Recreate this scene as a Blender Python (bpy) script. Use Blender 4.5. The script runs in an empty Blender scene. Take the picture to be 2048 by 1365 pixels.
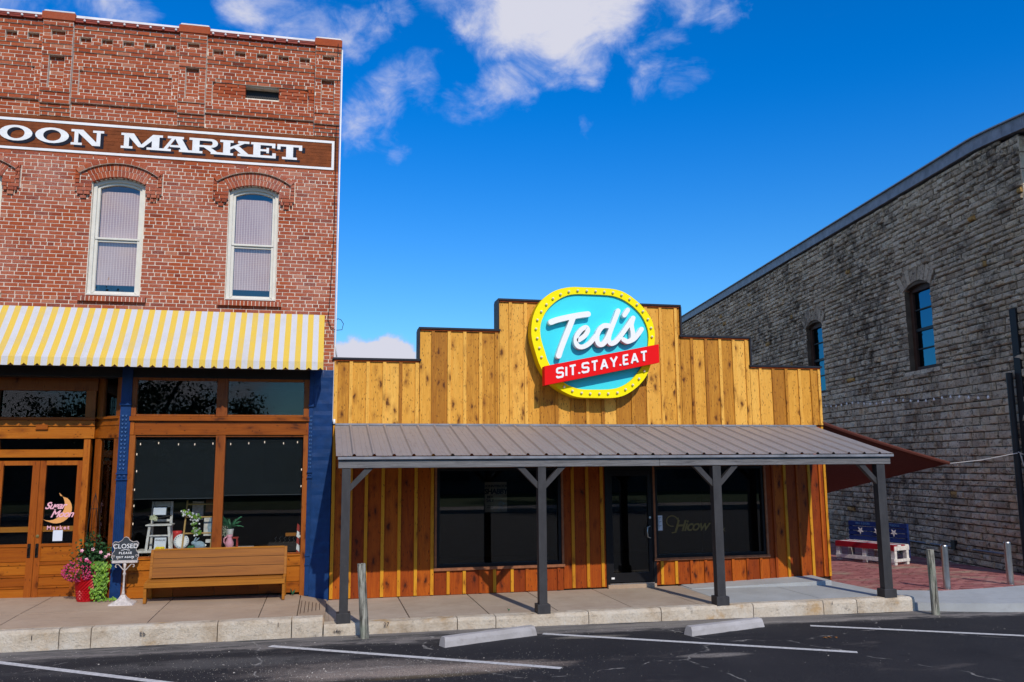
import bpy, math, random
from mathutils import Vector, Matrix, noise

# ------------------------------------------------------------------ camera, sky, sun, exposure
scn = bpy.context.scene
COL = scn.collection
RAD = math.radians

def make_camera():
    yaw, pitch, roll = RAD(12.586), RAD(8.375), RAD(-0.413)
    f = Vector((math.sin(yaw)*math.cos(pitch), math.cos(yaw)*math.cos(pitch), math.sin(pitch)))
    r = Vector((math.cos(yaw), -math.sin(yaw), 0)); u = r.cross(f)
    r2 = math.cos(roll)*r + math.sin(roll)*u
    u2 = -math.sin(roll)*r + math.cos(roll)*u
    cam = bpy.data.cameras.new('camera'); o = bpy.data.objects.new('camera', cam); COL.objects.link(o)
    m = Matrix((( r2.x, u2.x, -f.x, 0), (r2.y, u2.y, -f.y, -14.0), (r2.z, u2.z, -f.z, 2.15), (0, 0, 0, 1)))
    o.matrix_world = m
    cam.sensor_width = 36; cam.lens = 1678.06/2048*36
    cam.clip_start = 0.1; cam.clip_end = 3000
    scn.camera = o
make_camera()

SUN_EL, SUN_AZ = RAD(38.0), RAD(9.0)      # azimuth from -y towards +x
sdir = Vector((math.sin(SUN_AZ)*math.cos(SUN_EL), -math.cos(SUN_AZ)*math.cos(SUN_EL), math.sin(SUN_EL)))
sl = bpy.data.lights.new('sun', 'SUN'); sl.energy = 3.15; sl.angle = RAD(0.53); sl.color = (1.0, 0.915, 0.79)
so = bpy.data.objects.new('sun', sl); COL.objects.link(so)
so.rotation_mode = 'QUATERNION'; so.rotation_quaternion = sdir.to_track_quat('Z', 'Y')
so.location = (6, -30, 30)

scn.view_settings.view_transform = 'Standard'
scn.view_settings.look = 'None'
scn.view_settings.exposure = 0.15
scn.view_settings.gamma = 1.0
scn.view_settings.use_curve_mapping = False

def make_world():
    w = bpy.data.worlds.new('World'); scn.world = w; w.use_nodes = True
    nt = w.node_tree; nt.nodes.clear(); N = nt.nodes.new; L = nt.links.new
    out = N('ShaderNodeOutputWorld'); bg = N('ShaderNodeBackground'); bg.inputs['Strength'].default_value = 0.15
    sky = N('ShaderNodeTexSky'); sky.sky_type = 'NISHITA'; sky.sun_disc = False
    sky.sun_elevation = SUN_EL; sky.sun_rotation = RAD(180) - SUN_AZ
    sky.altitude = 300; sky.air_density = 1.0; sky.dust_density = 0.3; sky.ozone_density = 3.2
    hsv = N('ShaderNodeHueSaturation'); hsv.inputs['Saturation'].default_value = 1.0; hsv.inputs['Value'].default_value = 0.90
    L(sky.outputs[0], hsv.inputs['Color'])
    tc = N('ShaderNodeTexCoord')
    # polarised-filter blue: red and green fall off smoothly with height
    sz = N('ShaderNodeSeparateXYZ'); L(tc.outputs['Generated'], sz.inputs[0])
    sm = N('ShaderNodeMapRange'); sm.interpolation_type = 'SMOOTHSTEP'; sm.inputs['From Min'].default_value = 0.0; sm.inputs['From Max'].default_value = 0.44
    L(sz.outputs[2], sm.inputs['Value'])
    gr = N('ShaderNodeMix'); gr.data_type = 'RGBA'; L(sm.outputs[0], gr.inputs['Factor'])
    gr.inputs['A'].default_value = (0.50, 0.84, 0.98, 1); gr.inputs['B'].default_value = (0.0, 0.60, 1.22, 1)
    sk = N('ShaderNodeMix'); sk.data_type = 'RGBA'; sk.blend_type = 'MULTIPLY'; sk.inputs['Factor'].default_value = 1.0
    L(hsv.outputs[0], sk.inputs['A']); L(gr.outputs['Result'], sk.inputs['B'])
    n1 = N('ShaderNodeTexNoise'); n1.inputs['Scale'].default_value = 9; n1.inputs['Detail'].default_value = 6
    n1.inputs['Roughness'].default_value = 0.6
    L(tc.outputs['Generated'], n1.inputs['Vector'])
    sub = N('ShaderNodeVectorMath'); sub.operation = 'SUBTRACT'; sub.inputs[1].default_value = (0.5, 0.5, 0.5)
    L(n1.outputs['Color'], sub.inputs[0])
    scl = N('ShaderNodeVectorMath'); scl.operation = 'SCALE'; scl.inputs['Scale'].default_value = 0.09
    L(sub.outputs[0], scl.inputs[0])
    add = N('ShaderNodeVectorMath'); add.operation = 'ADD'
    L(tc.outputs['Generated'], add.inputs[0]); L(scl.outputs[0], add.inputs[1])
    blobs = [  # direction, angular radius, density
        ((0.195, 0.850, 0.500), 0.075, 1.0), ((0.255, 0.838, 0.492), 0.080, 1.05), ((0.300, 0.815, 0.502), 0.065, 0.9),
        ((0.160, 0.858, 0.505), 0.060, 0.8), ((0.283, 0.852, 0.452), 0.042, 0.75), ((0.225, 0.868, 0.462), 0.04, .55), ((0.335, 0.825, 0.470), 0.040, .36), ((0.240, 0.835, 0.52), 0.11, 1.1),
        ((0.375, 0.786, 0.505), 0.045, 0.55), ((0.405, 0.776, 0.488), 0.032, 0.5), ((0.355, 0.815, 0.462), 0.035, 0.38),
        ((0.389, 0.821, 0.418), 0.034, 0.42), ((0.358, 0.828, 0.426), 0.030, 0.40),
        ((-0.080, 0.865, 0.500), 0.07, 0.68), ((-0.048, 0.876, 0.480), 0.055, 0.62), ((-0.016, 0.882, 0.474), 0.05, 0.5),
        ((0.018, 0.886, 0.466), 0.032, 0.5), ((0.036, 0.874, 0.482), 0.030, 0.5), ((0.055, 0.867, 0.495), 0.030, 0.5),
        ((-0.218, 0.861, 0.459), 0.05, 0.6), ((-0.19, 0.864, 0.466), 0.03, 0.4),
        ((0.052, 0.906, 0.420), 0.040, 0.42), ((0.102, 0.899, 0.427), 0.045, 0.47), ((0.148, 0.899, 0.413), 0.040, 0.42),
        ((0.195, 0.885, 0.425), 0.042, 0.48), ((0.053, 0.919, 0.392), 0.040, 0.38), ((0.020, 0.922, 0.386), 0.038, 0.5),
        ((0.071, 0.930, 0.362), 0.022, 0.42), ((0.289, 0.876, 0.386), 0.018, 0.4),
        ((0.015, 0.991, 0.095), 0.050, 4), ((0.040, 0.990, 0.098), 0.050, 4), ((0.072, 0.990, 0.105), 0.046, 4), ((0.088, 0.988, 0.085), 0.046, 4),
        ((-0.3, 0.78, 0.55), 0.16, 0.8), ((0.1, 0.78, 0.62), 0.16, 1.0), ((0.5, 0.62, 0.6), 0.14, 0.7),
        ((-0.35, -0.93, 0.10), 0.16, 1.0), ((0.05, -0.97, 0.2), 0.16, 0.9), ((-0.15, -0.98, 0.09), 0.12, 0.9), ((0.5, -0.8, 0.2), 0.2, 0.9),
        ((-0.95, 0.25, 0.35), 0.4, 1.2), ((-0.85, -0.2, 0.5), 0.45, 1.2), ((-0.8, 0.1, 0.7), 0.35, 1.1), ((-0.5, -0.6, 0.6), 0.4, 1.1), ((-0.9, -0.4, 0.2), 0.3, 1.1), ((-0.1, -0.3, 0.95), 0.35, 1.0), ((-0.3, -0.85, 0.45), 0.3, 1.0), ((0.9, -0.3, 0.25), 0.2, 0.8), ((-0.9, 0.2, 0.25), 0.2, 0.8), ((-0.75, -0.6, 0.3), 0.16, 0.8)]  # unseen clouds left, overhead and behind, added to brighten the fill light
    last = None
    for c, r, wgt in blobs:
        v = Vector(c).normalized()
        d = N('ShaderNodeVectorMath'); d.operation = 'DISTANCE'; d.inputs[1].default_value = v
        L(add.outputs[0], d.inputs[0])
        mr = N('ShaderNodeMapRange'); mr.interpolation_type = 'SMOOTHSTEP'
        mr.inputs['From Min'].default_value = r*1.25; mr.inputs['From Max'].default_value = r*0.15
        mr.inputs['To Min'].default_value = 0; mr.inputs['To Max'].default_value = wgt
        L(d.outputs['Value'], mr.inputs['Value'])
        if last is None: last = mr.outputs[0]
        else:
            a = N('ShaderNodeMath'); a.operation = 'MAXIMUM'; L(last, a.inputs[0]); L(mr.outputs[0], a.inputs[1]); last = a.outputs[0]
    n2 = N('ShaderNodeTexNoise'); n2.inputs['Scale'].default_value = 16; n2.inputs['Detail'].default_value = 9; n2.inputs['Roughness'].default_value = 0.62
    n2.inputs['Distortion'].default_value = 0.5
    mp = N('ShaderNodeMapping'); mp.inputs['Scale'].default_value = (1.0, 1.0, 1.5); mp.inputs['Rotation'].default_value = (0, 0.5, 0)
    L(tc.outputs['Generated'], mp.inputs['Vector']); L(mp.outputs[0], n2.inputs['Vector'])
    mm = N('ShaderNodeMath'); mm.operation = 'MULTIPLY_ADD'; mm.inputs[1].default_value = 1.5; mm.inputs[2].default_value = -0.75
    L(n2.outputs['Fac'], mm.inputs[0])
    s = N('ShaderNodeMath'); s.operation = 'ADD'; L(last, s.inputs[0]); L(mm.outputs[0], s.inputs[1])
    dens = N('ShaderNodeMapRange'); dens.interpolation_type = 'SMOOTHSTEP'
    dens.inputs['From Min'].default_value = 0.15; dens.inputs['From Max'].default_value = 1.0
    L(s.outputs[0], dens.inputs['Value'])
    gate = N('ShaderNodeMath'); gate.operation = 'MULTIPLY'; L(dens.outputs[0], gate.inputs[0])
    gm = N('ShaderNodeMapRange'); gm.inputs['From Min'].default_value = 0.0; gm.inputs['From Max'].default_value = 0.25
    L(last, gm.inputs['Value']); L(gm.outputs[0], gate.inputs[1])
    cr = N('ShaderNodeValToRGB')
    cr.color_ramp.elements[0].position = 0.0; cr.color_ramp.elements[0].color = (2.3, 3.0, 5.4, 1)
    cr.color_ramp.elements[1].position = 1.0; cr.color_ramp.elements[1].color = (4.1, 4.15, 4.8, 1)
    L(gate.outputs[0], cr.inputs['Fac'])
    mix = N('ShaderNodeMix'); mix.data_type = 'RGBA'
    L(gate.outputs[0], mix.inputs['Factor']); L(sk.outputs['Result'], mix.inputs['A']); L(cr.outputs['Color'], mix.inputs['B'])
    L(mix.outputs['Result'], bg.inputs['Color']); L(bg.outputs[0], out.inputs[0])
make_world()

R = random.Random(11)
# ------------------------------------------------------------------ mesh builder
class MB:
    def __init__(s): s.v = []; s.f = []; s.t = []
    def quad(s, a, b, c, d, t=.5):
        n = len(s.v); s.v += [a, b, c, d]; s.f.append((n, n+1, n+2, n+3)); s.t.append(t)
    def tri(s, a, b, c, t=.5):
        n = len(s.v); s.v += [a, b, c]; s.f.append((n, n+1, n+2)); s.t.append(t)
    def hexa(s, p, t=.5):      # p: 8 points, bottom 4 ccw then top 4
        n = len(s.v); s.v += [tuple(q) for q in p]
        for q in ((0, 3, 2, 1), (4, 5, 6, 7), (0, 1, 5, 4), (1, 2, 6, 5), (2, 3, 7, 6), (3, 0, 4, 7)):
            s.f.append(tuple(n+i for i in q)); s.t.append(t)
        return s
    def box(s, x0, x1, y0, y1, z0, z1, t=.5):
        return s.hexa([(x0, y0, z0), (x1, y0, z0), (x1, y1, z0), (x0, y1, z0), (x0, y0, z1), (x1, y0, z1), (x1, y1, z1), (x0, y1, z1)], t)
    def bbox(s, x0, x1, y0, y1, z0, z1, b=.004, t=.5):   # box with its front (low y) and top edges bevelled
        n = len(s.v)
        pts = []
        for (z, i) in ((z0, b), (z0+b, 0), (z1-b, 0), (z1, b)):
            pts += [(x0+i, y0+i, z), (x1-i, y0+i, z), (x1-i, y1-i, z), (x0+i, y1-i, z)]
        s.v += pts
        s.f.append((n+3, n+2, n+1, n)); s.t.append(t)
        for k in range(3):
            for j in range(4):
                a = n+4*k+j; c = n+4*k+(j+1) % 4
                s.f.append((a, c, c+4, a+4)); s.t.append(t)
        s.f.append((n+12, n+13, n+14, n+15)); s.t.append(t)
        return s
    def prism(s, poly, y0, y1, t=.5):    # poly [(x,z)] extruded in y (y0 front)
        n = len(s.v); k = len(poly)
        s.v += [(x, y0, z) for x, z in poly] + [(x, y1, z) for x, z in poly]
        s.f.append(tuple(range(n, n+k))); s.t.append(t)
        s.f.append(tuple(reversed(range(n+k, n+2*k)))); s.t.append(t)
        for i in range(k):
            j = (i+1) % k
            s.f.append((n+j, n+i, n+k+i, n+k+j)); s.t.append(t)
        return s
    def ribbon(s, pts, w, y0, y1, cap=True, t=.5, miter=True, cs=6):   # stroke in the x-z plane, extruded in y
        P = [Vector(p) for p in pts]; left = []; right = []
        for i, p in enumerate(P):
            a = (P[i]-P[i-1]).normalized() if i > 0 else None
            b = (P[i+1]-P[i]).normalized() if i < len(P)-1 else None
            d = (a+b).normalized() if a and b else (a or b)
            nn = Vector((-d.y, d.x)); k = w/2
            if a and b and miter: k = min(w/2/max(.35, nn.dot(Vector((-a.y, a.x)))), w)
            left.append(p+nn*k); right.append(p-nn*k)
        poly = list(left)
        if cap:
            d = (P[-1]-P[-2]).normalized(); nn = Vector((-d.y, d.x))
            for q in range(1, cs): th = math.pi*q/cs; poly.append(P[-1]+nn*math.cos(th)*w/2+d*math.sin(th)*w/2)
        poly += right[::-1]
        if cap:
            d = (P[0]-P[1]).normalized(); nn = Vector((-d.y, d.x))
            for q in range(1, cs): th = math.pi*q/cs; poly.append(P[0]+nn*math.cos(th)*w/2+d*math.sin(th)*w/2)
        n = len(s.v); k = len(poly); m = len(P)
        s.v += [(q.x, y0, q.y) for q in poly] + [(q.x, y1, q.y) for q in poly]
        # front face as quads along the stroke
        nl = m
        capn = (cs-1) if cap else 0
        ridx = [n+nl+capn+i for i in range(m)][::-1]
        for i in range(m-1):
            s.f.append((n+i, n+i+1, ridx[i+1], ridx[i])); s.t.append(t)
        if cap:
            s.f.append(tuple([n+nl-1]+[n+nl+i for i in range(capn)]+[ridx[m-1]])); s.t.append(t)
            s.f.append(tuple([ridx[0]]+[n+nl+capn+m+i for i in range(capn)]+[n])); s.t.append(t)
        for i in range(k):
            j = (i+1) % k
            s.f.append((n+i, n+j, n+k+j, n+k+i)); s.t.append(t)
        return s
    def tube(s, pts, r, n=8, t=.5, closed=False):
        P = [Vector(p) for p in pts]; base = len(s.v); m = len(P)
        up = None
        for i, p in enumerate(P):
            if closed: d = (P[(i+1) % m]-P[i-1]).normalized()
            else: d = (P[min(i+1, m-1)]-P[max(i-1, 0)]).normalized()
            if up is None: up = Vector((0, 0, 1)) if abs(d.z) < .9 else Vector((1, 0, 0))
            x = d.cross(up).normalized(); y = x.cross(d).normalized(); up = y
            rr = r[i] if isinstance(r, (list, tuple)) else r
            for k in range(n):
                a = 2*math.pi*k/n; s.v.append(tuple(p+(x*math.cos(a)+y*math.sin(a))*rr))
        for i in range(m if closed else m-1):
            for k in range(n):
                a = base+i*n+k; b = base+i*n+(k+1) % n; c = base+((i+1) % m)*n+(k+1) % n; e = base+((i+1) % m)*n+k
                s.f.append((a, b, c, e)); s.t.append(t)
        if not closed:
            s.f.append(tuple(base+k for k in range(n))[::-1]); s.t.append(t)
            s.f.append(tuple(base+(m-1)*n+k for k in range(n))); s.t.append(t)
        return s
    def lathe(s, prof, cx, cy, n=24, t=.5, fn=None):    # prof [(r,z)]
        base = len(s.v)
        for i, (r, z) in enumerate(prof):
            for k in range(n):
                a = 2*math.pi*k/n; rr = r+(fn(i, k) if fn else 0)
                s.v.append((cx+rr*math.cos(a), cy+rr*math.sin(a), z))
        for i in range(len(prof)-1):
            for k in range(n):
                s.f.append((base+i*n+k, base+i*n+(k+1) % n, base+(i+1)*n+(k+1) % n, base+(i+1)*n+k)); s.t.append(t)
        s.f.append(tuple(base+k for k in range(n))[::-1]); s.t.append(t)
        s.f.append(tuple(base+(len(prof)-1)*n+k for k in range(n))); s.t.append(t)
        return s
    def add(s, o):
        n = len(s.v); s.v += o.v; s.f += [tuple(i+n for i in f) for f in o.f]; s.t += o.t; return s
    def xf(s, M): s.v = [tuple(M @ Vector(p)) for p in s.v]; return s
    def build(s, name, mat, parent=None, label=None, kind=None, smooth=False, base=None):
        me = bpy.data.meshes.new(name)
        if parent is not None:
            b = base_of(parent)
        else:
            b = Vector(base) if base is not None else Vector((0, 0, 0))
        me.from_pydata([(p[0]-b.x, p[1]-b.y, p[2]-b.z) for p in s.v], [], s.f)
        at = me.attributes.new('tint', 'FLOAT', 'FACE'); at.data.foreach_set('value', s.t)
        me.update()
        if smooth: me.polygons.foreach_set('use_smooth', [True]*len(me.polygons))
        me.materials.append(mat)
        o = bpy.data.objects.new(name, me); COL.objects.link(o)
        if parent is not None: o.parent = parent; o['_b'] = list(b)
        else: o.location = b; o['_b'] = list(b)
        if label: o['label'] = label
        if kind: o['kind'] = kind
        return o
def base_of(o): return Vector(o['_b'])
def thing(name, loc, label, cat, group=None):
    o = bpy.data.objects.new(name, None); COL.objects.link(o); o.location = loc; o['_b'] = list(loc)
    o.empty_display_size = .2
    o['label'] = label; o['category'] = cat
    if group: o['group'] = group
    return o
def tag(o, label, cat, group=None):
    o['label'] = label; o['category'] = cat
    if group: o['group'] = group
    return o
def copy_thing(o, loc, label):
    r = o.copy(); COL.objects.link(r); r.location = loc; r['label'] = label
    for ch in o.children:
        c = ch.copy(); COL.objects.link(c); c.parent = r
        for g in ch.children:
            d = g.copy(); COL.objects.link(d); d.parent = c
    return r
CAMP = Vector((0, -14, 2.15))
def split_pieces(pieces, name, mat, parent, limit=300, rest=None):
    """pieces: (MB, centre). The nearest become parts of their own, the rest one part."""
    pieces.sort(key=lambda q: (Vector(q[1])-CAMP).length/max(.2, q[2] if len(q) > 2 else 1))
    for q in pieces[:limit]: q[0].build(name, mat, parent)
    if len(pieces) > limit:
        m = MB()
        for q in pieces[limit:]: m.add(q[0])
        m.build(rest or name+'s', mat, parent, kind='stuff')

# ------------------------------------------------------------------ materials
def newmat(name):
    m = bpy.data.materials.new(name); m.use_nodes = True; nt = m.node_tree
    b = nt.nodes['Principled BSDF']; return m, nt, b
def col(c): return (c[0], c[1], c[2], 1)
def simple(name, c, rough=.6, metal=0, spec=.25, bump=0, bscale=60, var=.12, vscale=6, emit=None, estr=0):
    m, nt, b = newmat(name); N = nt.nodes.new; L = nt.links.new
    b.inputs['Roughness'].default_value = rough; b.inputs['Metallic'].default_value = metal
    b.inputs['Specular IOR Level'].default_value = spec
    g = N('ShaderNodeNewGeometry')
    if var:
        n = N('ShaderNodeTexNoise'); n.inputs['Scale'].default_value = vscale; n.inputs['Detail'].default_value = 6
        L(g.outputs['Position'], n.inputs['Vector'])
        mr = N('ShaderNodeMapRange'); mr.inputs['From Min'].default_value = .3; mr.inputs['From Max'].default_value = .7
        mr.inputs['To Min'].default_value = 1-var; mr.inputs['To Max'].default_value = 1+var
        L(n.outputs['Fac'], mr.inputs['Value'])
        mx = N('ShaderNodeVectorMath'); mx.operation = 'SCALE'; mx.inputs[0].default_value = c
        L(mr.outputs[0], mx.inputs['Scale']); L(mx.outputs[0], b.inputs['Base Color'])
    else: b.inputs['Base Color'].default_value = col(c)
    if bump:
        n = N('ShaderNodeTexNoise'); n.inputs['Scale'].default_value = bscale; n.inputs['Detail'].default_value = 5
        L(g.outputs['Position'], n.inputs['Vector'])
        bp = N('ShaderNodeBump'); bp.inputs['Strength'].default_value = bump; bp.inputs['Distance'].default_value = .01
        L(n.outputs['Fac'], bp.inputs['Height']); L(bp.outputs[0], b.inputs['Normal'])
    if emit: b.inputs['Emission Color'].default_value = col(emit); b.inputs['Emission Strength'].default_value = estr
    return m
def ramp(nt, stops):
    r = nt.nodes.new('ShaderNodeValToRGB'); e = r.color_ramp.elements
    while len(e) < len(stops): e.new(.5)
    for i, (p, c) in enumerate(stops): e[i].position = p; e[i].color = col(c)
    return r
def noise_node(nt, vec, scale, detail=5, rough=.55, mapping=None, dist=0):
    N = nt.nodes.new; L = nt.links.new
    if mapping:
        mp = N('ShaderNodeMapping'); mp.inputs['Scale'].default_value = mapping; L(vec, mp.inputs['Vector']); vec = mp.outputs[0]
    n = N('ShaderNodeTexNoise'); n.inputs['Scale'].default_value = scale; n.inputs['Detail'].default_value = detail
    n.inputs['Roughness'].default_value = rough; n.inputs['Distortion'].default_value = dist
    L(vec, n.inputs['Vector']); return n.outputs['Fac']
def maprange(nt, v, a, b, c=0, d=1):
    m = nt.nodes.new('ShaderNodeMapRange'); m.inputs['From Min'].default_value = a; m.inputs['From Max'].default_value = b
    m.inputs['To Min'].default_value = c; m.inputs['To Max'].default_value = d; nt.links.new(v, m.inputs['Value']); return m.outputs[0]
def mixc(nt, f, a, b, mode='MIX'):
    m = nt.nodes.new('ShaderNodeMix'); m.data_type = 'RGBA'; m.blend_type = mode
    for s, k in ((f, 'Factor'), (a, 'A'), (b, 'B')):
        if hasattr(s, 'node'): nt.links.new(s, m.inputs[k])
        elif k == 'Factor': m.inputs[k].default_value = s
        else: m.inputs[k].default_value = col(s)
    return m.outputs['Result']
def math2(nt, op, a, b=None):
    m = nt.nodes.new('ShaderNodeMath'); m.operation = op
    for i, s in enumerate((a, b)):
        if s is None: continue
        if hasattr(s, 'node'): nt.links.new(s, m.inputs[i])
        else: m.inputs[i].default_value = s
    return m.outputs[0]
def bumpn(nt, b, h, strength=.5, dist=.01):
    bp = nt.nodes.new('ShaderNodeBump'); bp.inputs['Strength'].default_value = strength; bp.inputs['Distance'].default_value = dist
    nt.links.new(h, bp.inputs['Height']); nt.links.new(bp.outputs[0], b.inputs['Normal'])
def pos(nt): return nt.nodes.new('ShaderNodeNewGeometry').outputs['Position']
def tint(nt):
    a = nt.nodes.new('ShaderNodeAttribute'); a.attribute_name = 'tint'; return a.outputs['Fac']

def N3(nt, p):
    q = nt.nodes.new('ShaderNodeSeparateXYZ'); nt.links.new(p, q.inputs[0]); return q.outputs[2]
def mat_brick():
    m, nt, b = newmat('brick_red'); L = nt.links.new; p = pos(nt); t = tint(nt)
    r = ramp(nt, [(0, (.14, .030, .016)), (.2, (.30, .056, .020)), (.5, (.385, .082, .028)), (.8, (.44, .108, .042)), (1, (.48, .18, .10))])
    L(t, r.inputs['Fac'])
    n1 = noise_node(nt, p, 25, 6, .7)
    c = mixc(nt, maprange(nt, n1, .35, .75, 0, .45), r.outputs[0], (.18, .04, .03))
    # old whitewash left on the brick faces
    n2 = noise_node(nt, p, 1.1, 5, .6); n3 = noise_node(nt, p, 55, 5, .75, (1, 1, 1.8))
    w = math2(nt, 'MULTIPLY', maprange(nt, n2, .40, .66), maprange(nt, n3, .42, .66))
    sx = N3(nt, p); w = math2(nt, 'MULTIPLY', w, maprange(nt, sx, 6.9, 7.8, .58, .15))
    c = mixc(nt, w, c, (.58, .42, .38)); L(c, b.inputs['Base Color'])
    b.inputs['Roughness'].default_value = .9; b.inputs['Specular IOR Level'].default_value = .08
    bumpn(nt, b, n3, .5, .006); return m
def mat_mortar():
    m, nt, b = newmat('mortar'); L = nt.links.new; p = pos(nt)
    n = noise_node(nt, p, 18, 6, .7)
    r = ramp(nt, [(.3, (.56, .46, .36)), (.6, (.78, .69, .58)), (.8, (.82, .76, .68))]); L(n, r.inputs['Fac']); L(r.outputs[0], b.inputs['Base Color'])
    b.inputs['Roughness'].default_value = .95; bumpn(nt, b, noise_node(nt, p, 120, 3), .4, .004); return m
def mat_wood(name, stops, knots=1.0, horiz=False, rough=.6, scale=1.0, knotcol=(.07, .018, .004)):
    m, nt, b = newmat(name); N = nt.nodes.new; L = nt.links.new
    p = pos(nt); t = tint(nt)
    cb = N('ShaderNodeCombineXYZ'); k = math2(nt, 'MULTIPLY', t, 37.0)
    L(k, cb.inputs[0]); L(k, cb.inputs[1]); L(math2(nt, 'MULTIPLY', t, 91.0), cb.inputs[2])
    ad = N('ShaderNodeVectorMath'); ad.operation = 'ADD'; L(p, ad.inputs[0]); L(cb.outputs[0], ad.inputs[1])
    v = ad.outputs[0]
    if horiz: st = (.45, 14, 14); kt = (3.0, 9, 9)
    else: st = (14, 14, .8); kt = (9, 9, 3.6)
    g = noise_node(nt, v, 3.0*scale, 7, .62, st, 1.2)
    r = ramp(nt, stops)
    base = math2(nt, 'MULTIPLY_ADD', 0, 0)
    mm = N('ShaderNodeMath'); mm.operation = 'MULTIPLY_ADD'; L(g, mm.inputs[0]); mm.inputs[1].default_value = .85
    tt = math2(nt, 'MULTIPLY', t, .75); t2 = math2(nt, 'ADD', tt, -.27); L(t2, mm.inputs[2])
    L(mm.outputs[0], r.inputs['Fac'])
    c = r.outputs[0]
    # fine grain lines
    fl = noise_node(nt, v, 16*scale, 3, .6, st)
    c = mixc(nt, maprange(nt, fl, .45, .75, 0, .35), c, stops[0][1])
    if knots:
        mp = N('ShaderNodeMapping'); mp.inputs['Scale'].default_value = kt
        nd = N('ShaderNodeTexNoise'); nd.inputs['Scale'].default_value = 7; L(v, nd.inputs['Vector'])
        sb = N('ShaderNodeVectorMath'); sb.operation = 'MULTIPLY_ADD'; sb.inputs[1].default_value = (.09, .09, .09); L(nd.outputs['Color'], sb.inputs[0]); L(v, sb.inputs[2])
        L(sb.outputs[0], mp.inputs['Vector'])
        vo = N('ShaderNodeTexVoronoi'); vo.inputs['Scale'].default_value = 1.0; L(mp.outputs[0], vo.inputs['Vector'])
        kn = maprange(nt, vo.outputs['Distance'], .10, .26, 1, 0)
        pick = N('ShaderNodeSeparateColor'); L(vo.outputs['Color'], pick.inputs[0])
        ok = maprange(nt, pick.outputs[0], .45-.1*knots, .5-.1*knots, 1, 0)
        km = math2(nt, 'MULTIPLY', kn, ok)
        halo = math2(nt, 'MULTIPLY', maprange(nt, vo.outputs['Distance'], .1, .6, .7, 0), ok)
        c = mixc(nt, halo, c, stops[0][1])
        c = mixc(nt, math2(nt, 'MULTIPLY', km, .85), c, knotcol)
        # small dark flecks running with the grain
        mp2 = N('ShaderNodeMapping'); mp2.inputs['Scale'].default_value = (kt[0]*5.0, kt[1]*5.0, kt[2]*2.6); mp2.inputs['Rotation'].default_value = (0, .5, 0)
        L(sb.outputs[0], mp2.inputs['Vector'])
        v2 = N('ShaderNodeTexVoronoi'); v2.inputs['Scale'].default_value = 1.0; L(mp2.outputs[0], v2.inputs['Vector'])
        p2 = N('ShaderNodeSeparateColor'); L(v2.outputs['Color'], p2.inputs[0])
        f2 = math2(nt, 'MULTIPLY', maprange(nt, v2.outputs['Distance'], .12, .30, .9, 0), maprange(nt, p2.outputs[1], .55*knots, .57*knots, 1, 0))
        c = mixc(nt, f2, c, knotcol)
    L(c, b.inputs['Base Color']); b.inputs['Roughness'].default_value = rough; b.inputs['Specular IOR Level'].default_value = .2
    bumpn(nt, b, fl, .25, .004); return m
def mat_stone():
    m, nt, b = newmat('limestone_old'); L = nt.links.new; p = pos(nt); t = tint(nt)
    r = ramp(nt, [(0, (.42, .33, .24)), (.3, (.64, .52, .38)), (.6, (.78, .65, .48)), (.9, (.88, .76, .58)), (1, (.70, .42, .14))]); L(t, r.inputs['Fac'])
    n1 = noise_node(nt, p, 9, 8, .7)
    c = mixc(nt, maprange(nt, n1, .50, .78, 0, .4), r.outputs[0], (.26, .21, .165))
    big = noise_node(nt, p, .42, 4, .6, (1, 1, 1.0)); med = noise_node(nt, p, 3.6, 6, .75)
    mask = math2(nt, 'MULTIPLY', maprange(nt, big, .44, .60), maprange(nt, med, .42, .60))
    c = mixc(nt, math2(nt, 'MULTIPLY', mask, .86), c, (.060, .054, .050))
    m2 = maprange(nt, noise_node(nt, p, 7.5, 6, .75, (1, 1, 1.5)), .53, .63, 0, .8)
    c = mixc(nt, m2, c, (.055, .050, .045))
    L(c, b.inputs['Base Color']); b.inputs['Roughness'].default_value = .92; b.inputs['Specular IOR Level'].default_value = .2
    h = noise_node(nt, p, 22, 8, .7); bumpn(nt, b, h, 1.0, .09); return m
def mat_glass(name, tintc=(.55, .6, .6), f0=.05, rough=.0, gc=(1, 1, 1)):
    m, nt, b = newmat(name); N = nt.nodes.new; L = nt.links.new; nt.nodes.remove(b)
    out = nt.nodes['Material Output']
    tr = N('ShaderNodeBsdfTransparent'); tr.inputs[0].default_value = col(tintc)
    gl = N('ShaderNodeBsdfGlossy'); gl.inputs['Roughness'].default_value = rough; gl.inputs['Color'].default_value = col(gc)
    fr = N('ShaderNodeLayerWeight'); fr.inputs['Blend'].default_value = .25
    k = maprange(nt, fr.outputs['Fresnel'], 0, 1, f0, 1.0)
    mx = N('ShaderNodeMixShader'); L(k, mx.inputs[0]); L(tr.outputs[0], mx.inputs[1]); L(gl.outputs[0], mx.inputs[2]); L(mx.outputs[0], out.inputs[0])
    # slight waviness of old panes
    n = noise_node(nt, pos(nt), .9, 0); bp = N('ShaderNodeBump'); bp.inputs['Strength'].default_value = .02; bp.inputs['Distance'].default_value = .02
    L(n, bp.inputs['Height']); L(bp.outputs[0], gl.inputs['Normal']); return m
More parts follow.
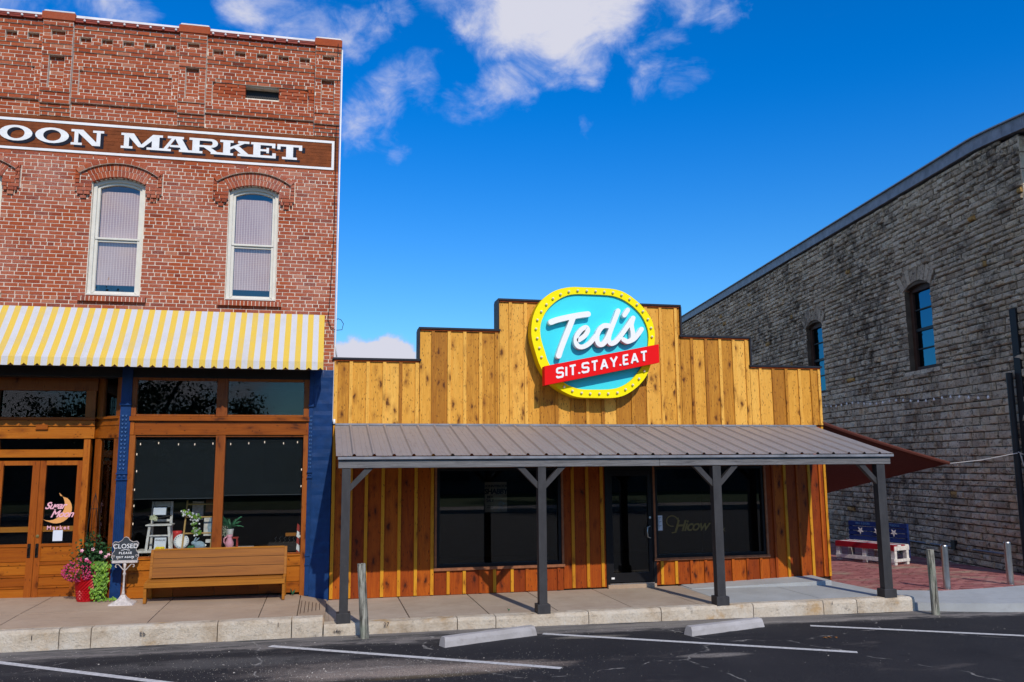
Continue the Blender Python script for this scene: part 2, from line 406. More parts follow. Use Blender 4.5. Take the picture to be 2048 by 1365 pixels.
def mat_concrete(name, c1, c2, dirty=(.2, .16, .13), scale=1.0):
    m, nt, b = newmat(name); L = nt.links.new; p = pos(nt)
    n = noise_node(nt, p, 1.6*scale, 8, .65); r = ramp(nt, [(.3, c1), (.7, c2)]); L(n, r.inputs['Fac'])
    n2 = noise_node(nt, p, 7, 7, .75, (.6, 1.6, 1)); c = mixc(nt, maprange(nt, n2, .52, .75, 0, .5), r.outputs[0], dirty)
    n3 = noise_node(nt, p, 160, 3, .8); c = mixc(nt, maprange(nt, n3, .5, .8, 0, .35), c, dirty)
    n4 = noise_node(nt, p, 30, 3, .5); c = mixc(nt, maprange(nt, n4, .72, .76, 0, .8), c, (.04, .035, .03))
    c = mixc(nt, math2(nt, 'MULTIPLY', tint(nt), .22), c, (.12, .1, .08))
    L(c, b.inputs['Base Color']); b.inputs['Roughness'].default_value = .9; b.inputs['Specular IOR Level'].default_value = .25
    bumpn(nt, b, n3, .35, .004); return m
def mat_kerb():
    m, nt, b = newmat('kerb_limestone'); L = nt.links.new; p = pos(nt)
    n = noise_node(nt, p, 2.2, 8, .7); r = ramp(nt, [(.3, (.46, .35, .235)), (.5, (.66, .565, .44)), (.75, (.74, .69, .60))]); L(n, r.inputs['Fac'])
    o = maprange(nt, noise_node(nt, p, 1.3, 5, .65), .60, .68, 0, .7); c = mixc(nt, o, r.outputs[0], (.52, .30, .10))
    d = maprange(nt, noise_node(nt, p, 5.5, 8, .8, (1, 1, 1.4)), .56, .70, 0, .8); c = mixc(nt, d, c, (.12, .095, .075))
    n3 = noise_node(nt, p, 32, 8, .8); c = mixc(nt, maprange(nt, n3, .52, .68, 0, .40), c, (.24, .18, .13))
    L(c, b.inputs['Base Color']); b.inputs['Roughness'].default_value = .9; b.inputs['Specular IOR Level'].default_value = .25
    bumpn(nt, b, n3, 1.0, .03); return m
def mat_asphalt():
    m, nt, b = newmat('asphalt'); L = nt.links.new; N = nt.nodes.new; p = pos(nt)
    sep = N('ShaderNodeSeparateXYZ'); L(p, sep.inputs[0]); x, y = sep.outputs[0], sep.outputs[1]
    n1 = noise_node(nt, p, .8, 6, .65); r = ramp(nt, [(.3, (.011, .011, .014)), (.7, (.021, .020, .023))]); L(n1, r.inputs['Fac'])
    c = r.outputs[0]
    wb = noise_node(nt, p, 2.6, 7, .75, (.5, 1.6, 1))
    # pale grit worn out of the surface
    sp = noise_node(nt, p, 95, 3, .8); zone = maprange(nt, noise_node(nt, p, .42, 4, .6, (.6, 1.1, 1)), .46, .62)
    c = mixc(nt, math2(nt, 'MULTIPLY', maprange(nt, sp, .57, .68, 0, .65), maprange(nt, zone, 0, 1, .06, .6)), c, (.34, .31, .28))
    # dusty patches
    du = maprange(nt, noise_node(nt, p, 1.1, 7, .7, (.6, 1.8, 1), .6), .60, .78, 0, .40); c = mixc(nt, du, c, (.20, .17, .15))
    # gutter band along the kerb
    yy = math2(nt, 'ADD', y, math2(nt, 'MULTIPLY', math2(nt, 'ADD', wb, -.5), 1.1))
    gut = maprange(nt, yy, -2.85, -2.30, 0, .62); c = mixc(nt, gut, c, (.26, .24, .22))
    gut2 = maprange(nt, math2(nt, 'ABSOLUTE', math2(nt, 'ADD', yy, 2.62)), 0, .10, .40, 0); c = mixc(nt, gut2, c, (.42, .37, .33))
    dk = math2(nt, 'MULTIPLY', maprange(nt, noise_node(nt, p, 3, 6, .7, (.4, 2.5, 1)), .5, .62, 0, .9), maprange(nt, yy, -2.9, -2.4, 0, 1)); c = mixc(nt, dk, c, (.03, .03, .032))
    # sand wash in front of the wooden post
    def spot(cx, cy, rx, ry, colr, amt):
        nonlocal c
        dx = math2(nt, 'DIVIDE', math2(nt, 'ADD', x, -cx), rx); dy = math2(nt, 'DIVIDE', math2(nt, 'ADD', y, -cy), ry)
        d2 = math2(nt, 'ADD', math2(nt, 'MULTIPLY', dx, dx), math2(nt, 'MULTIPLY', dy, dy))
        d3 = math2(nt, 'ADD', d2, math2(nt, 'MULTIPLY', math2(nt, 'ADD', wb, -.5), 2.6))
        s2 = math2(nt, 'MULTIPLY', maprange(nt, d3, 1.2, .2, 0, amt), maprange(nt, sp, .40, .56, .25, 1)); c = mixc(nt, s2, c, colr)
    spot(1.1, -4.33, 1.7, .30, (.38, .30, .24), 1.0); spot(.3, -4.0, 1.3, .42, (.24, .20, .17), .7)
    spot(1.0, -4.6, .9, .09, (.09, .065, .03), .9); spot(4.6, -4.35, .45, .13, (.36, .32, .28), .7)
    spot(3.5, -3.0, .5, .1, (.30, .27, .22), .7); spot(-1.2, -3.4, 2.0, .3, (.16, .15, .14), .55)
    spot(4.8, -2.42, 2.0, .18, (.30, .27, .23), .6); spot(7.4, -2.55, 1.2, .14, (.32, .29, .26), .6)
    oil = math2(nt, 'MULTIPLY', maprange(nt, noise_node(nt, p, 1.7, 5, .6), .62, .70, 0, .6), maprange(nt, y, -2.9, -2.6, 1, 0)); c = mixc(nt, oil, c, (.006, .006, .008))
    # cracks
    vo = N('ShaderNodeTexVoronoi'); vo.feature = 'DISTANCE_TO_EDGE'; vo.inputs['Scale'].default_value = .33
    wv = N('ShaderNodeVectorMath'); wv.operation = 'MULTIPLY_ADD'; wv.inputs[1].default_value = (.5, .5, 0)
    nn = N('ShaderNodeTexNoise'); nn.inputs['Scale'].default_value = 2.2; nn.inputs['Detail'].default_value = 5; L(p, nn.inputs['Vector'])
    L(nn.outputs['Color'], wv.inputs[0]); L(p, wv.inputs[2]); L(wv.outputs[0], vo.inputs['Vector'])
    ck = math2(nt, 'MULTIPLY', maprange(nt, vo.outputs['Distance'], .0, .006, .8, 0), maprange(nt, noise_node(nt, p, 5, 3), .45, .6)); c = mixc(nt, ck, c, (.35, .33, .30))
    L(c, b.inputs['Base Color']); b.inputs['Roughness'].default_value = .85; b.inputs['Specular IOR Level'].default_value = .3
    bumpn(nt, b, sp, .7, .008); return m
def mat_metal_roof():
    m, nt, b = newmat('metal_roof_taupe'); L = nt.links.new; p = pos(nt)
    n = noise_node(nt, p, 6, 8, .75, (1, 1, .6)); c = mixc(nt, maprange(nt, n, .48, .75, 0, .35), (.275, .25, .24), (.17, .15, .14))
    n2 = noise_node(nt, p, 5, 7, .8, (3.5, .5, 1), 1.0); c = mixc(nt, maprange(nt, n2, .56, .66, 0, .6), c, (.10, .08, .07))
    n3 = noise_node(nt, p, 40, 3, .5, (6, .12, .12)); c = mixc(nt, maprange(nt, n3, .5, .7, 0, .25), c, (.33, .30, .29))
    L(c, b.inputs['Base Color']); b.inputs['Roughness'].default_value = .5; b.inputs['Metallic'].default_value = .1; return m
def mat_blackwood():
    m, nt, b = newmat('charcoal_stained_timber'); L = nt.links.new; p = pos(nt)
    n = noise_node(nt, p, 8, 7, .7, (1, 1, .35)); c = mixc(nt, maprange(nt, n, .4, .7), (.022, .021, .023), (.042, .040, .042))
    c = mixc(nt, maprange(nt, noise_node(nt, p, 11, 6, .8), .60, .70, 0, .5), c, (.10, .095, .09))
    L(c, b.inputs['Base Color']); b.inputs['Roughness'].default_value = .6; bumpn(nt, b, n, .3, .004); return m
def mat_beam():
    m, nt, b = newmat('weathered_grey_timber'); L = nt.links.new; p = pos(nt)
    n = noise_node(nt, p, 6, 8, .75, (.35, 1, 6), 1.0); c = mixc(nt, maprange(nt, n, .35, .68), (.07, .068, .072), (.20, .195, .20))
    n2 = noise_node(nt, p, 30, 3, .6); c = mixc(nt, maprange(nt, n2, .66, .72, 0, .7), c, (.04, .035, .035))
    L(c, b.inputs['Base Color']); b.inputs['Roughness'].default_value = .75; bumpn(nt, b, n, .4, .006); return m
def mat_stripes():
    m, nt, b = newmat('awning_canvas'); L = nt.links.new; p = pos(nt); t = tint(nt)
    c = mixc(nt, math2(nt, 'GREATER_THAN', t, .5), (.56, .55, .57), (.70, .47, .065))
    n = noise_node(nt, p, 60, 3, .6, (3, .5, .3)); c = mixc(nt, maprange(nt, n, .4, .8, 0, .12), c, (.4, .38, .3))
    n2 = noise_node(nt, p, 3, 5, .6); c = mixc(nt, maprange(nt, n2, .48, .75, 0, .35), c, (.42, .37, .28))
    L(c, b.inputs['Base Color']); b.inputs['Roughness'].default_value = .85; b.inputs['Specular IOR Level'].default_value = .2
    h = noise_node(nt, p, 4, 5, .65, (1, 1, .4)); bumpn(nt, b, h, .6, .05); return m
def mat_blind():
    m, nt, b = newmat('woven_blind'); L = nt.links.new; N = nt.nodes.new; p = pos(nt)
    sep = N('ShaderNodeSeparateXYZ'); L(p, sep.inputs[0])
    def lines(v, per, w):
        f = math2(nt, 'FRACT', math2(nt, 'DIVIDE', v, per)); return math2(nt, 'LESS_THAN', f, w)
    ln = math2(nt, 'MAXIMUM', math2(nt, 'MULTIPLY', lines(sep.outputs[0], .042, .16), .9), math2(nt, 'MULTIPLY', lines(sep.outputs[2], .030, .25), .3))
    c = mixc(nt, ln, (.44, .29, .24), (.84, .70, .60)); c = mixc(nt, maprange(nt, noise_node(nt, p, 2.2, 4, .6, (1, 1, .5)), .4, .65, 0, .45), c, (.66, .52, .44)); L(c, b.inputs['Base Color']); b.inputs['Roughness'].default_value = .8
    # pale weave lines with soft mottling
    return m
def mat_paver():
    m, nt, b = newmat('red_clay_paver'); L = nt.links.new; p = pos(nt); t = tint(nt)
    r = ramp(nt, [(0, (.20, .06, .055)), (.5, (.29, .095, .09)), (1, (.36, .14, .125))]); L(t, r.inputs['Fac'])
    d = maprange(nt, noise_node(nt, p, 1.0, 6, .7, (.7, 1.6, 1)), .52, .68, 0, .75); c = mixc(nt, d, r.outputs[0], (.33, .27, .19))
    L(c, b.inputs['Base Color']); b.inputs['Roughness'].default_value = .9; bumpn(nt, b, noise_node(nt, p, 60, 4), .4, .005); return m
def mat_leaf(name, c1, c2):
    m, nt, b = newmat(name); L = nt.links.new; t = tint(nt)
    r = ramp(nt, [(0, c1), (1, c2)]); L(t, r.inputs['Fac']); L(r.outputs[0], b.inputs['Base Color']); b.inputs['Roughness'].default_value = .55
    b.inputs['Transmission Weight'].default_value = 0; b.inputs['Specular IOR Level'].default_value = .3
    return m
def mat_weathered_post():
    m, nt, b = newmat('weathered_post_wood'); L = nt.links.new; p = pos(nt)
    n = noise_node(nt, p, 4, 7, .7, (10, 10, .7), .6); c = mixc(nt, maprange(nt, n, .42, .58), (.055, .05, .04), (.36, .35, .29))
    n2 = noise_node(nt, p, 3, 5, .6, (1, 1, .6)); c = mixc(nt, maprange(nt, n2, .5, .65, 0, .55), c, (.10, .16, .10))
    L(c, b.inputs['Base Color']); b.inputs['Roughness'].default_value = .9; bumpn(nt, b, n, .9, .012); return m

M = {}
M['brick'] = mat_brick(); M['mortar'] = mat_mortar(); M['stone'] = mat_stone()
M['plank'] = mat_wood('cedar_plank', [(.0, (.28, .095, .010)), (.35, (.46, .19, .018)), (.65, (.70, .33, .042)), (1, (.84, .455, .085))], 1.15)
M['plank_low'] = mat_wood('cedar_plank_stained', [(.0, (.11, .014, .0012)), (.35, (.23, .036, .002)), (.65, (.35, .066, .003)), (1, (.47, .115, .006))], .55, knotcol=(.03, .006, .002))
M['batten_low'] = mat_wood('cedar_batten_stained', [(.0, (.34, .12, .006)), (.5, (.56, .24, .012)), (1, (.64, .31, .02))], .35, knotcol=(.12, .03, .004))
M['varnish'] = mat_wood('varnished_pine', [(.0, (.15, .034, .004)), (.4, (.29, .072, .006)), (.7, (.38, .11, .008)), (1, (.47, .16, .015))], .35, True, .35)
M['varnish_v'] = mat_wood('varnished_pine_upright', [(.0, (.17, .036, .005)), (.4, (.29, .070, .008)), (.7, (.38, .105, .011)), (1, (.47, .16, .018))], .35, False, .35)
M['redwood_v'] = mat_wood('reddish_varnished_post', [(.0, (.14, .032, .006)), (.5, (.27, .072, .011)), (1, (.36, .115, .018))], .2, False, .4)
M['pew'] = mat_wood('oak_pew', [(.0, (.10, .028, .003)), (.35, (.22, .072, .007)), (.7, (.34, .125, .013)), (1, (.46, .19, .025))], 0, True, .5, .3)
M['trim'] = simple('brown_trim', (.26, .10, .045), .6, var=.25, vscale=14)
M['glass'] = mat_glass('window_glass', (.90, .92, .92), .004)
M['glass_dark'] = mat_glass('tinted_shop_glass', (.68, .70, .72), .022)
M['black'] = simple('black_metal', (.018, .018, .02), .45, var=.1)
M['bronze'] = simple('dark_bronze_frame', (.012, .012, .014), .35, .2, var=.1)
M['interior'] = simple('dark_interior', (.012, .012, .013), .9, var=.2)
M['interior_brown'] = simple('dark_brown_interior', (.035, .016, .010), .9, var=.3)
M['cream'] = simple('cream_paint', (.66, .63, .56), .5, var=.06, vscale=9, bump=.1)
M['white'] = simple('white_paint', (.78, .78, .78), .5, var=.06)
M['white_worn'] = simple('worn_white_paint', (.62, .60, .58), .7, var=.2, vscale=20, bump=.3)
M['blue'] = simple('cobalt_paint', (.006, .034, .125), .38, var=.18, vscale=9, bump=.35, bscale=9)
M['blue_light'] = simple('cobalt_paint_worn', (.05, .12, .28), .4, var=.18, vscale=12)
M['redband'] = simple('red_brown_flashing', (.27, .045, .028), .6, var=.15)
M['coping'] = simple('white_coping', (.62, .60, .60), .5, .1, var=.15, vscale=4)
M['signbrown'] = simple('sign_brown_paint', (.19, .048, .012), .8, var=.2, vscale=9, bump=.5, bscale=40)
M['navy'] = simple('navy_lettering_paint', (.008, .010, .022), .8, var=.2)
M['stripes'] = mat_stripes(); M['blind'] = mat_blind()
M['concrete'] = mat_concrete('concrete_slab', (.36, .28, .215), (.45, .37, .295))
M['concrete_tan'] = mat_concrete('concrete_slab_tan', (.36, .255, .175), (.45, .335, .24))
M['concrete_new'] = mat_concrete('new_grey_concrete', (.33, .345, .35), (.42, .44, .45), (.24, .24, .25))
M['kerb'] = mat_kerb(); M['asphalt'] = mat_asphalt(); M['roof'] = mat_metal_roof(); M['blackwood'] = mat_blackwood(); M['beam'] = mat_beam()
M['paver'] = mat_paver(); M['joint'] = simple('sand_joint', (.17, .12, .10), .95, var=.3)
M['linepaint'] = simple('road_line_paint', (.50, .49, .48), .8, var=.25, vscale=30)
M['yellow'] = simple('sign_yellow', (.95, .80, .0), .6, var=0, spec=.15)
M['yellow_edge'] = simple('sign_yellow_rim', (.72, .50, .0), .6, var=0, spec=.15)
M['cyan'] = simple('sign_turquoise', (.05, .68, .80), .6, var=0, spec=.15)
M['signred'] = simple('sign_red', (.80, .006, .008), .6, var=0, spec=.1)
M['signwhite'] = simple('sign_white', (.86, .86, .86), .35, var=0)
M['bulb'] = simple('lamp_bulb', (.80, .70, .48), .15, var=0)
M['flash'] = simple('dark_parapet_flashing', (.022, .022, .028), .4, .3, var=.1)
M['grey_metal'] = simple('grey_fascia_metal', (.22, .225, .25), .5, .2, var=.25, vscale=5)
M['steel'] = simple('brushed_steel', (.55, .54, .53), .3, 1.0, var=.1, vscale=12)
M['brown_frame'] = simple('brown_window_frame', (.055, .028, .02), .6, var=.2)
M['sail'] = simple('brown_shade_cloth', (.095, .026, .018), .85, var=.15, vscale=30)
M['rope'] = simple('pale_rope', (.6, .58, .55), .8, var=.1)
M['post'] = mat_weathered_post()
M['wheelstop'] = mat_concrete('painted_wheel_stop', (.34, .32, .31), (.48, .46, .46), (.17, .15, .13))
M['leaf_dark'] = mat_leaf('dark_green_leaf', (.008, .035, .010), (.03, .10, .025))
M['leaf_lime'] = mat_leaf('lime_leaf', (.06, .16, .008), (.20, .36, .025))
M['leaf_palm'] = mat_leaf('palm_leaf', (.015, .09, .04), (.04, .20, .09))
M['leaf_oak'] = mat_leaf('oak_leaf', (.012, .035, .008), (.05, .09, .02))
M['petal'] = mat_leaf('pink_petal', (.36, .015, .09), (.55, .07, .18))
M['petal_pale'] = mat_leaf('pale_pink_petal', (.75, .25, .38), (.85, .55, .62))
M['potred'] = simple('glossy_red_glaze', (.38, .004, .008), .42, var=0)
M['bark'] = simple('bark', (.07, .055, .04), .9, var=.3, bump=.8, bscale=20)
M['castgrey'] = simple('antique_white_iron', (.50, .45, .42), .7, var=.25, vscale=30, bump=.3)
M['chalk'] = simple('chalkboard_grey', (.035, .042, .05), .7, var=.2)
M['pinkpaint'] = simple('pink_vinyl', (.80, .42, .50), .5, var=0)
M['moon'] = simple('golden_vinyl', (.72, .34, .11), .5, var=.05)
M['paper'] = simple('paper', (.62, .66, .74), .8, var=.04)
M['iron'] = simple('rusty_black_iron', (.02, .015, .013), .6, var=.2)
M['gold'] = simple('faded_gold_lettering', (.16, .12, .04), .5, var=.1)
M['poster'] = simple('tan_poster', (.55, .42, .28), .8, var=.1)
M['door_handle'] = simple('black_bronze_pull', (.02, .017, .015), .4, .5, var=.1)

# ------------------------------------------------------------------ text helper (built-in font, turned into mesh)
def text_mesh(s, size, matrix, depth=.002, shear=0, bold=0, spacing=1.0, align='CENTER'):
    cu = bpy.data.curves.new('t', 'FONT'); cu.body = s; cu.size = size; cu.extrude = depth; cu.shear = shear; cu.offset = bold
    cu.space_character = spacing; cu.align_x = align; cu.align_y = 'CENTER'; cu.resolution_u = 3
    o = bpy.data.objects.new('t', cu); COL.objects.link(o)
    dg = bpy.context.evaluated_depsgraph_get(); dg.update()
    me = bpy.data.meshes.new_from_object(o.evaluated_get(dg))
    m = MB(); m.v = [tuple(matrix @ v.co) for v in me.vertices]; m.f = [tuple(p.vertices) for p in me.polygons]; m.t = [.5]*len(m.f)
    bpy.data.objects.remove(o); bpy.data.curves.remove(cu); bpy.data.meshes.remove(me)
    return m
def facing(x, y, z):    # text lying in the x-z plane facing -y
    return Matrix.Translation((x, y, z)) @ Matrix.Rotation(RAD(90), 4, 'X')

# ================================================================== GROUND
def zroad(x): return -.09-.009*max(0, min(x, 14)-2.4)
def build_ground():
    g = MB(); g.quad((-900, -900, -1.2), (900, -900, -1.2), (900, 900, -1.2), (-900, 900, -1.2))
    g.build('ground', simple('dry_soil', (.16, .12, .08), .95, var=.3, vscale=.3), kind='structure')
    m = MB(); xs = [-70, -30, -12, -6, 0, 2.4, 5, 8, 11, 14, 20, 40, 70]
    for a, b in zip(xs, xs[1:]):
        m.quad((a, -26, zroad(a)), (b, -26, zroad(b)), (b, -2.0, zroad(b)), (a, -2.0, zroad(a)))
    m.build('road', M['asphalt'], kind='structure')
    m = MB()
    m.box(-70, 70, -29, -26, -.6, .05); m.build('far_pavement', M['concrete'], kind='structure')
    m = MB(); m.quad((-70, -140, .06), (70, -140, .06), (70, -29, .06), (-70, -29, .06))
    m.build('lawn', simple('mown_grass', (.05, .085, .02), .95, var=.35, vscale=2), kind='structure')
    # painted bay lines
    def line(x0, y0, x1, y1, label, w=.1):
        d = Vector((x1-x0, y1-y0)).normalized(); n = Vector((-d.y, d.x))*w/2; mm = MB(); k = 10
        for i in range(k):
            a = i/k; b = (i+1)/k; ax, ay = x0+(x1-x0)*a, y0+(y1-y0)*a; bx, by = x0+(x1-x0)*b, y0+(y1-y0)*b
            mm.quad((ax+n.x, ay+n.y, zroad(ax)+.004), (ax-n.x, ay-n.y, zroad(ax)+.004), (bx-n.x, by-n.y, zroad(bx)+.004), (bx+n.x, by+n.y, zroad(bx)+.004))
        o = mm.build('bay_line', M['linepaint'], kind='structure'); o['label'] = label
    line(-4.6, -2.0-.05, -1.35, -4.35, 'x'); line(-.60, -2.60, 2.63, -4.61, 'x'); line(2.92, -2.69, 6.35, -4.58, 'x'); line(6.75, -2.92, 9.9, -4.55, 'x')
build_ground()
for o in list(COL.objects):
    if o.name.startswith('bay_line'): del o['label']

def gravel():
    m = MB(); r = random.Random(3)
    for _ in range(3600):
        k = r.random()
        if k < .45: x, y = r.gauss(1.0, 1.1), r.gauss(-4.3, .3)
        elif k < .7: x, y = r.gauss(-1.0, 1.6), r.gauss(-3.6, .45)
        elif k < .85: x, y = r.uniform(-4.5, 10), r.gauss(-2.55, .16)
        else: x, y = r.uniform(-4, 11), r.uniform(-5.2, -2.4)
        if y > -2.25: continue
        s = r.uniform(.002, .006) if r.random() < .97 else r.uniform(.006, .013); z = zroad(x)
        a = r.random()*6.28; c, d = math.cos(a)*s, math.sin(a)*s
        n = len(m.v); m.v += [(x+c, y+d, z), (x-d, y+c, z), (x-c, y-d, z), (x+d, y-c, z), (x, y, z+s*.8)]; t = r.random()
        for i in range(4): m.f.append((n+i, n+(i+1) % 4, n+4)); m.t.append(t)
    mt, nt, b = newmat('pale_grit'); r_ = ramp(nt, [(0, (.10, .09, .08)), (1, (.48, .44, .38))]); nt.links.new(tint(nt), r_.inputs['Fac']); nt.links.new(r_.outputs[0], b.inputs['Base Color'])
    o = m.build('loose_gravel', mt, kind='stuff'); tag(o, 'pale loose grit scattered over the asphalt beside the kerb', 'gravel')
gravel()

def slabz(x, y):   # left pavement: rises slightly to the left at the wall
    k = max(0, min(1, (y+2.15)/2.15)); w = .145-.017*x if x < 0 else .145; return .155*(1-k)+w*k
def build_pavements():
    lp = bpy.data.objects.new('pavement', None); COL.objects.link(lp); lp['kind'] = 'structure'; lp['_b'] = [0, 0, 0]
    # left pavement
    xs = [-9, -7.6, -5.8, -3.98, -2.18, -.80, -.30]
    for a, b in zip(xs, xs[1:]):
        for y0, y1 in ((-1.98, -1.0), (-.985, 1.1)):
            m = MB(); g = .006; t = R.random()*.5
            p = [(a+g, y0+g), (b-g, y0+g), (b-g, y1-g), (a+g, y1-g)]
            m.hexa([(x, y, -.3) for x, y in p]+[(x, y, slabz(x, min(y, .4))) for x, y in p], t); m.build('slab', M['concrete_tan'], lp)
    m = MB(); p = [(-.294, -1.98), (.06, -1.98), (.10, 0.1), (-.294, .1)]   # sloping brushed corner
    m.hexa([(x, y, -.3) for x, y in p]+[(-.294, -1.98, .154), (.06, -1.98, .12), (.10, .1, .062), (-.294, .1, .145)], .5); m.build('slab', M['concrete_tan'], lp)
    m = MB()
    for i in range(6):
        x = -.27+i*.052; y0, y1 = -1.75+.1*i, -.55+.05*i*0
        def zz(x, y):
            k = (x+.294)/.36; f = (y+1.98)/2.08; zl = .154*(1-f)+.145*f; zr = .12*(1-f)+.062*f; return zl*(1-k)+zr*k
        m.quad((x, y0, zz(x, y0)+.002), (x+.008, y0, zz(x, y0)+.002), (x+.008, y1, zz(x, y1)+.002), (x, y1, zz(x, y1)+.002))
    m.build('score_mark', M['interior_brown'], lp)
    # porch slabs
    m = MB(); m.box(.05, .122, -1.99, .05, -.3, .048, .6); m.build('slab', M['concrete'], lp)
    xs = [.115, 1.22, 2.35, 3.36, 4.49, 5.55, 6.05]
    for i, (a, b) in enumerate(zip(xs, xs[1:])):
        m = MB(); g = .006; m.bbox(a+g, b-g, -1.98, 0.03, -.3, .055, .006, R.random()*.35); m.build('slab', M['concrete'], lp)
    xs = [6.05, 7.6, 8.75]
    for a, b in zip(xs, xs[1:]):
        m = MB(); g = .006; m.bbox(a+g, b-g, -1.98, -.0, -.3, .055, .006, .1); m.build('slab', M['concrete_new'], lp)
    m = MB(); m.hexa([(8.75, -1.98, -.3), (9.06, -1.98, -.3), (9.06, 0, -.3), (8.75, 0, -.3), (8.75, -1.98, .055), (9.06, -1.98, .045), (9.06, 0, .02), (8.75, 0, .05)], .1); m.build('slab', M['concrete_new'], lp)
    # right concrete apron, curved boundary to the pavers
    pts = [(8.9, -.72), (9.4, -.98), (10.2, -1.33), (11.1, -1.28), (12.0, -1.16), (13.3, -.95), (16, -.6)]
    fr = [(9.07, -2.10), (9.5, -2.28), (10.2, -2.5), (11.1, -2.66), (12.0, -2.75), (13.3, -2.8), (16, -2.8)]
    fr[0] = (9.075, -2.10)
    for i in range(6):
        a, b = pts[i], pts[i+1]; c, d = fr[i], fr[i+1]; m = MB()
        zt = -.03
        m.hexa([(c[0], c[1], -.4), (d[0], d[1], -.4), (b[0], b[1], -.4), (a[0], a[1], -.4), (c[0], c[1], zt-.002), (d[0], d[1], zt-.035*(d[0] > 12.5)), (b[0], b[1], zplaza(b[0], b[1])+.004), (a[0], a[1], zplaza(a[0], a[1])+.004)], .15)
        m.build('slab', M['concrete_new'] if i < 4 else M['concrete_tan'], lp)
    m = MB()
    m.hexa([(6.1, -.42, .05), (8.62, -.60, .05), (8.62, .02, .05), (6.1, .02, .05), (6.1, -.42, .062), (8.62, -.60, .13), (8.62, .02, .145), (6.1, .02, .07)], .1)
    o = m.build('door_step', M['concrete_new']); tag(o, 'low pale concrete step wedge at the right end of the timber shop wall', 'step')
def zplaza(x, y): return -.02-.018*(y+.5)
def build_kerb():
    k = bpy.data.objects.new('kerb', None); COL.objects.link(k); k['kind'] = 'structure'; k['_b'] = [0, 0, 0]
    rr = random.Random(5)
    def stone(a, b, yf, zt, zb, slant=0):
        m = MB(); nx = max(3, int((b-a)/.12)); nz = 3
        # front face rough grid, rounded top edge
        prof = [(0, zb), (.0, zb+(zt-zb)*.45), (.0, zt-.045), (.012, zt-.012), (.04, zt), (.20, zt)]
        base = len(m.v)
        for i in range(nx+1):
            x = a+.006+(b-a-.012)*i/nx
            for j, (dy, z) in enumerate(prof):
                dz = (noise.noise(Vector((x*3, j*1.7, zb*9)))*.010) if j in (1, 2, 3, 4) else 0
                dn = noise.noise(Vector((x*6+3, z*9, 1.3)))*.018 if j < 4 else 0
                e = .012 if i in (0, nx) and j < 5 else 0
                m.v.append((x+slant*(z-zb), yf+dy+dn+e, z+dz))
        n = len(prof)
        for i in range(nx):
            for j in range(n-1):
                q = base+i*n+j; m.f.append((q, q+n, q+n+1, q+1)); m.t.append(.5)
        for i in (0, nx):
            q = base+i*n; f = [q+j for j in range(n)]
            m.v.append((m.v[q][0], yf+.2, zb)); f.append(len(m.v)-1); m.f.append(tuple(f if i else f[::-1])); m.t.append(.5)
        m.build('kerb_stone', M['kerb'], k)
    L_ = [-9.5, -7.2, -5.6, -3.84-.5, -3.175, -2.794, -1.30, -.36, .045]
    L_ = [-9.5, -7.2, -5.6, -4.3, -3.15, -2.83, -1.30, -.0]; L_ = [-9.5, -7.2, -5.6, -4.3, -3.17, -2.80, -1.29-.0, .0]
    L_ = [-9.5, -7.2, -5.6, -4.3, -3.17, -2.80, -1.29, -.36-.0, .045]
    for a, b in zip(L_, L_[1:]): stone(a, b, -2.15, .156, -.16)
    K_ = [.05, .49, 2.39, 3.74, 4.84, 7.47, 8.04, 9.06]
    K_ = [.05, 1.85, 2.39, 3.74, 4.84, 6.3, 7.47, 8.04, 9.06]
    for a, b in zip(K_, K_[1:]): stone(a, b, -2.15, .066, -.26)
    # painted numbers and cracks on the kerb face
    def mark(s, x, z, size): return text_mesh(s, size, facing(x, -2.172, z), .0008)
    m = mark('Eb', -2.19, .055, .075); m.add(mark('27', .88, .03, .075)); m.add(mark('1', -3.47, .07, .08)); m.add(mark('1', -.53, .09, .08)); m.add(mark('1', 7.6, .03, .07)); m.add(mark('t4n', .23, -.03, .07))
    m.build('painted_number', M['navy'], k)
    # concrete band kerb on the right
build_kerb()
build_pavements()

def build_plaza():
    P_ = bpy.data.objects.new('plaza', None); COL.objects.link(P_); P_['kind'] = 'structure'; P_['_b'] = [0, 0, 0]
    m = MB(); 
    q = [(8.7, -1.30), (18, -1.30), (18, 24), (8.7, 24)]
    m.quad(*[(x, y, zplaza(x, y)-.010) for x, y in q]); m.build('sand_bed', M['joint'], P_)
    pc = []; r = random.Random(9); bl, bw = .205, .105
    bound = [(8.6, -.6), (8.9, -.72), (9.4, -.98), (10.2, -1.33), (11.1, -1.28), (12.0, -1.16), (13.3, -.95), (16, -.6)]
    def yb(x):
        for a, b in zip(bound, bound[1:]):
            if a[0] <= x <= b[0]: return a[1]+(b[1]-a[1])*(x-a[0])/(b[0]-a[0])
        return -.6
    row = 0; y = -1.35
    while y < 9:
        x = 8.75+(.5*bl if row % 2 else 0)
        while x < 15.2-.0:
            if y > yb(x+.1)+.03 and (x < 13.6+.136*y):
                zz = zplaza(x, y)+r.uniform(-.003, .003); t = r.random()
                mb = MB().hexa([(x+.004, y+.004, zz-.03), (x+bl-.004, y+.004, zz-.03), (x+bl-.004, y+bw-.004, zz-.03), (x+.004, y+bw-.004, zz-.03), (x+.004, y+.004, zz), (x+bl-.004, y+.004, zz+.001), (x+bl-.004, y+bw-.004, zz), (x+.004, y+bw-.004, zz)], t)
                pc.append((mb, (x, y, zz)))
            x += bl
        y += bw; row += 1
    split_pieces(pc, 'paver', M['paver'], P_, 290)
build_plaza()

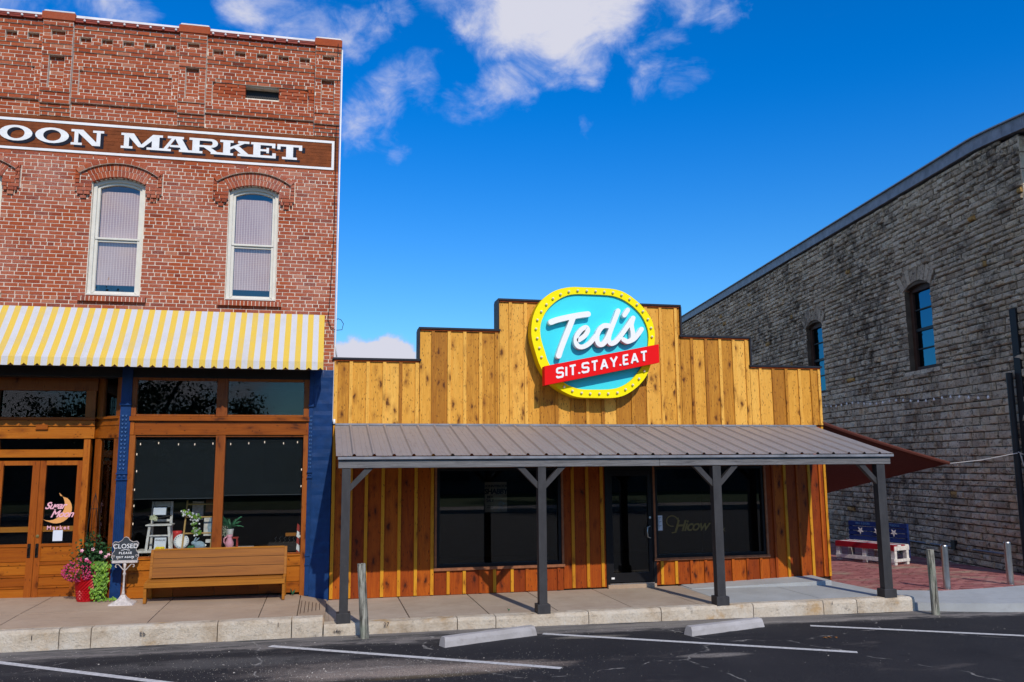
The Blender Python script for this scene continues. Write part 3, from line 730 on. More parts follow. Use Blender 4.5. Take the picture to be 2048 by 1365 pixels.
# ================================================================== TIMBER SHOP
shop = thing('timber_shop', (4.57, 0, .05), 'low cedar board and batten shop with stepped false front and tin porch', 'shop building')
SH = [(.13, 3.90), (1.52, 4.445), (2.89, 4.985), (6.25, 4.435), (7.60, 3.913), (9.02, None)]
def topz(x):
    z = 3.90
    for a, b in ((.13, 3.90), (1.535, 4.445), (2.897, 4.985), (6.24, 4.435), (7.596, 3.915)):
        if x >= a: z = b
    return z
def shop_walls():
    # openings: window 1, door, window 2
    r = random.Random(21)
    body = MB()   # backing wall with side and roof, leaving openings
    def wall(x0, x1, z0, z1, y0=.03, y1=.16): body.box(x0, x1, y0, y1, z0, z1)
    W1 = (1.83, 3.965, .49, 2.10); D = (4.76, 5.61, .13, 2.10); W2 = (5.61, 7.755, .53, 2.10)
    wall(.13, 1.83, .05, 2.8); wall(1.83, 3.965, .05, .47); wall(1.83, 3.965, 2.12, 2.8); wall(3.965, 4.74, .05, 2.8)
    wall(4.74, 7.775, 2.12, 2.8); wall(5.625, 7.775, .05, .51); wall(7.775, 9.0, .05, 2.8)
    xs = [.13, 1.535, 2.897, 6.24, 7.596, 9.0]
    for a, b in zip(xs, xs[1:]): wall(a, b, 2.8, topz(a+.01)-.03)
    body.box(.0+.13, .28, .16, 12, -.2, 2.9); body.box(8.86, 9.0, .16, 12, -.3, 2.9); body.box(.28, 8.86, 11.85, 12, -.3, 2.9)
    body.box(.28, 8.86, .16, 11.85, 2.7, 2.85)
    body.build('wall', M['interior_brown'], shop)
    # interior floor and back partition
    m = MB(); m.box(.28, 8.86, .16, 11.85, -.1, .1); m.build('floor', M['interior'], shop)
    m = MB(); m.box(.28, 8.86, 5.0, 5.1, .1, 2.7); m.build('partition', M['interior'], shop)
    # upper planks + battens
    S = .2718; x0 = .15; edges = [x0+S*i for i in range(33)]
    edges = [.152, .403, .677, .946, 1.216, 1.486, 1.754, 2.028, 2.295, 2.567, 2.845, 3.094, 3.363, 3.63, 3.90, 4.18, 4.46, 4.74, 5.02, 5.30, 5.585, 5.863, 6.157, 6.453, 6.73, 7.006, 7.275, 7.53, 7.788, 8.049, 8.312, 8.584, 8.837, 9.0]
    steps = [1.535, 2.897, 6.24, 7.596]
    for a, b in zip(edges, edges[1:]):
        t = r.choice([.15, .35, .5, .62, .75, .9, 1.0])+r.uniform(-.08, .08)
        cut = [s for s in steps if a+.01 < s < b-.01]
        xs = [a]+cut+[b]
        for c, d in zip(xs, xs[1:]):
            top = topz((c+d)/2)-.03
            m = MB(); m.bbox(c+.004, d-.004, -.0, .028, 2.83, top, .002, min(1, max(0, t))); m.build('plank', M['plank'], shop)
    for i, e in enumerate(edges):
        z = min(topz(e-.03), topz(e+.03)); t = min(1, max(0, r.choice([.0, .25, .85, 1.0, 1.0])+r.uniform(-.1, .1)))
        xa, xb = (e-.024, e+.030)
        if i == 0: xa, xb = .132, .19
        if i == len(edges)-1: xa, xb = 8.965, 9.015
        m = MB(); m.bbox(xa, xb, -.024, -.001, 2.83, z-.03, .002, t); m.build('batten', M['plank'], shop)
    # horizontal drip trim under the flashing and flashing cap
    segs = [(.12, 1.535, 3.90), (1.535, 2.897, 4.445), (2.897, 6.24, 4.985), (6.24, 7.596, 4.435), (7.596, 9.03, 3.915)]
    for a, b, z in segs:
        m = MB(); m.box(a+.01, b-.01, -.030, -.002, z-.045, z-.022, .4); m.build('top_trim', M['plank_low'], shop)
        m = MB(); m.box(a-.02, b+.02, -.05, .30, z-.02, z+.012); m.build('parapet_flashing', M['flash'], shop)
    for x, za, zb_, s in ((1.535, 3.90, 4.445, -1), (2.897, 4.445, 4.985, -1), (6.24, 4.435, 4.985, 1), (7.596, 3.915, 4.435, 1)):
        m = MB()
        if s < 0: m.box(x-.03, x-.002, -.045, .29, za+.014, zb_-.021)
        else: m.box(x+.002, x+.03, -.045, .29, za+.014, zb_-.021)
        m.build('parapet_flashing', M['flash'], shop)
    # lower planks and battens, left of window 1, between, right
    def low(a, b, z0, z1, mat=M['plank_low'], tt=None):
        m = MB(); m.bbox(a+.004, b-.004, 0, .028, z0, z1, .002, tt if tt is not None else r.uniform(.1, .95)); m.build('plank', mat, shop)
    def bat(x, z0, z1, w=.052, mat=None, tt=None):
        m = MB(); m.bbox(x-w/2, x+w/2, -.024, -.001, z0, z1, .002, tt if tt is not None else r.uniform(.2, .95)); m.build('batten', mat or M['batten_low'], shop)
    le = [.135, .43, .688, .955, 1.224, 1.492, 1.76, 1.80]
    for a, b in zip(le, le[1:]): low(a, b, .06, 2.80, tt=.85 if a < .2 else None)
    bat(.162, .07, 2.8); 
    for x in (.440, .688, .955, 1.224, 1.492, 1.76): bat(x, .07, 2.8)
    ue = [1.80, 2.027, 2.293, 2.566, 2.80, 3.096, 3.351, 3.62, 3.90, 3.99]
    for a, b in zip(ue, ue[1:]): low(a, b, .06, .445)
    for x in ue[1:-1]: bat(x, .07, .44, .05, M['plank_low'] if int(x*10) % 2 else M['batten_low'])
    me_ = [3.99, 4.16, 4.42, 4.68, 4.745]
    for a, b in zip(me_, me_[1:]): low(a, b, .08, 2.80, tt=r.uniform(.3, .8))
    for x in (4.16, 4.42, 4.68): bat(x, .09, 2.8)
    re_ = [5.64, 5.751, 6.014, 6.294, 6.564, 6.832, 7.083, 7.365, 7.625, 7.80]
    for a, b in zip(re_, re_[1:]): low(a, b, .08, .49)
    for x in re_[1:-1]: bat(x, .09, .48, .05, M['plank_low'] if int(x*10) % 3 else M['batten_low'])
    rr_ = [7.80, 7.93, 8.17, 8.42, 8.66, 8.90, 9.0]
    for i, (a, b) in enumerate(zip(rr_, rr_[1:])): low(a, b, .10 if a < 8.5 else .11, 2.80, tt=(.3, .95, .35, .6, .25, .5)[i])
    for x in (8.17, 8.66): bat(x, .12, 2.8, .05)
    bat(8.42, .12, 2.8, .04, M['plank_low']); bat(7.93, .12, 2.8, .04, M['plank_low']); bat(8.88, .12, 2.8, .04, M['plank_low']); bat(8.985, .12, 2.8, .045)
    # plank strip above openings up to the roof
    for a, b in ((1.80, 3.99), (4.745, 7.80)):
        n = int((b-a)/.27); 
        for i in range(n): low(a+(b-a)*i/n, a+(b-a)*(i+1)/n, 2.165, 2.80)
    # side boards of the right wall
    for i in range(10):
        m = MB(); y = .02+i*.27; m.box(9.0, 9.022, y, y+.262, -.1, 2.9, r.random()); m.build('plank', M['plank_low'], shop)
    # windows
    def window(x0, x1, z0, z1, mull=None, trimleft=True):
        f = MB(); f.box(x0, x0+.05, .0, .09, z0, z1); f.box(x1-.05, x1, .0, .09, z0, z1); f.box(x0+.05, x1-.05, .002, .09, z0, z0+.05); f.box(x0+.05, x1-.05, .002, .09, z1-.05, z1)
        wf = f.build('window', M['bronze'], shop)
        g = MB(); g.box(x0+.05, x1-.05, .045, .051, z0+.05, z1-.05); g.build('pane', M['glass_dark'], wf)
        t = MB(); t.box(x0-.035, x0, -.028, .0, z0-.04, z1+.03); t.box(x1, x1+.035, -.028, 0, z0-.04, z1+.03)
        t.box(x0, x1, -.030, .0, z1, z1+.035); t.box(x0-.045, x1+.045, -.045, 0, z0-.045, z0-.0, .6); t.build('window_trim', M['trim'], wf)
        return wf
    window(1.835, 3.96, .49, 2.10); window(5.655, 7.755, .535, 2.10)
    # door with aluminium frame
    d = MB(); d.box(4.745, 4.80, -.02, .09, .12, 2.10); d.box(5.60, 5.652, -.02, .09, .12, 2.10); d.box(4.80, 5.60, -.018, .09, 2.03, 2.10)
    fr = d.build('door_frame', M['bronze'], shop)
    d = MB(); z0, z1 = .15, 2.02; d.box(4.805, 4.875, -.005, .045, z0, z1); d.box(5.525, 5.595, -.005, .045, z0, z1); d.box(4.875, 5.525, -.004, .045, z0, z0+.15); d.box(4.875, 5.525, -.004, .045, z1-.08, z1)
    dr = d.build('door', M['bronze'], shop)
    g = MB(); g.box(4.875, 5.525, .018, .024, z0+.15, z1-.08); g.build('pane', M['glass_dark'], dr)
    h = MB(); h.tube([(5.555, -.005, 1.08), (5.535, -.05, 1.08), (5.49, -.055, 1.06), (5.485, -.055, .98), (5.49, -.055, .90), (5.535, -.05, .88), (5.555, -.005, .88)], .009, 8); h.build('handle', M['steel'], dr, smooth=True)
    h = MB(); h.lathe([(.022, 0), (.02, .01), (.0, .012)], 0, 0, 12); h.xf(Matrix.Translation((5.555, -.005, 1.22)) @ Matrix.Rotation(RAD(90), 4, 'X')); h.build('lock_cylinder', M['steel'], dr)
    h = MB(); h.box(4.83, 4.885, -.009, -.006, .205, .235); h.build('sticker', M['white'], dr)
    m = MB(); m.box(4.80, 5.60, -.03, .12, .118, .137); m.build('threshold', M['steel'], shop)
    m = MB(); m.bbox(4.76, 5.63, -.05, .03, .04, .117, .006, .3); o = m.build('door_sill', M['concrete_tan'], shop)
    # notice, poster and gold lettering on the glass
    m = MB(); m.box(5.655, 5.80, .030, .040, .995, 1.25); n = m.build('notice', M['paper'], shop)
    m = MB()
    for k in range(9): m.box(5.675, 5.78-.02*(k % 3), .0285, .030, 1.21-.022*k, 1.216-.022*k)
    m.build('notice_print', M['chalk'], n)
    m = text_mesh('Hicow', .27, facing(6.34, .04, 1.06), .001, .35, .004, .88); m.add(text_mesh('TX', .09, facing(6.93, .04, .98), .001, 0, .001))
    m.ribbon([(5.985+.105*math.cos(RAD(a)), 1.15+.09*math.sin(RAD(a))) for a in range(20, 300, 20)], .018, .038, .042, True, .5, False); m.ribbon([(6.10, 1.20), (6.09, 1.05), (6.05, .96), (5.98, .95)], .02, .0385, .042)
    m.build('gold_lettering', M['gold'], shop)
    p = MB(); p.box(2.66, 3.04, .10, .106, 1.36, 1.86); po = p.build('poster', M['poster'], shop)
    m = text_mesh('DONNYBROOK', .062, facing(2.85, .098, 1.79), .0008, 0, .0015, .9); m.add(text_mesh('SHABBY', .12, facing(2.85, .098, 1.70), .0008, .1, .004, .9)); m.add(text_mesh('MIX\nSALE', .06, facing(2.75, .098, 1.58), .0008, 0, .001))
    m.box(2.70, 2.80, .0975, .099, 1.43, 1.44); m.box(2.70, 2.81, .0975, .099, 1.46, 1.47); m.build('poster_print', M['chalk'], po)
    m = MB(); m.ribbon([(2.93, 1.54), (2.90, 1.48), (2.95, 1.46), (2.99, 1.50), (2.93, 1.54)], .02, .0965, .099); m.ribbon([(2.89, 1.39), (2.93, 1.46), (2.97, 1.39)], .022, .0965, .099); m.build('poster_figure', M['castgrey'], po)
shop_walls()

# glove-like hanging cleaner and stick seen inside the door
o_ = thing('hanging_mop', (5.72, .25, 1.3), 'pale mop head on a wooden stick leaning inside the glass front', 'mop')
m = MB(); m.tube([(5.70, .25, .55), (5.72, .25, 1.25)], .014, 8); m.build('handle', M['trim'], o_)
m = MB(); m.lathe([(.02, 1.24), (.075, 1.36), (.085, 1.55), (.07, 1.8), (.055, 1.9), (.01, 1.92)], 5.72, .25, 14); m.build('mop_head', M['castgrey'], o_, smooth=True)
m = MB(); m.tube([(5.69, .2, 1.42), (5.685, .2, 1.30)], .026, 8); m.tube([(5.76, .2, 1.42), (5.765, .2, 1.30)], .026, 8); m.build('green_clip', M['leaf_lime'], o_)

# ---------------------------------------------------------------- porch
porch = thing('porch', (4.5, -1.1, .05), 'tin roofed timber porch on four charcoal posts along the cedar shop', 'porch')
PSL = (2.80-2.285)/2.12
def porch_build():
    S = .2735; x_start = .165; k = 0; x = x_start
    y0, z0, y1, z1 = -.03, 2.795, -2.15, 2.283
    while x < 8.86:
        n = 3; xe = min(8.87, x+S*n)
        prof = []; xx = x
        while xx < xe-.01:
            c = xx+S-.0+.0
            e = min(xx+S, xe)
            rc = e-.0
            prof += [(xx, 0)]
            # two faint stiffeners, then the high rib
            prof += [(xx+.085, 0), (xx+.092, .004), (xx+.10, 0), (xx+.155, 0), (xx+.162, .004), (xx+.17, 0)]
            if e-xx > .26: prof += [(e-.058, 0), (e-.040, .026), (e-.018, .026), (e, 0)]
            xx = e
        prof.append((xe, 0)); m = MB(); nb = len(prof)
        sag = [0, .25, .5, .75, 1]
        for f in sag:
            for (px, pz) in prof:
                yy = y0+(y1-y0)*f; zz = z0+(z1-z0)*f+pz+noise.noise(Vector((px*1.3, f*3, 2)))*.003
                m.v.append((px, yy, zz))
        for i in range(len(sag)-1):
            for j in range(nb-1):
                q = i*nb+j; m.f.append((q, q+nb, q+nb+1, q+1)); m.t.append(.5)
        m.build('roof_panel', M['roof'], porch); x = xe
    m = MB(); m.box(.17, 8.86, -.04, -.026, 2.80, 2.832); m.build('roof_flashing', M['grey_metal'], porch)
    # eave trim, fascia beam, ledger, rafters
    m = MB(); m.box(.19, 8.87, -2.142, -2.12, 2.235, 2.272); m.build('eave_trim', M['grey_metal'], porch)
    m = MB(); m.bbox(.20, 4.9, -2.10, -2.02, 2.115, 2.245, .004, .4); m.build('beam', M['beam'], porch)
    m = MB(); m.bbox(4.905, 8.83, -2.10, -2.02, 2.117, 2.245, .004, .6); m.build('beam', M['beam'], porch)
    for i in range(12):
        x = .35+i*.755; m = MB()
        m.hexa([(x-.02, -2.01, 2.17), (x+.02, -2.01, 2.17), (x+.02, -.03, 2.655), (x-.02, -.03, 2.655), (x-.02, -2.01, 2.29), (x+.02, -2.01, 2.29), (x+.02, -.03, 2.775), (x-.02, -.03, 2.775)]); m.build('rafter', M['blackwood'], porch)
    xs = (.31, 3.09, 5.83, 8.655)
    for i, x in enumerate(xs):
        w = (.058, .058, .066, .072)[i]
        p = MB(); p.bbox(x-w, x+w, -2.09, -1.97, .06, 2.114, .005, .4); po = p.build('post', M['blackwood'], porch)
        q = MB(); q.bbox(x-w-.035, x+w+.035, -2.125, -1.935, .055, .19, .006, .4); q.build('plinth', M['blackwood'], po)
        br = []
        if i < 3: br.append(1)
        if i > 0: br.append(-1)
        for s in br:
            a = x+s*w; b_ = x+s*(w+.31); m = MB()
            pts = [(a, 1.80), (a, 1.90), (x+s*(w+.20), 2.113), (b_, 2.113)]
            if s < 0: pts = pts[::-1]
            m.prism(pts, -2.07, -1.99); m.build('brace', M['blackwood'], porch)
porch_build()

# ---------------------------------------------------------------- roadside sign on the false front
sign = thing('marquee_sign', (4.5, -.15, 3.3), 'rounded yellow and turquoise lettered sign with bulbs on the false front', 'sign')
def sign_build():
    outer = [(3.398, 4.438), (3.426, 4.635), (3.515, 4.844), (3.658, 5.005), (3.853, 5.125), (4.103, 5.188), (4.39, 5.194), (4.716, 5.193), (4.916, 5.180), (5.098, 5.129), (5.297, 5.003), (5.458, 4.849), (5.582, 4.667), (5.631, 4.474), (5.634, 4.333), (5.612, 4.15), (5.585, 3.98), (5.526, 3.824), (5.457, 3.666), (5.343, 3.526), (5.194, 3.404), (5.01, 3.308), (4.812, 3.272), (4.492, 3.270), (4.209, 3.279), (4.0, 3.345), (3.793, 3.471), (3.625, 3.660), (3.529, 3.838), (3.454, 4.073), (3.404, 4.276)]
    inner = [(3.554, 4.442), (3.591, 4.606), (3.69, 4.781), (3.85, 4.934), (4.029, 5.033), (4.208, 5.069), (4.46, 5.073), (4.713, 5.072), (4.895, 5.057), (5.076, 4.995), (5.256, 4.878), (5.40, 4.726), (5.49, 4.544), (5.517, 4.386), (5.502, 4.20), (5.46, 4.00), (5.39, 3.841), (5.257, 3.67), (5.089, 3.523), (4.852, 3.430), (4.495, 3.410), (4.212, 3.422), (4.00, 3.50), (3.84, 3.63), (3.694, 3.858), (3.628, 4.061), (3.569, 4.26)]
    def smooth(P, n=5):
        out = []; k = len(P)
        for i in range(k):
            p0, p1, p2, p3 = [Vector(P[(i+j-1) % k]) for j in range(4)]
            for q in range(n):
                t = q/n; out.append(tuple(.5*((2*p1)+(p2-p0)*t+(2*p0-5*p1+4*p2-p3)*t*t+(3*p1-p0-3*p2+p3)*t**3)))
        return out
    def resample(P, n):
        L_ = [0]; k = len(P)
        for i in range(k): L_.append(L_[-1]+(Vector(P[(i+1) % k])-Vector(P[i])).length)
        out = []
        for q in range(n):
            s = L_[-1]*q/n
            for i in range(k):
                if L_[i+1] >= s:
                    f = (s-L_[i])/(L_[i+1]-L_[i]); a, b = Vector(P[i]), Vector(P[(i+1) % k]); out.append(tuple(a+(b-a)*f)); break
        return out
    n = 120; O = resample(smooth(outer), n); I = resample(smooth(inner), n)
    c = Vector((4.5, 4.25))
    # align start index by angle
    ang = lambda p: math.atan2(p[1]-c.y, p[0]-c.x)
    def bya(P): 
        k = min(range(n), key=lambda i: abs(ang(P[i])-math.pi*.98)); return P[k:]+P[:k]
    O, I = bya(O), bya(I)
    y0, y1 = -.30, -.06
    m = MB()
    for i in range(n):     # yellow ring face
        j = (i+1) % n; m.quad((O[i][0], y0, O[i][1]), (I[i][0], y0, I[i][1]), (I[j][0], y0, I[j][1]), (O[j][0], y0, O[j][1]))
    ring = m.build('yellow_border', M['yellow'], sign)
    m = MB()
    for i in range(n):
        j = (i+1) % n; m.quad((O[i][0], y0+.001, O[i][1]), (O[j][0], y0+.001, O[j][1]), (O[j][0], y1, O[j][1]), (O[i][0], y1, O[i][1]))
    for i in range(n):
        j = (i+1) % n; m.quad((I[i][0], y0, I[i][1]), (I[i][0], y0+.045, I[i][1]), (I[j][0], y0+.045, I[j][1]), (I[j][0], y0, I[j][1]))
    m.build('rim', M['yellow_edge'], sign)
    m = MB(); m.v = [(p[0], y0+.040, p[1]) for p in I]; m.f = [tuple(range(n))]; m.t = [.5]; m.build('turquoise_panel', M['cyan'], sign)
    m = MB(); m.v = [(p[0], y1, p[1]) for p in O]; m.f = [tuple(range(n))]; m.t = [.5]; m.build('back_panel', M['yellow_edge'], sign)
    for x in (3.9, 5.1):
        for z in (3.7, 4.7): m = MB(); m.box(x-.03, x+.03, -.06, -.025, z-.03, z+.03); m.build('bracket', M['black'], sign)
    bulbs = [(4.23, 5.129), (4.395, 5.13), (4.555, 5.129), (4.716, 5.125), (4.874, 5.118), (5.034, 5.08), (5.179, 5.013), (5.314, 4.919), (5.421, 4.802), (5.509, 4.663), (5.563, 4.51), (5.575, 4.353), (5.41, 3.741), (5.312, 3.608), (5.193, 3.499), (5.059, 3.419), (4.909, 3.362), (4.742, 3.343), (4.584, 3.342), (4.419, 3.34), (4.266, 3.35), (4.103, 3.383), (3.956, 3.451), (3.568, 3.951), (3.533, 4.108), (3.497, 4.273), (3.475, 4.433), (3.503, 4.59), (3.573, 4.738), (3.664, 4.863), (3.783, 4.971), (3.92, 5.051), (4.07, 5.105)]
    for x, z in bulbs:
        m = MB(); m.lathe([(.012, 0), (.017, .006), (.023, .018), (.018, .034), (.004, .042)], 0, 0, 10); m.xf(Matrix.Translation((x, y0-.001, z)) @ Matrix.Rotation(RAD(90), 4, 'X')); m.build('bulb', M['bulb'], sign, smooth=True)
    # script lettering
    def cr(P, n=5):
        P = [Vector(p) for p in P]; Q = [P[0]]+P+[P[-1]]; out = []
        for i in range(len(P)-1):
            p0, p1, p2, p3 = Q[i:i+4]
            for q in range(n):
                t = q/n; out.append(.5*((2*p1)+(p2-p0)*t+(2*p0-5*p1+4*p2-p3)*t*t+(3*p1-p0-3*p2+p3)*t**3))
        out.append(P[-1]); return out
    S = {'T': [[(3.728, 4.55), (3.829, 4.589), (4.005, 4.636), (4.218, 4.682), (4.392, 4.71)], [(4.129, 4.657), (4.055, 4.48), (3.967, 4.273), (3.898, 4.101), (3.854, 3.973)]],
         'e': [[(4.218, 4.253), (4.325, 4.33), (4.38, 4.42), (4.352, 4.475), (4.275, 4.443), (4.193, 4.347), (4.16, 4.243), (4.19, 4.156), (4.277, 4.134), (4.402, 4.198), (4.53, 4.339)]],
         'd': [[(4.766, 4.514), (4.668, 4.511), (4.582, 4.426), (4.54, 4.305), (4.566, 4.202), (4.637, 4.187), (4.715, 4.275), (4.80, 4.45)], [(4.939, 4.784), (4.858, 4.59), (4.791, 4.432), (4.752, 4.293), (4.785, 4.211), (4.867, 4.23), (4.959, 4.324)]],
         's': [[(4.959, 4.324), (5.072, 4.474), (5.214, 4.667)], [(5.214, 4.667), (5.179, 4.547), (5.197, 4.408), (5.186, 4.295), (5.101, 4.246), (5.021, 4.282)], [(5.101, 4.246), (5.202, 4.287), (5.277, 4.358), (5.363, 4.474)]],
         'apostrophe': [[(5.118, 4.807), (5.051, 4.709)]]}
    ws = {'T': .098, 'e': .080, 'd': .085, 's': .080, 'apostrophe': .08}; e = 0
    for k, strokes in S.items():
        m = MB()
        for st in strokes:
            e += 1; m.ribbon(cr(st) if len(st) > 2 else st, ws[k], -.375-.0006*e, -.262, True, .5, True, 6)
        m.build('script_letter', M['signwhite'], sign)
    # red banner
    BL = Vector((3.580, 3.458)); U = Vector((2.058, .423)); V = Vector((0, .322))
    q = [BL, BL+U, BL+U+V, BL+V]
    m = MB(); m.prism([tuple(p) for p in q], -.46, -.302); m.build('red_banner', M['signred'], sign)
    g = {'S': ([[(1, .82), (1, .92), (.86, 1), (.14, 1), (0, .9), (0, .62), (.14, .53), (.86, .47), (1, .38), (1, .1), (.86, 0), (.14, 0), (0, .08), (0, .2)]], .56),
         'I': ([[(0, 0), (0, 1)]], .0), 'T': ([[(0, 1), (1, 1)], [(.5, .9), (.5, -.06)]], .58), '.': ([[(0, -.06), (0, .12)]], .0),
         'A': ([[(0, -.06), (.5, 1.02)], [(.5, 1.02), (1, -.06)], [(.2, .28), (.8, .28)]], .62), 'Y': ([[(0, 1.06), (.5, .45)], [(1, 1.06), (.5, .45)], [(.5, .5), (.5, -.06)]], .62),
         'E': ([[(0, -.0), (0, 1)], [(-.1, 1), (1, 1)], [(0, .5), (.85, .5)], [(-.1, 0), (1, 0)]], .46)}
    # widths in units of letter height; lay out from .10 to .915 of the banner
    txt = 'SIT.STAY.EAT'; sw = .20; gap = .13
    tot = sum(g[c][1]+sw+gap for c in txt)-gap
    h = .47*V.y; scale = (.80*2.058)/tot; e = 0; x = .095*2.058+sw/2*scale
    for ch in txt:
        st, w = g[ch]; m = MB()
        for s in st:
            e += 1
            pp = []
            for a, b in s:
                X = x+a*w*scale; Zl = .27*V.y+b*h
                pp.append((BL.x+X, BL.y+X/2.058*.423+Zl))
            m.ribbon(pp, sw*scale*.92, -.466-.0005*e, -.459, False, .5, True)
        m.build('block_letter', M['signwhite'], sign); x += (w+sw+gap)*scale
sign_build()

# ================================================================== BRICK BUILDING
brickb = thing('brick_building', (-3, 0, .1), 'two storey red brick corner shop with painted sign band and blue iron columns', 'building')
XL, XR = -6.6, .125
WIN = [(-5.39, 'a'), (-3.305, 'b'), (-1.232, 'c')]
CH = .0607
def brick_facade():
    r = random.Random(77)
    pieces = []
    def breaks_for(z):
        """segments (x0,x1,depth) of the facade at height z; depth = how far it stands proud."""
        segs = []
        piers = [(-6.62, -6.15), (-4.545, -4.10), (-2.485, -2.06), (-.305, XR)]
        if z > 7.70:
            edges = set([XL, XR]); 
            for a, b in piers: edges.add(max(a, XL)); edges.add(b)
            E = sorted(edges)
            for a, b in zip(E, E[1:]):
                mid = (a+b)/2; pier = any(p <= mid <= q for p, q in piers)
                if pier:
                    if z < 7.76: d = .02
                    elif z < 7.83: d = .04
                    elif z < 7.91: d = .06
                    elif z < 8.05: d = .10
                    elif z < 8.15: d = .125
                    elif z < 8.70: d = None
                    elif z < 8.84: d = .145
                    elif z < 9.01: d = .16
                    elif z < 9.10: d = 'n'
                    elif z < 9.18: d = .15
                    else: d = .17
                    if d is None: segs += [(a, a+.11, .125), (a+.11, b-.11, .06), (b-.11, b, .125)]
                    elif d == 'n': segs += [(a, a+.12, .14), (a+.12, b-.12, .08), (b-.12, b, .14)]
                    else: segs.append((a, b, d))
                else:
                    if z < 7.95: segs.append((a, b, 0))
                    elif z < 8.03: segs.append((a, b, .045))
                    elif z < 8.08: segs.append((a, b, .06))
                    elif z < 8.50: segs += [(a, a+.10, .055), (a+.10, b-.11, .02), (b-.11, b, .055)]
                    elif z < 8.57: segs += [(a, a+.15, .055), (a+.15, b-.16, .04), (b-.16, b, .055)]
                    elif z < 8.80: segs.append((a, b, .055))
                    elif z < 8.87: segs.append((a, b, .075))
                    elif z < 8.94: segs.append((a, b, .09))
                    elif z < 9.06:
                        x = a+.09; k = (b-a-.0)/5.0; cur = a
                        for i in range(5):
                            segs.append((cur, x+i*k, .10)); segs.append((x+i*k, x+i*k+.165, .035)); cur = x+i*k+.165
                        segs.append((cur, b, .10))
                    elif z < 9.17: segs.append((a, b, .10))
                    else: segs.append((a, b, .12))
            return segs
        return [(XL, XR, 0)]
    def cut(segs, a, b):
        out = []
        for s in segs:
            if s[1] <= a or s[0] >= b: out.append(s)
            else:
                if s[0] < a-.02: out.append((s[0], a, s[2]))
                if s[1] > b+.02: out.append((b, s[1], s[2]))
        return out
    z = 3.70; row = 0; back = .10
    while z < 9.245:
        zc = z+CH/2; segs = breaks_for(zc)
        extra = []
        for xc, _ in WIN:
            if 4.72 < zc < 4.82: segs = cut(segs, xc-.50, xc+.50)
            elif 4.82 <= zc < 6.48: segs = cut(segs, xc-.395, xc+.395)
            elif 6.48 <= zc < 7.04:
                cz = 5.958
                ro = 1.078; ri = 1.008
                if zc < 6.83: wo = .65
                else: wo = math.sqrt(max(0, ro*ro-(zc-cz)**2)) if zc-cz < ro else 0
                if wo > 0:
                    segs = cut(segs, xc-wo, xc+wo)
                    # hood fill between ring and leg
                    wi = .395
                    rad = math.sqrt(max(0, ri*ri-(zc-cz)**2)); inner = .395
                    # angle limit of the voussoirs (29.3 deg)
                    if zc > 6.64: inner = max(.395, (zc-cz)*math.tan(RAD(29.6))) if (zc-cz)/math.cos(RAD(29.6)) < ri else 9
                    if zc < 6.83: wf = .65-.075
                    else: wf = math.sqrt(max(0, ri*ri-(zc-cz)**2))
                    if zc < 6.60: wf = .65
                    if inner < wf-.03:
                        extra += [(xc-wf, xc-inner, .035 if zc > 6.6 else .05), (xc+inner, xc+wf, .035 if zc > 6.6 else .05)]
                    if 6.60 <= zc < 6.83: extra += [(xc-.65, xc-.575, .065), (xc+.575, xc+.65, .065)]
            if 6.36 < zc < 6.48:
                w0, w1 = (.42, .62) if zc > 6.42 else (.47, .57)
                for s_ in (-1, 1):
                    a, b = sorted((xc+s_*w0, xc+s_*w1)); segs = cut(segs, a, b); extra.append((a, b, .05 if zc > 6.42 else .03))
        # louvred vent
        if 8.28 < zc < 8.47: segs = cut(segs, -1.43, -.90)
        header = (row % 7 == 3); bl = .099 if header else .197
        for (a, b, d) in segs+extra:
            off = (row % 2)*bl/2+r.uniform(-.01, .01)+row*.013*(.5 if header else 1)
            x = a; k0 = math.floor((a-off)/bl)
            nx = (k0+1)*bl+off
            while x < b-.004:
                e = min(nx, b)
                if b-e < .035: e = b
                if e-x > .02:
                    t = r.gauss(.52, .15)
                    if r.random() < .03: t = .12
                    if r.random() < .02: t = 1
                    t = max(0, min(1, t)); j = r.uniform(0, .004); g = .0062
                    yf = -d-j; painted = 7.075 < zc < 7.70
                    h0 = z+g*.9; h1 = z+CH-g*.9; dz = r.uniform(-.0015, .0015)
                    mb = MB(); mb.box(x+g, e-g, yf, back-.02, h0+dz, h1+dz, t)
                    pieces.append((mb, ((x+e)/2, yf, zc), 1.0 if not painted else 1, painted))
                x = e; nx = e+bl if e != b else b
        row += 1; z += CH
    plain = [p[:3] for p in pieces if not p[3]]; pt = [p for p in pieces if p[3]]
    # arches
    for xc, _ in WIN:
        cz = 5.958
        for ring, (ra, rb) in enumerate(((.793, .896), (.902, 1.003))):
            n = 17 if ring else 15
            for i in range(n):
                a0 = RAD(-29.4)+RAD(58.8)*i/n+.004; a1 = RAD(-29.4)+RAD(58.8)*(i+1)/n-.004
                P4 = [(xc+ra*math.sin(a0), cz+ra*math.cos(a0)), (xc+ra*math.sin(a1), cz+ra*math.cos(a1)), (xc+rb*math.sin(a1), cz+rb*math.cos(a1)), (xc+rb*math.sin(a0), cz+rb*math.cos(a0))]
                mb = MB().prism(P4[::-1], -.04-r.uniform(0, .004), .08, max(0, min(1, r.gauss(.45, .2)))); plain.append((mb, (xc, 0, cz+rb), 1.6))
        n = 11
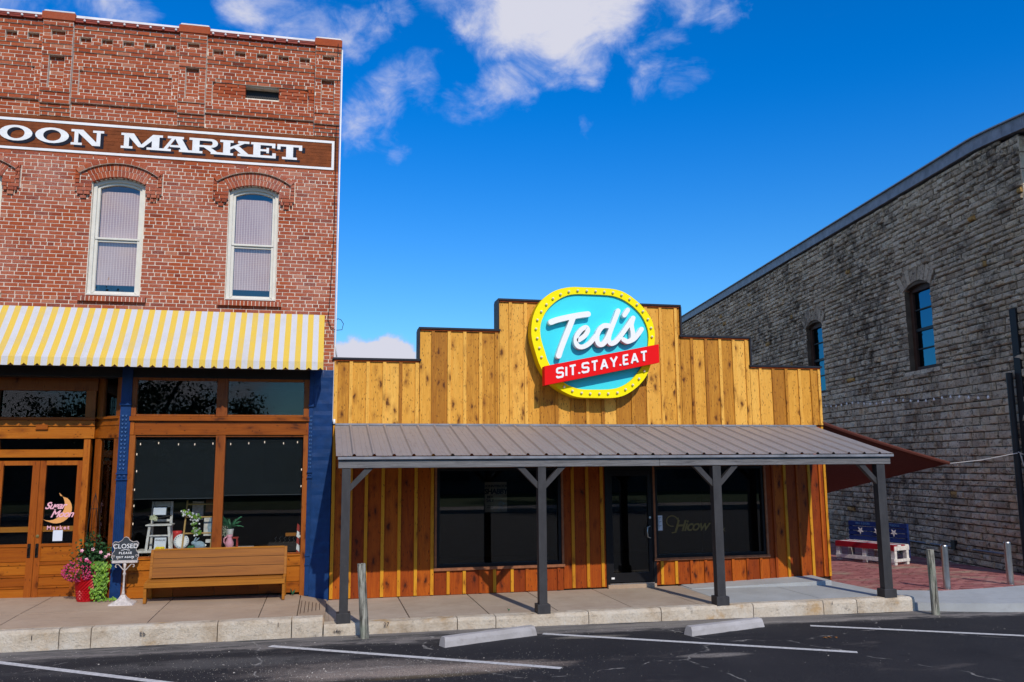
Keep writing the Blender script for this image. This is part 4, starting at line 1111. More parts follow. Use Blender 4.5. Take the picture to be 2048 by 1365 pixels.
        for i in range(n):
            a0 = RAD(-36.2)+RAD(72.4)*i/n+.003; a1 = RAD(-36.2)+RAD(72.4)*(i+1)/n-.003; ra, rb = 1.010, 1.076
            P4 = [(xc+ra*math.sin(a0), cz+ra*math.cos(a0)), (xc+ra*math.sin(a1), cz+ra*math.cos(a1)), (xc+rb*math.sin(a1), cz+rb*math.cos(a1)), (xc+rb*math.sin(a0), cz+rb*math.cos(a0))]
            mb = MB().prism(P4[::-1], -.085, .06, max(0, min(1, r.gauss(.5, .2)))); plain.append((mb, (xc, 0, cz+rb), 1.6))
        n = 17   # rowlock sill
        for i in range(n):
            a = xc-.50+1.0*i/n; mb = MB().hexa([(a+.005, -.06, 4.72), (a+1/n-.005, -.06, 4.72), (a+1/n-.005, .12, 4.74), (a+.005, .12, 4.74), (a+.005, -.055, 4.805), (a+1/n-.005, -.055, 4.805), (a+1/n-.005, .12, 4.825), (a+.005, .12, 4.825)], max(0, min(1, r.gauss(.4, .2))))
            plain.append((mb, (xc, 0, 4.8), 1.6))
    split_pieces(plain, 'brick', M['brick'], brickb, 270)
    m = MB()
    for p in pt: m.add(p[0])
    m.build('painted_bricks', M['signbrown'], brickb, kind='stuff')
    # mortar backing: wall plane with window holes
    m = MB(); yb = .003
    def pl(x0, x1, z0, z1, y=None): m.box(x0, x1, yb if y is None else y, .30, z0, z1)
    xs = XL
    for xc, _ in WIN:
        pl(xs, xc-.39, 4.74, 6.64); xs = xc+.39
    pl(xs, XR-.002, 4.74, 6.64); pl(XL, XR-.002, 3.70, 4.74)
    # pieces above springing: polygon strips around the arches
    xs = XL
    for xc, _ in WIN:
        pl(xs, xc-.39, 6.64, 7.05)
        for i in range(12):
            a = xc-.39+.78*i/12; b = a+.78/12; zm = 5.958+math.sqrt(.79**2-min(.79, max(abs(a-xc), abs(b-xc))*.98)**2) if False else 5.958+math.sqrt(max(.01, .792**2-((a+b)/2-xc)**2))
            m.box(a, b, yb, .30, zm, 7.05)
        xs = xc+.39
    pl(xs, XR-.002, 6.64, 7.05); pl(XL, XR-.002, 7.05, 8.28); pl(XL, -1.44, 8.28, 8.475); pl(-.895, XR-.002, 8.28, 8.475); pl(XL, XR-.002, 8.475, 9.26)
    m.build('wall', M['mortar'], brickb)
    # mortar behind proud courses
    m = MB()
    zz = 3.70
    rows = []
    z = 3.70
    while z < 9.245:
        zc = z+CH/2
        for (a, b, d) in breaks_for(zc):
            if d > .01 and not (8.27 < zc < 8.48 and -2.0 < a < -.4): m.box(a+.002, b-.002, -d+.003, .001, z, z+CH-.0002)
        z += CH
    for xc, _ in WIN:
        cz = 5.958
        for s in (-1, 1):
            a, b = sorted((xc+s*.40, xc+s*.645)); m.box(a, b, -.031, .001, 6.485, 6.80)
        n = 16
        for i in range(n):
            a0 = RAD(-29)+RAD(58)*i/n; a1 = RAD(-29)+RAD(58)*(i+1)/n; ra, rb = .797, 1.0
            P4 = [(xc+ra*math.sin(a0), cz+ra*math.cos(a0)), (xc+ra*math.sin(a1), cz+ra*math.cos(a1)), (xc+rb*math.sin(a1), cz+rb*math.cos(a1)), (xc+rb*math.sin(a0), cz+rb*math.cos(a0))]
            m.prism(P4[::-1], -.036, .0015)
        for i in range(n):
            a0 = RAD(-36)+RAD(72)*i/n; a1 = RAD(-36)+RAD(72)*(i+1)/n; ra, rb = 1.004, 1.07
            P4 = [(xc+ra*math.sin(a0), cz+ra*math.cos(a0)), (xc+ra*math.sin(a1), cz+ra*math.cos(a1)), (xc+rb*math.sin(a1), cz+rb*math.cos(a1)), (xc+rb*math.sin(a0), cz+rb*math.cos(a0))]
            m.prism(P4[::-1], -.081, .0005)
        m.hexa([(xc-.495, -.055, 4.723), (xc+.495, -.055, 4.723), (xc+.495, .1, 4.742), (xc-.495, .1, 4.742), (xc-.495, -.052, 4.798), (xc+.495, -.052, 4.798), (xc+.495, .1, 4.815), (xc-.495, .1, 4.815)])
    m.build('mortar_bed', M['mortar'], brickb, kind='stuff')
    m = MB(); m.box(XL, XR-.004, .0008, .0025, 7.078, 7.695); m.build('sign_band', M['signbrown'], brickb)
    # flank, back, roof
    m = MB(); m.box(-.2, XR-.001, .31, 14, -.2, 9.2); m.box(XL, XL+.3, .31, 14, -.2, 9.2); m.box(XL+.3, -.2, 13.7, 14, -.2, 9.2); m.build('side_wall', M['mortar'], brickb)
    m = MB(); m.box(XL+.3, -.2, .3, 13.7, 8.6, 8.8); m.build('roof', M['coping'], brickb)
    m = MB(); m.box(XL+.3, -.2, .3, 6, 3.75, 3.95); m.build('upper_floor', M['interior'], brickb)
    # lintel above the shopfront
    m = MB(); m.box(XL, XR-.002, .02, .30, 3.54, 3.70); m.build('lintel', M['black'], brickb)
    # coping and flashings
    for a, b in ((-6.15, -4.55), (-4.10, -2.49), (-2.06, -.31)):
        m = MB(); m.hexa([(a, -.165, 9.255), (b, -.165, 9.255), (b, -.02, 9.255), (a, -.02, 9.255), (a, -.165, 9.325), (b, -.165, 9.325), (b, .0, 9.34), (a, .0, 9.34)]); m.build('red_flashing', M['redband'], brickb)
        m = MB(); m.hexa([(a, -.15, 9.326), (b, -.15, 9.326), (b, .3, 9.326), (a, .3, 9.326), (a, -.13, 9.385), (b, -.13, 9.375), (b, .3, 9.43), (a, .3, 9.43)]); m.build('coping', M['coping'], brickb)
    for a, b in ((-6.6, -6.15), (-4.565, -4.075), (-2.505, -2.02), (-.32, .135)):
        m = MB(); m.bbox(a, b, -.19, .3, 9.25, 9.385, .01, .45); m.build('pier_head', M['brick'], brickb)
        m = MB(); m.bbox(a+.02, b-.02, -.16, .28, 9.386, 9.43, .015); m.build('coping', M['coping'], brickb)
    # vent
    m = MB(); m.box(-1.43, -.90, .12, .14, 8.28, 8.475); m.build('vent', M['black'], brickb)
    m = MB()
    for i in range(14):
        x = -1.43+i*.038
        m.ribbon([(x, 8.29), (x+.04, 8.37)], .007, .09, .10, False); m.ribbon([(x+.04, 8.29), (x, 8.37)], .007, .085, .095, False)
    m.build('vent_grille', M['black'], brickb)
    # painted sign band border and lettering
    m = MB()
    def strip(x0, x1, z0, z1): m.box(x0, x1, -.0085, -.002, z0, z1)
    strip(XL, .046, 7.588, 7.630); strip(XL, .046, 7.116, 7.156); strip(.004, .046, 7.156, 7.588)
    m.build('painted_border', M['white'], brickb)
    LET = [('O', -5.10, -4.625), ('O', -4.585, -4.095), ('N', -4.065, -3.582), ('M', -3.323, -2.693), ('A', -2.715, -2.236), ('R', -2.284, -1.785), ('K', -1.802, -1.300), ('E', -1.313, -.910), ('T', -.890, -.485)]
    LET = [('M', -6.45, -5.85)]*0+LET
    z0, z1 = 7.250, 7.508
    def glyph(ch):
        q = []   # list of polygons in unit box
        s = .16; t = .15
        def rect(a, b, c, d): q.append([(a, c), (b, c), (b, d), (a, d)])
        if ch == 'O':
            n = 22
            for i in range(n):
                a0, a1 = 2*math.pi*i/n, 2*math.pi*(i+1)/n
                f = lambda a, rx, rz: (.5+rx*math.cos(a), .5+rz*math.sin(a))
                q.append([f(a0, .265, .36), f(a0, .5, .5), f(a1, .5, .5), f(a1, .265, .36)])
        if ch == 'N':
            rect(.0, .34, 0, t); rect(.0, .34, 1-t, 1); rect(.10, .22, t, 1-t); rect(.66, 1, 1-t, 1); rect(.78, .90, .0, 1-t); q.append([(.10, 1), (.36, 1), (.90, 0), (.66, 0)])
        if ch == 'M':
            rect(0, .28, 0, t); rect(0, .22, 1-t, 1); rect(.07, .19, t, 1-t); rect(.62, 1, 0, t); rect(.78, 1, 1-t, 1); rect(.74, .92, t, 1-t)
            q.append([(.10, 1), (.30, 1), (.54, .12), (.42, .12)]); q.append([(.42, .12), (.54, .12), (.92, 1), (.76, 1)])
        if ch == 'A':
            rect(0, .32, 0, t); rect(.58, 1, 0, t); rect(.20, .72, 1-t, 1); q.append([(.08, t), (.20, t), (.50, 1), (.38, 1)]); q.append([(.64, t), (.88, t), (.62, 1), (.40, 1)]); rect(.28, .70, .28, .42)
        if ch == 'R':
            rect(0, .42, 0, t); rect(0, .2, 1-t, 1); rect(.10, .32, t, 1-t); rect(.2, .70, 1-t, 1); rect(.3, .70, .42, .56)
            n = 8
            for i in range(n):
                a0 = -math.pi/2+math.pi*i/n; a1 = -math.pi/2+math.pi*(i+1)/n
                q.append([(.68+.05*math.cos(a0), .71+.14*math.sin(a0)), (.68+.22*math.cos(a0), .71+.29*math.sin(a0)), (.68+.22*math.cos(a1), .71+.29*math.sin(a1)), (.68+.05*math.cos(a1), .71+.14*math.sin(a1))])
            q.append([(.44, .44), (.66, .44), (.92, .1), (.70, .1)]); rect(.68, 1.0, 0, t)
        if ch == 'K':
            rect(0, .42, 0, t); rect(0, .42, 1-t, 1); rect(.10, .32, t, 1-t); rect(.56, 1, 0, t); rect(.56, .92, 1-t, 1)
            q.append([(.30, .36), (.30, .54), (.66, .88), (.80, .88)]); q.append([(.42, .55), (.60, .64), (.92, .12), (.68, .12)])
        if ch == 'E':
            rect(0, .2, 0, t); rect(0, .2, 1-t, 1); rect(.10, .38, t, 1-t); rect(.2, 1, 0, t+.01); rect(.2, .97, 1-t-.01, 1); rect(.38, .72, .43, .57); rect(.86, 1, t, .34); rect(.84, .97, .68, 1-t); rect(.62, .72, .32, .68)
        if ch == 'T':
            rect(0, 1, 1-t, 1); rect(0, .13, .64, 1-t); rect(.87, 1, .64, 1-t); rect(.36, .64, t, 1-t); rect(.20, .80, 0, t)
        return q
    for ch, a, b in LET:
        for layer, (dx, dz, y, mat, nm) in enumerate(((.050, -.038, -.0055, M['navy'], 'letter_shade'), (0, 0, -.009, M['white'], 'painted_letter'))):
            m = MB(); 
            for i, pg in enumerate(glyph(ch)):
                m.prism([(a+(b-a)*x+dx, z0+(z1-z0)*zv+dz) for x, zv in pg], y-.00025*i, -.002)
            m.build(nm, mat, brickb)
brick_facade()

def upper_windows():
    for xc, _ in WIN:
        cz = 5.958; w = .383; zb_ = 4.826
        def arch_poly(w_, r_, z0):      # outline from bottom-left, over arch
            P = [(xc-w_, z0)]; n = 12
            for i in range(n+1):
                x = -w_+2*w_*i/n; P.append((xc+x, cz+math.sqrt(r_*r_-x*x)))
            P.append((xc+w_, z0)); return P
        f = MB()
        def ringstrip(wo, ro, wi, ri, z0, z1, y0, y1):   # frame between outer and inner outline
            A = arch_poly(wo, ro, z0); B = arch_poly(wi, ri, z1)
            n = len(A)
            for i in range(n-1):
                a, b, c, d = A[i], A[i+1], B[i+1], B[i]
                f.hexa([(a[0], y0, a[1]), (b[0], y0, b[1]), (c[0], y0, c[1]), (d[0], y0, d[1]), (a[0], y1, a[1]), (b[0], y1, b[1]), (c[0], y1, c[1]), (d[0], y1, d[1])])
        ringstrip(.387, .788, .335, .735, 4.826, 4.83, .05, .17)
        f.hexa([(xc-.387, .0, 4.826), (xc+.387, .0, 4.826), (xc+.387, .17, 4.83), (xc-.387, .17, 4.83), (xc-.387, .0, 4.850), (xc+.387, .0, 4.850), (xc+.387, .17, 4.866), (xc-.387, .17, 4.866)])
        wf = f.build('window', M['cream'], brickb)
        f = MB(); ringstrip(.334, .733, .295, .695, 4.868, 4.90, .085, .15); 
        f.box(xc-.33, xc+.33, .07, .13, 5.745, 5.775); f.build('sash', M['cream'], wf)
        f = MB(); f.box(xc-.325, xc+.325, .10, .15, 5.71, 5.744); f.box(xc-.325, xc+.325, .095, .15, 4.867, 4.905); f.box(xc-.333, xc-.292, .10, .15, 4.905, 5.71); f.box(xc+.292, xc+.333, .10, .15, 4.905, 5.71); f.build('sash', M['cream'], wf)
        g = MB(); P = arch_poly(.30, .70, 4.88); g.v = [(x, .125, z) for x, z in P]; g.f = [tuple(range(len(P)))]; g.t = [.5]; g.build('pane', M['glass_up'], wf)
        b = MB(); b.box(xc-.288, xc+.288, .170, .175, 5.02 if True else 5, 6.56); b.build('blind', M['blind'], wf)
        d = MB(); d.box(xc-.45, xc+.45, .55, .57, 4.7, 6.9); d.build('dark_backing', M['room_teal'], wf)
M['glass_up'] = mat_glass('upper_window_glass', (.90, .90, .90), .10)
M['room_teal'] = simple('teal_room', (.05, .16, .19), .8, var=.1)
upper_windows()

def R45(x, z): return x*.9797, 2.15+(z-2.15)*.9797
def shopfront():
    # --- blue iron columns and corner wall
    def iron_col(x0, x1, z0):
        c = MB(); c.box(x0, x1, -.02, .14, z0, 3.70); co = c.build('iron_column', M['blue'], brickb)
        d = MB()
        for i in range(18):
            z = 2.95-.0 - i*.062
            if z < 2.10: break
            for k in (0, 1):
                xa = x0+.028+k*.05 if x1-x0 > .1 else x0+.012+k*.024; wq = .036 if x1-x0 > .1 else .018
                P = [(xa, z), (xa+wq, z), (xa+wq/2, z-.034)]
                d = MB(); d.prism(P[::-1], -.040, -.0195); d.build('triangle_relief', M['blue_light'], co)
        for e_, yf, za, zb_ in ((.008, -.045, 2.045, 2.065), (.008, -.045, 1.955, 1.975), (.01, -.05, 3.10, 3.14), (.006, -.035, .74, .78), (.006, -.035, .60, .63)):
            d = MB(); d.box(x0-e_, x1+e_, yf, .1, za, zb_); d.build('moulding', M['blue'], co)
        for k in (0, 1):
            w = (x1-x0); cx = x0+w*(.28+.44*k); q = MB(); q.lathe([(w*.18, 0), (w*.16, .012), (w*.05, .016), (w*.04, .024), (.0, .026)], 0, 0, 12); q.xf(Matrix.Translation((cx, -.02, 2.01)) @ Matrix.Rotation(RAD(90), 4, 'X')); q.build('rosette', M['blue'], co)
        d = MB(); n = 6 if x1-x0 > .1 else 3
        for i in range(n):
            xx = x0+.012+(x1-x0-.024)*i/(n-1); d.box(xx-.004, xx+.004, -.030, -.0195, .85, 1.93)
        d.build('fluting', M['blue'], co)
    iron_col(-3.085, -2.935, .2); iron_col(-.250, -.185, .14); iron_col(-6.05, -5.90, .2)
    m = MB(); nx, nz = 8, 60     # hand-trowelled blue corner wall
    for i in range(nx+1):
        for j in range(nz+1):
            x = -.184+.306*i/nx; z = .04+3.66*j/nz; m.v.append((x, -.008+noise.noise(Vector((x*2, 1, z*11)))*.008, z))
    for i in range(nx):
        for j in range(nz): q = i*(nz+1)+j; m.f.append((q, q+nz+1, q+nz+2, q+1)); m.t.append(.5)
    m.quad((.122, 0, .04), (.122, .3, .04), (.122, .3, 3.70), (.122, 0, 3.70)); m.build('corner_wall', M['blue'], brickb)
    # --- main display window
    X0, X1 = -2.932, -.252
    def F(name, mat, *boxes, parent=brickb, t=None):
        for b in boxes:
            m = MB(); m.bbox(*b, .003, R.uniform(.2, .9) if t is None else t); o = m.build(name, mat, parent)
        return o
    F('frame_post', M['redwood_v'], (X0, -2.85, -.005, .12, .19, 2.64)); F('frame_post', M['redwood_v'], (-.325, X1, -.005, .12, .14, 2.64)); F('mullion', M['redwood_v'], (-1.663, -1.522, -.005, .12, .78, 2.64))
    F('sign_board', M['varnish'], (X0+.06, X1-.04, .0, .1, 2.645, 2.857)); F('sign_board_edge', M['varnish_v'], (X0, X0+.058, -.012, .1, 2.645, 2.857), (X1-.038, X1, -.012, .1, 2.645, 2.857)); F('sill_cap', M['varnish'], (X0-.01, X1+.01, -.05, .1, 2.862, 2.93))
    F('transom_post', M['redwood_v'], (X0, -2.865, .0, .12, 2.935, 3.54), (-1.68, -1.515, 0, .12, 2.935, 3.54), (-.335, X1, 0, .12, 2.935, 3.54)); F('transom_head', M['redwood_v'], (-2.86, -1.69, .01, .12, 3.50, 3.54), (-1.51, -.34, .01, .12, 3.50, 3.54), (-2.86, -1.69, .01, .12, 2.935, 2.965), (-1.51, -.34, .01, .12, 2.935, 2.965))
    for a, b in ((-2.86, -1.685), (-1.512, -.338)):
        m = MB(); m.box(a, b, .05, .056, 2.965, 3.50); m.build('transom_pane', M['glass'], brickb)
    for a, b in ((-2.85, -1.665), (-1.52, -.327)):
        m = MB(); m.box(a, b, .05, .056, .80, 2.62); m.build('display_pane', M['glass'], brickb)
        F('window_bead', M['redwood_v'], (a, b, .03, .08, 2.615, 2.64), (a, b, .03, .08, .775, .80))
    # kick panels
    zk = .76
    F('sill_board', M['varnish'], (-2.85, -.325, -.02, .1, zk-.005, zk+.015)); F('kick_rail', M['varnish'], (-2.85, -.325, .0, .1, .60, zk-.008)); 
    for a, b in ((-2.85, -2.2), (-2.195, -1.60), (-1.595, -.95), (-.945, -.326)):
        F('kick_panel', M['varnish'], (a, b, .02, .1, .36, .595), (a, b, .022, .1, .19, .355))
    # --- recessed entrance
    yd = .45
    def B(name, mat, x0, x1, z0, z1, y0=.40, y1=.52, t=None, parent=brickb, raw=False):
        if not raw: (x0, z0), (x1, z1) = R45(x0, z0), R45(x1, z1)
        m = MB(); m.bbox(x0, x1, y0, y1, z0, z1, .003, R.uniform(.2, .9) if t is None else t); return m.build(name, mat, parent)
    B('door_post', M['varnish_v'], -3.75, -3.655, .15, 2.60, .38); B('door_post', M['varnish_v'], -5.10, -5.0, .15, 2.60, .38)
    B('entrance_beam', M['varnish'], -5.2, -3.60, 2.61, 2.80, .36); B('entrance_beam', M['varnish'], -5.2, -3.60, 2.805, 2.90, .34); B('entrance_cap', M['varnish'], -5.2, -3.59, 2.905, 2.945, .30)
    B('name_plate', M['varnish'], -4.45, -4.28, 2.75, 2.83, .325, .36)
    B('transom_rail', M['varnish'], -5.0, -3.755, 2.315, 2.438, .39); B('transom_head', M['redwood_v'], -5.2, -3.60, 3.38, 3.60, .40); B('transom_post', M['redwood_v'], -3.765, -3.62, 2.95, 3.38, .40)
    for z0, z1, nm in ((2.442, 2.60, 'transom_pane'), (2.955, 3.375, 'transom_pane')):
        (xa, za), (xb, zb_) = R45(-5.0, z0), R45(-3.76, z1); m = MB(); m.box(xa, xb, .46, .466, za, zb_); m.build(nm, M['glass'], brickb)
    # double doors
    for (x0, x1, gx0, gx1) in ((-4.995, -4.378, -4.90, -4.482), (-4.372, -3.755, -4.285, -3.835)):
        m = MB(); z0, z1 = .16, 2.262
        (a, za), (b, zb_) = R45(x0, z0), R45(x1, z1); ga, gb = gx0*.9797, gx1*.9797
        gz0 = R45(0, .975)[1]; gz1 = R45(0, 2.19)[1]
        for bx in ((a, ga, .42, .47, za, zb_), (gb, b, .42, .47, za, zb_), (ga, gb, .421, .47, gz1, zb_)):
            m.bbox(*bx, .003, R.uniform(.3, .8))
        dr = m.build('door', M['varnish_v'], brickb)
        m = MB(); m.box(ga, gb, .444, .450, gz0, gz1); m.build('pane', M['glass'], dr)
        m = MB(); (_, r0), (_, r1) = R45(0, 1.157), R45(0, 1.24); m.bbox(ga, gb, .455, .475, r0, r1, .002, .9); m.build('muntin', M['pew'], dr)
        zs = [.16, .30, .33, .47, .50, .65, .70, .93, .975]
        for i, (p0, p1) in enumerate(zip(zs, zs[1:])):
            (_, q0), (_, q1) = R45(0, p0), R45(0, p1); m = MB()
            if i % 2: m.bbox(ga, gb, .421, .47, q0, q1, .003, R.uniform(.2, .8)); m.build('rail', M['varnish'], dr)
            else: m.bbox(ga, gb, .434, .47, q0+.002, q1-.002, .006, R.uniform(.2, .8)); m.build('panel', M['varnish'], dr)
        hx = -4.447 if x0 < -4.5 else -4.335
        (h, hz) = R45(hx, .88); m = MB(); m.bbox(h-.022, h+.022, .408, .421, hz-.11, hz+.10, .005); m.tube([(h, .41, hz-.05), (h, .36, hz-.04), (h, .355, hz+.03), (h, .41, hz+.05)], .009, 6); m.build('pull_handle', M['door_handle'], dr)
        if x0 > -4.5:
            (h, hz) = R45(-4.34, 1.094); m = MB(); m.lathe([(.026, 0), (.024, .01), (.012, .014), (.01, .02), (0, .021)], 0, 0, 14); m.xf(Matrix.Translation((h, .42, hz)) @ Matrix.Rotation(RAD(90), 4, 'X')); m.build('deadbolt', M['gold'], dr)
            # moon sign
            k = .9797
            def T(x, z): return R45(x, z)
            P = []
            oc, orr = (-4.11, 1.50), .235
            import math as _m
            out = []; inn = []
            for i in range(15):
                a = RAD(62)-RAD(190)*i/14; out.append(T(-4.095+.222*_m.cos(a)*.98, 1.505+.222*_m.sin(a)))
            for i in range(15):
                a = RAD(70)-RAD(200)*i/14
                inn.append(T(-4.20+.215*_m.cos(a), 1.565+.235*_m.sin(a)))
            out[0] = inn[0] = T(-4.060, 1.712); out[-1] = inn[-1] = T(-4.245, 1.325)
            m = MB()
            for i in range(14): m.quad((out[i][0], .4425, out[i][1]), (out[i+1][0], .4425, out[i+1][1]), (inn[i+1][0], .4425, inn[i+1][1]), (inn[i][0], .4425, inn[i][1]))
            m.build('moon_decal', M['moon'], dr)
            x, z = T(-4.125, 1.555); m = text_mesh('Sugar', .145, facing(x, .4405, z), .0005, .45, .0035, .9); x, z = T(-4.02, 1.425); m.add(text_mesh('Moon', .145, facing(x, .4405, z), .0005, .45, .0035, .9)); x, z = T(-4.06, 1.215); m.add(text_mesh('Market', .085, facing(x, .4405, z), .0005, 0, .002, 1.35)); m.build('door_lettering', M['pinkpaint'], dr)
            (a, za), (b, zb_) = R45(-4.128, 1.012), R45(-3.988, 1.178); m = MB(); m.box(a, b, .4395, .4415, za, zb_); m.build('notice', M['paper'], dr)
    # splayed side light between entrance and iron column
    A = Vector((-3.60*.9797, .44, 0)); Bp = Vector((-3.09, .02, 0)); d = (Bp-A)
    def sp(u0, u1, z0, z1, th=.05, t=.5, off=0):
        a = A+d*u0; b = A+d*u1; n = Vector((-d.y, d.x, 0)).normalized()*-1
        n = Vector((d.y, -d.x, 0)).normalized()
        p = [a+n*off, b+n*off, b+n*(off-th), a+n*(off-th)]
        return MB().hexa([(q.x, q.y, z0) for q in p]+[(q.x, q.y, z1) for q in p], t)
    sp(0, .22, .2, 2.60, .06, .4).build('frame_post', M['varnish_v'], brickb); sp(.80, .985, .2, 2.60, .06, .4).build('frame_post', M['redwood_v'], brickb)
    sp(0, 1, 2.605, 2.80, .08, .5, .01).build('entrance_beam', M['varnish'], brickb); sp(0, 1, 2.80, 2.90, .09, .5, .02).build('entrance_beam', M['varnish'], brickb); sp(0, 1, 2.90, 2.94, .1, .5, .05).build('entrance_cap', M['varnish'], brickb)
    sp(.22, .80, .86, 2.60, .006, .5, -.03).build('side_pane', M['glass'], brickb); sp(.22, .80, .2, .86, .05, .5).build('side_panel', M['varnish'], brickb)
    sp(0, .25, 2.945, 3.6, .06).build('transom_post', M['redwood_v'], brickb); sp(.82, 1, 2.945, 3.6, .06).build('transom_post', M['redwood_v'], brickb); sp(.25, .82, 2.945, 3.6, .006, .5, -.03).build('side_pane', M['glass'], brickb)
    m = MB(); m.bbox(-5.2, -3.65, .28, .50, .14, R45(0, .155)[1], .01, .5); m.build('threshold', M['interior_brown'], brickb)
    # recess ceiling
    m = MB(); m.box(-5.9, -2.95, .06, .60, 3.56, 3.60); m.build('soffit', M['interior_brown'], brickb)
    # interior
    m = MB(); m.box(XL+.3, -.2, .15, 4.6, .0, .17); m.build('floor', M['interior_brown'], brickb)
    m = MB(); m.box(XL+.3, -.2, 4.5, 4.6, .17, 3.75); m.build('partition', M['interior'], brickb)
    m = MB(); m.box(-3.0, -2.96, .15, 4.5, .17, 3.7); m.build('partition', M['interior'], brickb)
    m = MB(); m.bbox(-2.80, -1.68, .10, .52, .845, .875, .004); m.build('display_shelf', M['white_worn'], brickb)
    m = MB(); m.bbox(-1.52, -1.07, .10, .50, .848, .878, .004); m.build('display_shelf', M['white_worn'], brickb)
    m = MB(); m.box(-2.86, -1.66, .09, .094, 1.66, 2.62); m.build('roller_shade', M['shade'], brickb); m = MB(); m.tube([(-2.86, .092, 1.66), (-1.66, .092, 1.66)], .008, 6); m.build('shade_bar', M['chalk'], brickb)
    m = MB(); m.box(-1.52, -.33, .09, .094, 1.70, 2.62); m.build('roller_shade', M['shade'], brickb); m = MB(); m.tube([(-1.52, .092, 1.70), (-.33, .092, 1.70)], .008, 6); m.build('shade_bar', M['chalk'], brickb)
M['shade'] = simple('dark_roller_shade', (.006, .010, .013), .85, var=.1)
shopfront()

# ---------------------------------------------------------------- awning
def awning():
    t = thing('striped_awning', (-3, -.3, 3.6), 'yellow and white striped awning with scalloped edge over the shopfront', 'awning')
    x1 = -.042; sw = .0872; depth = .66; zt, zl, zb_ = 4.612, 3.755, 3.625
    m = MB(); v = MB(); i = 0; x = x1
    while x > -6.5:
        a = x-sw; yel = 1.0 if i % 2 == 0 else 0.0
        n = 8; k = 2
        for j in range(n):
            for q in range(k):
                xa = a+sw*q/k; xb = a+sw*(q+1)/k
                def pt(xx, f):
                    s = noise.noise(Vector((xx*2.2, f*2.5, 0)))*.018*math.sin(math.pi*f)
                    return (xx, -depth*f-.02+s*.6, zt+(zl-zt)*f-.03*math.sin(math.pi*f)+s)
                m.quad(pt(xa, j/n), pt(xa, (j+1)/n), pt(xb, (j+1)/n), pt(xb, j/n), yel)
        x = a; i += 1
    m.v = m.v; top = m.build('canopy', M['stripes'], t)
    # valance with scallops peaked at the middle of each pair of stripes
    x = x1; i = 0
    while x > -6.5:
        a = x-sw; yel = 1.0 if i % 2 == 0 else 0.0; n = 4
        for q in range(n):
            xa = a+sw*q/n; xb = a+sw*(q+1)/n
            def zz(xx):
                u = ((xx-x1-sw*.5)/(sw*2)) % 1.0; return zb_+.035*max(0, 1-abs(u-.5)*5)
            def yy(xx, f): return -depth-.022-.02*f+noise.noise(Vector((xx*3, f*2, 4)))*.022*f
            p = [(xa, yy(xa, 0), zl), (xa, yy(xa, 1), zz(xa)), (xb, yy(xb, 1), zz(xb)), (xb, yy(xb, 0), zl)]; v.quad(*p, yel)
        x = a; i += 1
    v.build('valance', M['stripes'], t)
    e = MB(); e.tri((x1, -.02, zt), (x1, -.02, zl), (x1, -depth, zl), 1); e.quad((x1+.002, -depth, zl), (x1+.002, -.25, zl), (x1+.012, -.25, zb_-.06), (x1+.002, -depth-.03, zb_), 0); e.build('end_flap', M['stripes'], t)
    f = MB()
    f.tube([(x1-.02, -depth, zl-.02), (-6.5, -depth, zl-.02)], .014, 6)
    for x in (-.1, -2.2, -4.3): f.tube([(x, 0, zl-.05), (x, -depth, zl-.02)], .012, 6); f.tube([(x, 0, zt-.03), (x, -depth, zl-.02)], .012, 6)
    f.build('frame', M['grey_metal'], t)
awning()

# ---------------------------------------------------------------- string lights, cable, downpipe
t = thing('string_lights', (-2.5, -.18, 9.28), 'string of small white bulbs under the brick parapet coping', 'string lights')
bx = [-6.1, -5.9, -5.65, -5.45, -5.25, -5.053, -4.853, -4.648, -3.937, -3.735, -3.536, -3.34, -3.141, -2.943, -2.746, -2.551, -1.969, -1.772, -1.571, -1.376, -1.181, -.979, -.782, -.589]
m = MB()
for x in bx: pass
c = MB(); c.tube([(x, -.185, 9.30+.004*math.sin(x*9)) for x in [-6.1+.2*i for i in range(30)]], .004, 5); c.build('cable', M['black'], t)
for x in bx: m = MB(); m.lathe([(.006, 9.262), (.016, 9.268), (.019, 9.28), (.012, 9.295)], x, -.185, 8); m.build('bulb', M['bulbwhite'] if 'bulbwhite' in M else M['white'], t)
t = thing('shopfront_string_lights', (-1.6, .07, 2.5), 'tiny warm bulbs hung round the inside of the display windows', 'string lights')
for x, z in [(-2.786, 2.505), (-2.522, 2.521), (-2.229, 2.5), (-1.988, 2.499), (-1.717, 2.511), (-1.449, 2.503), (-1.174, 2.515), (-0.931, 2.533), (-0.637, 2.514), (-0.42, 2.531), (-2.83, 2.348), (-2.82, 2.089), (-2.835, 1.807), (-2.83, 1.562), (-2.83, 1.291), (-0.345, 2.094), (-0.345, 1.83), (-0.34, 1.046)]:
    m = MB(); m.lathe([(.003, z-.018), (.007, z-.008), (.007, z+.008), (.003, z+.018)], x, .075, 6); m.build('bulb', M['litbulb'] if 'litbulb' in M else simple('lit_bulb', (.9, .8, .7), .4, var=0, emit=(1, .7, .5), estr=.5), t)
m = MB(); m.tube([(-2.83, .08, 1.0), (-2.83, .08, 2.53), (-2.0, .08, 2.54), (-1.6, .08, 2.54), (-.345, .08, 2.55), (-.345, .08, .9)], .002, 4); m.build('cable', M['black'], t)
m = MB(); m.tube([(.066, -.21, 9.30), (.07, -.16, 9.1), (.07, -.04, 7.6), (.074, -.03, 7.0), (.075, -.03, 5.98), (.036, -.03, 4.87), (.012, -.03, 4.534), (.063, -.03, 4.41), (.137, -.03, 4.362), (.242, -.03, 4.373), (.264, -.03, 4.474), (.222, -.03, 4.54), (.173, -.03, 4.556), (.133, -.03, 4.529)], .006, 6)
tag(m.build('hanging_cable', M['black']), 'thin black cable hanging down the brick corner and looping at its end', 'cable')
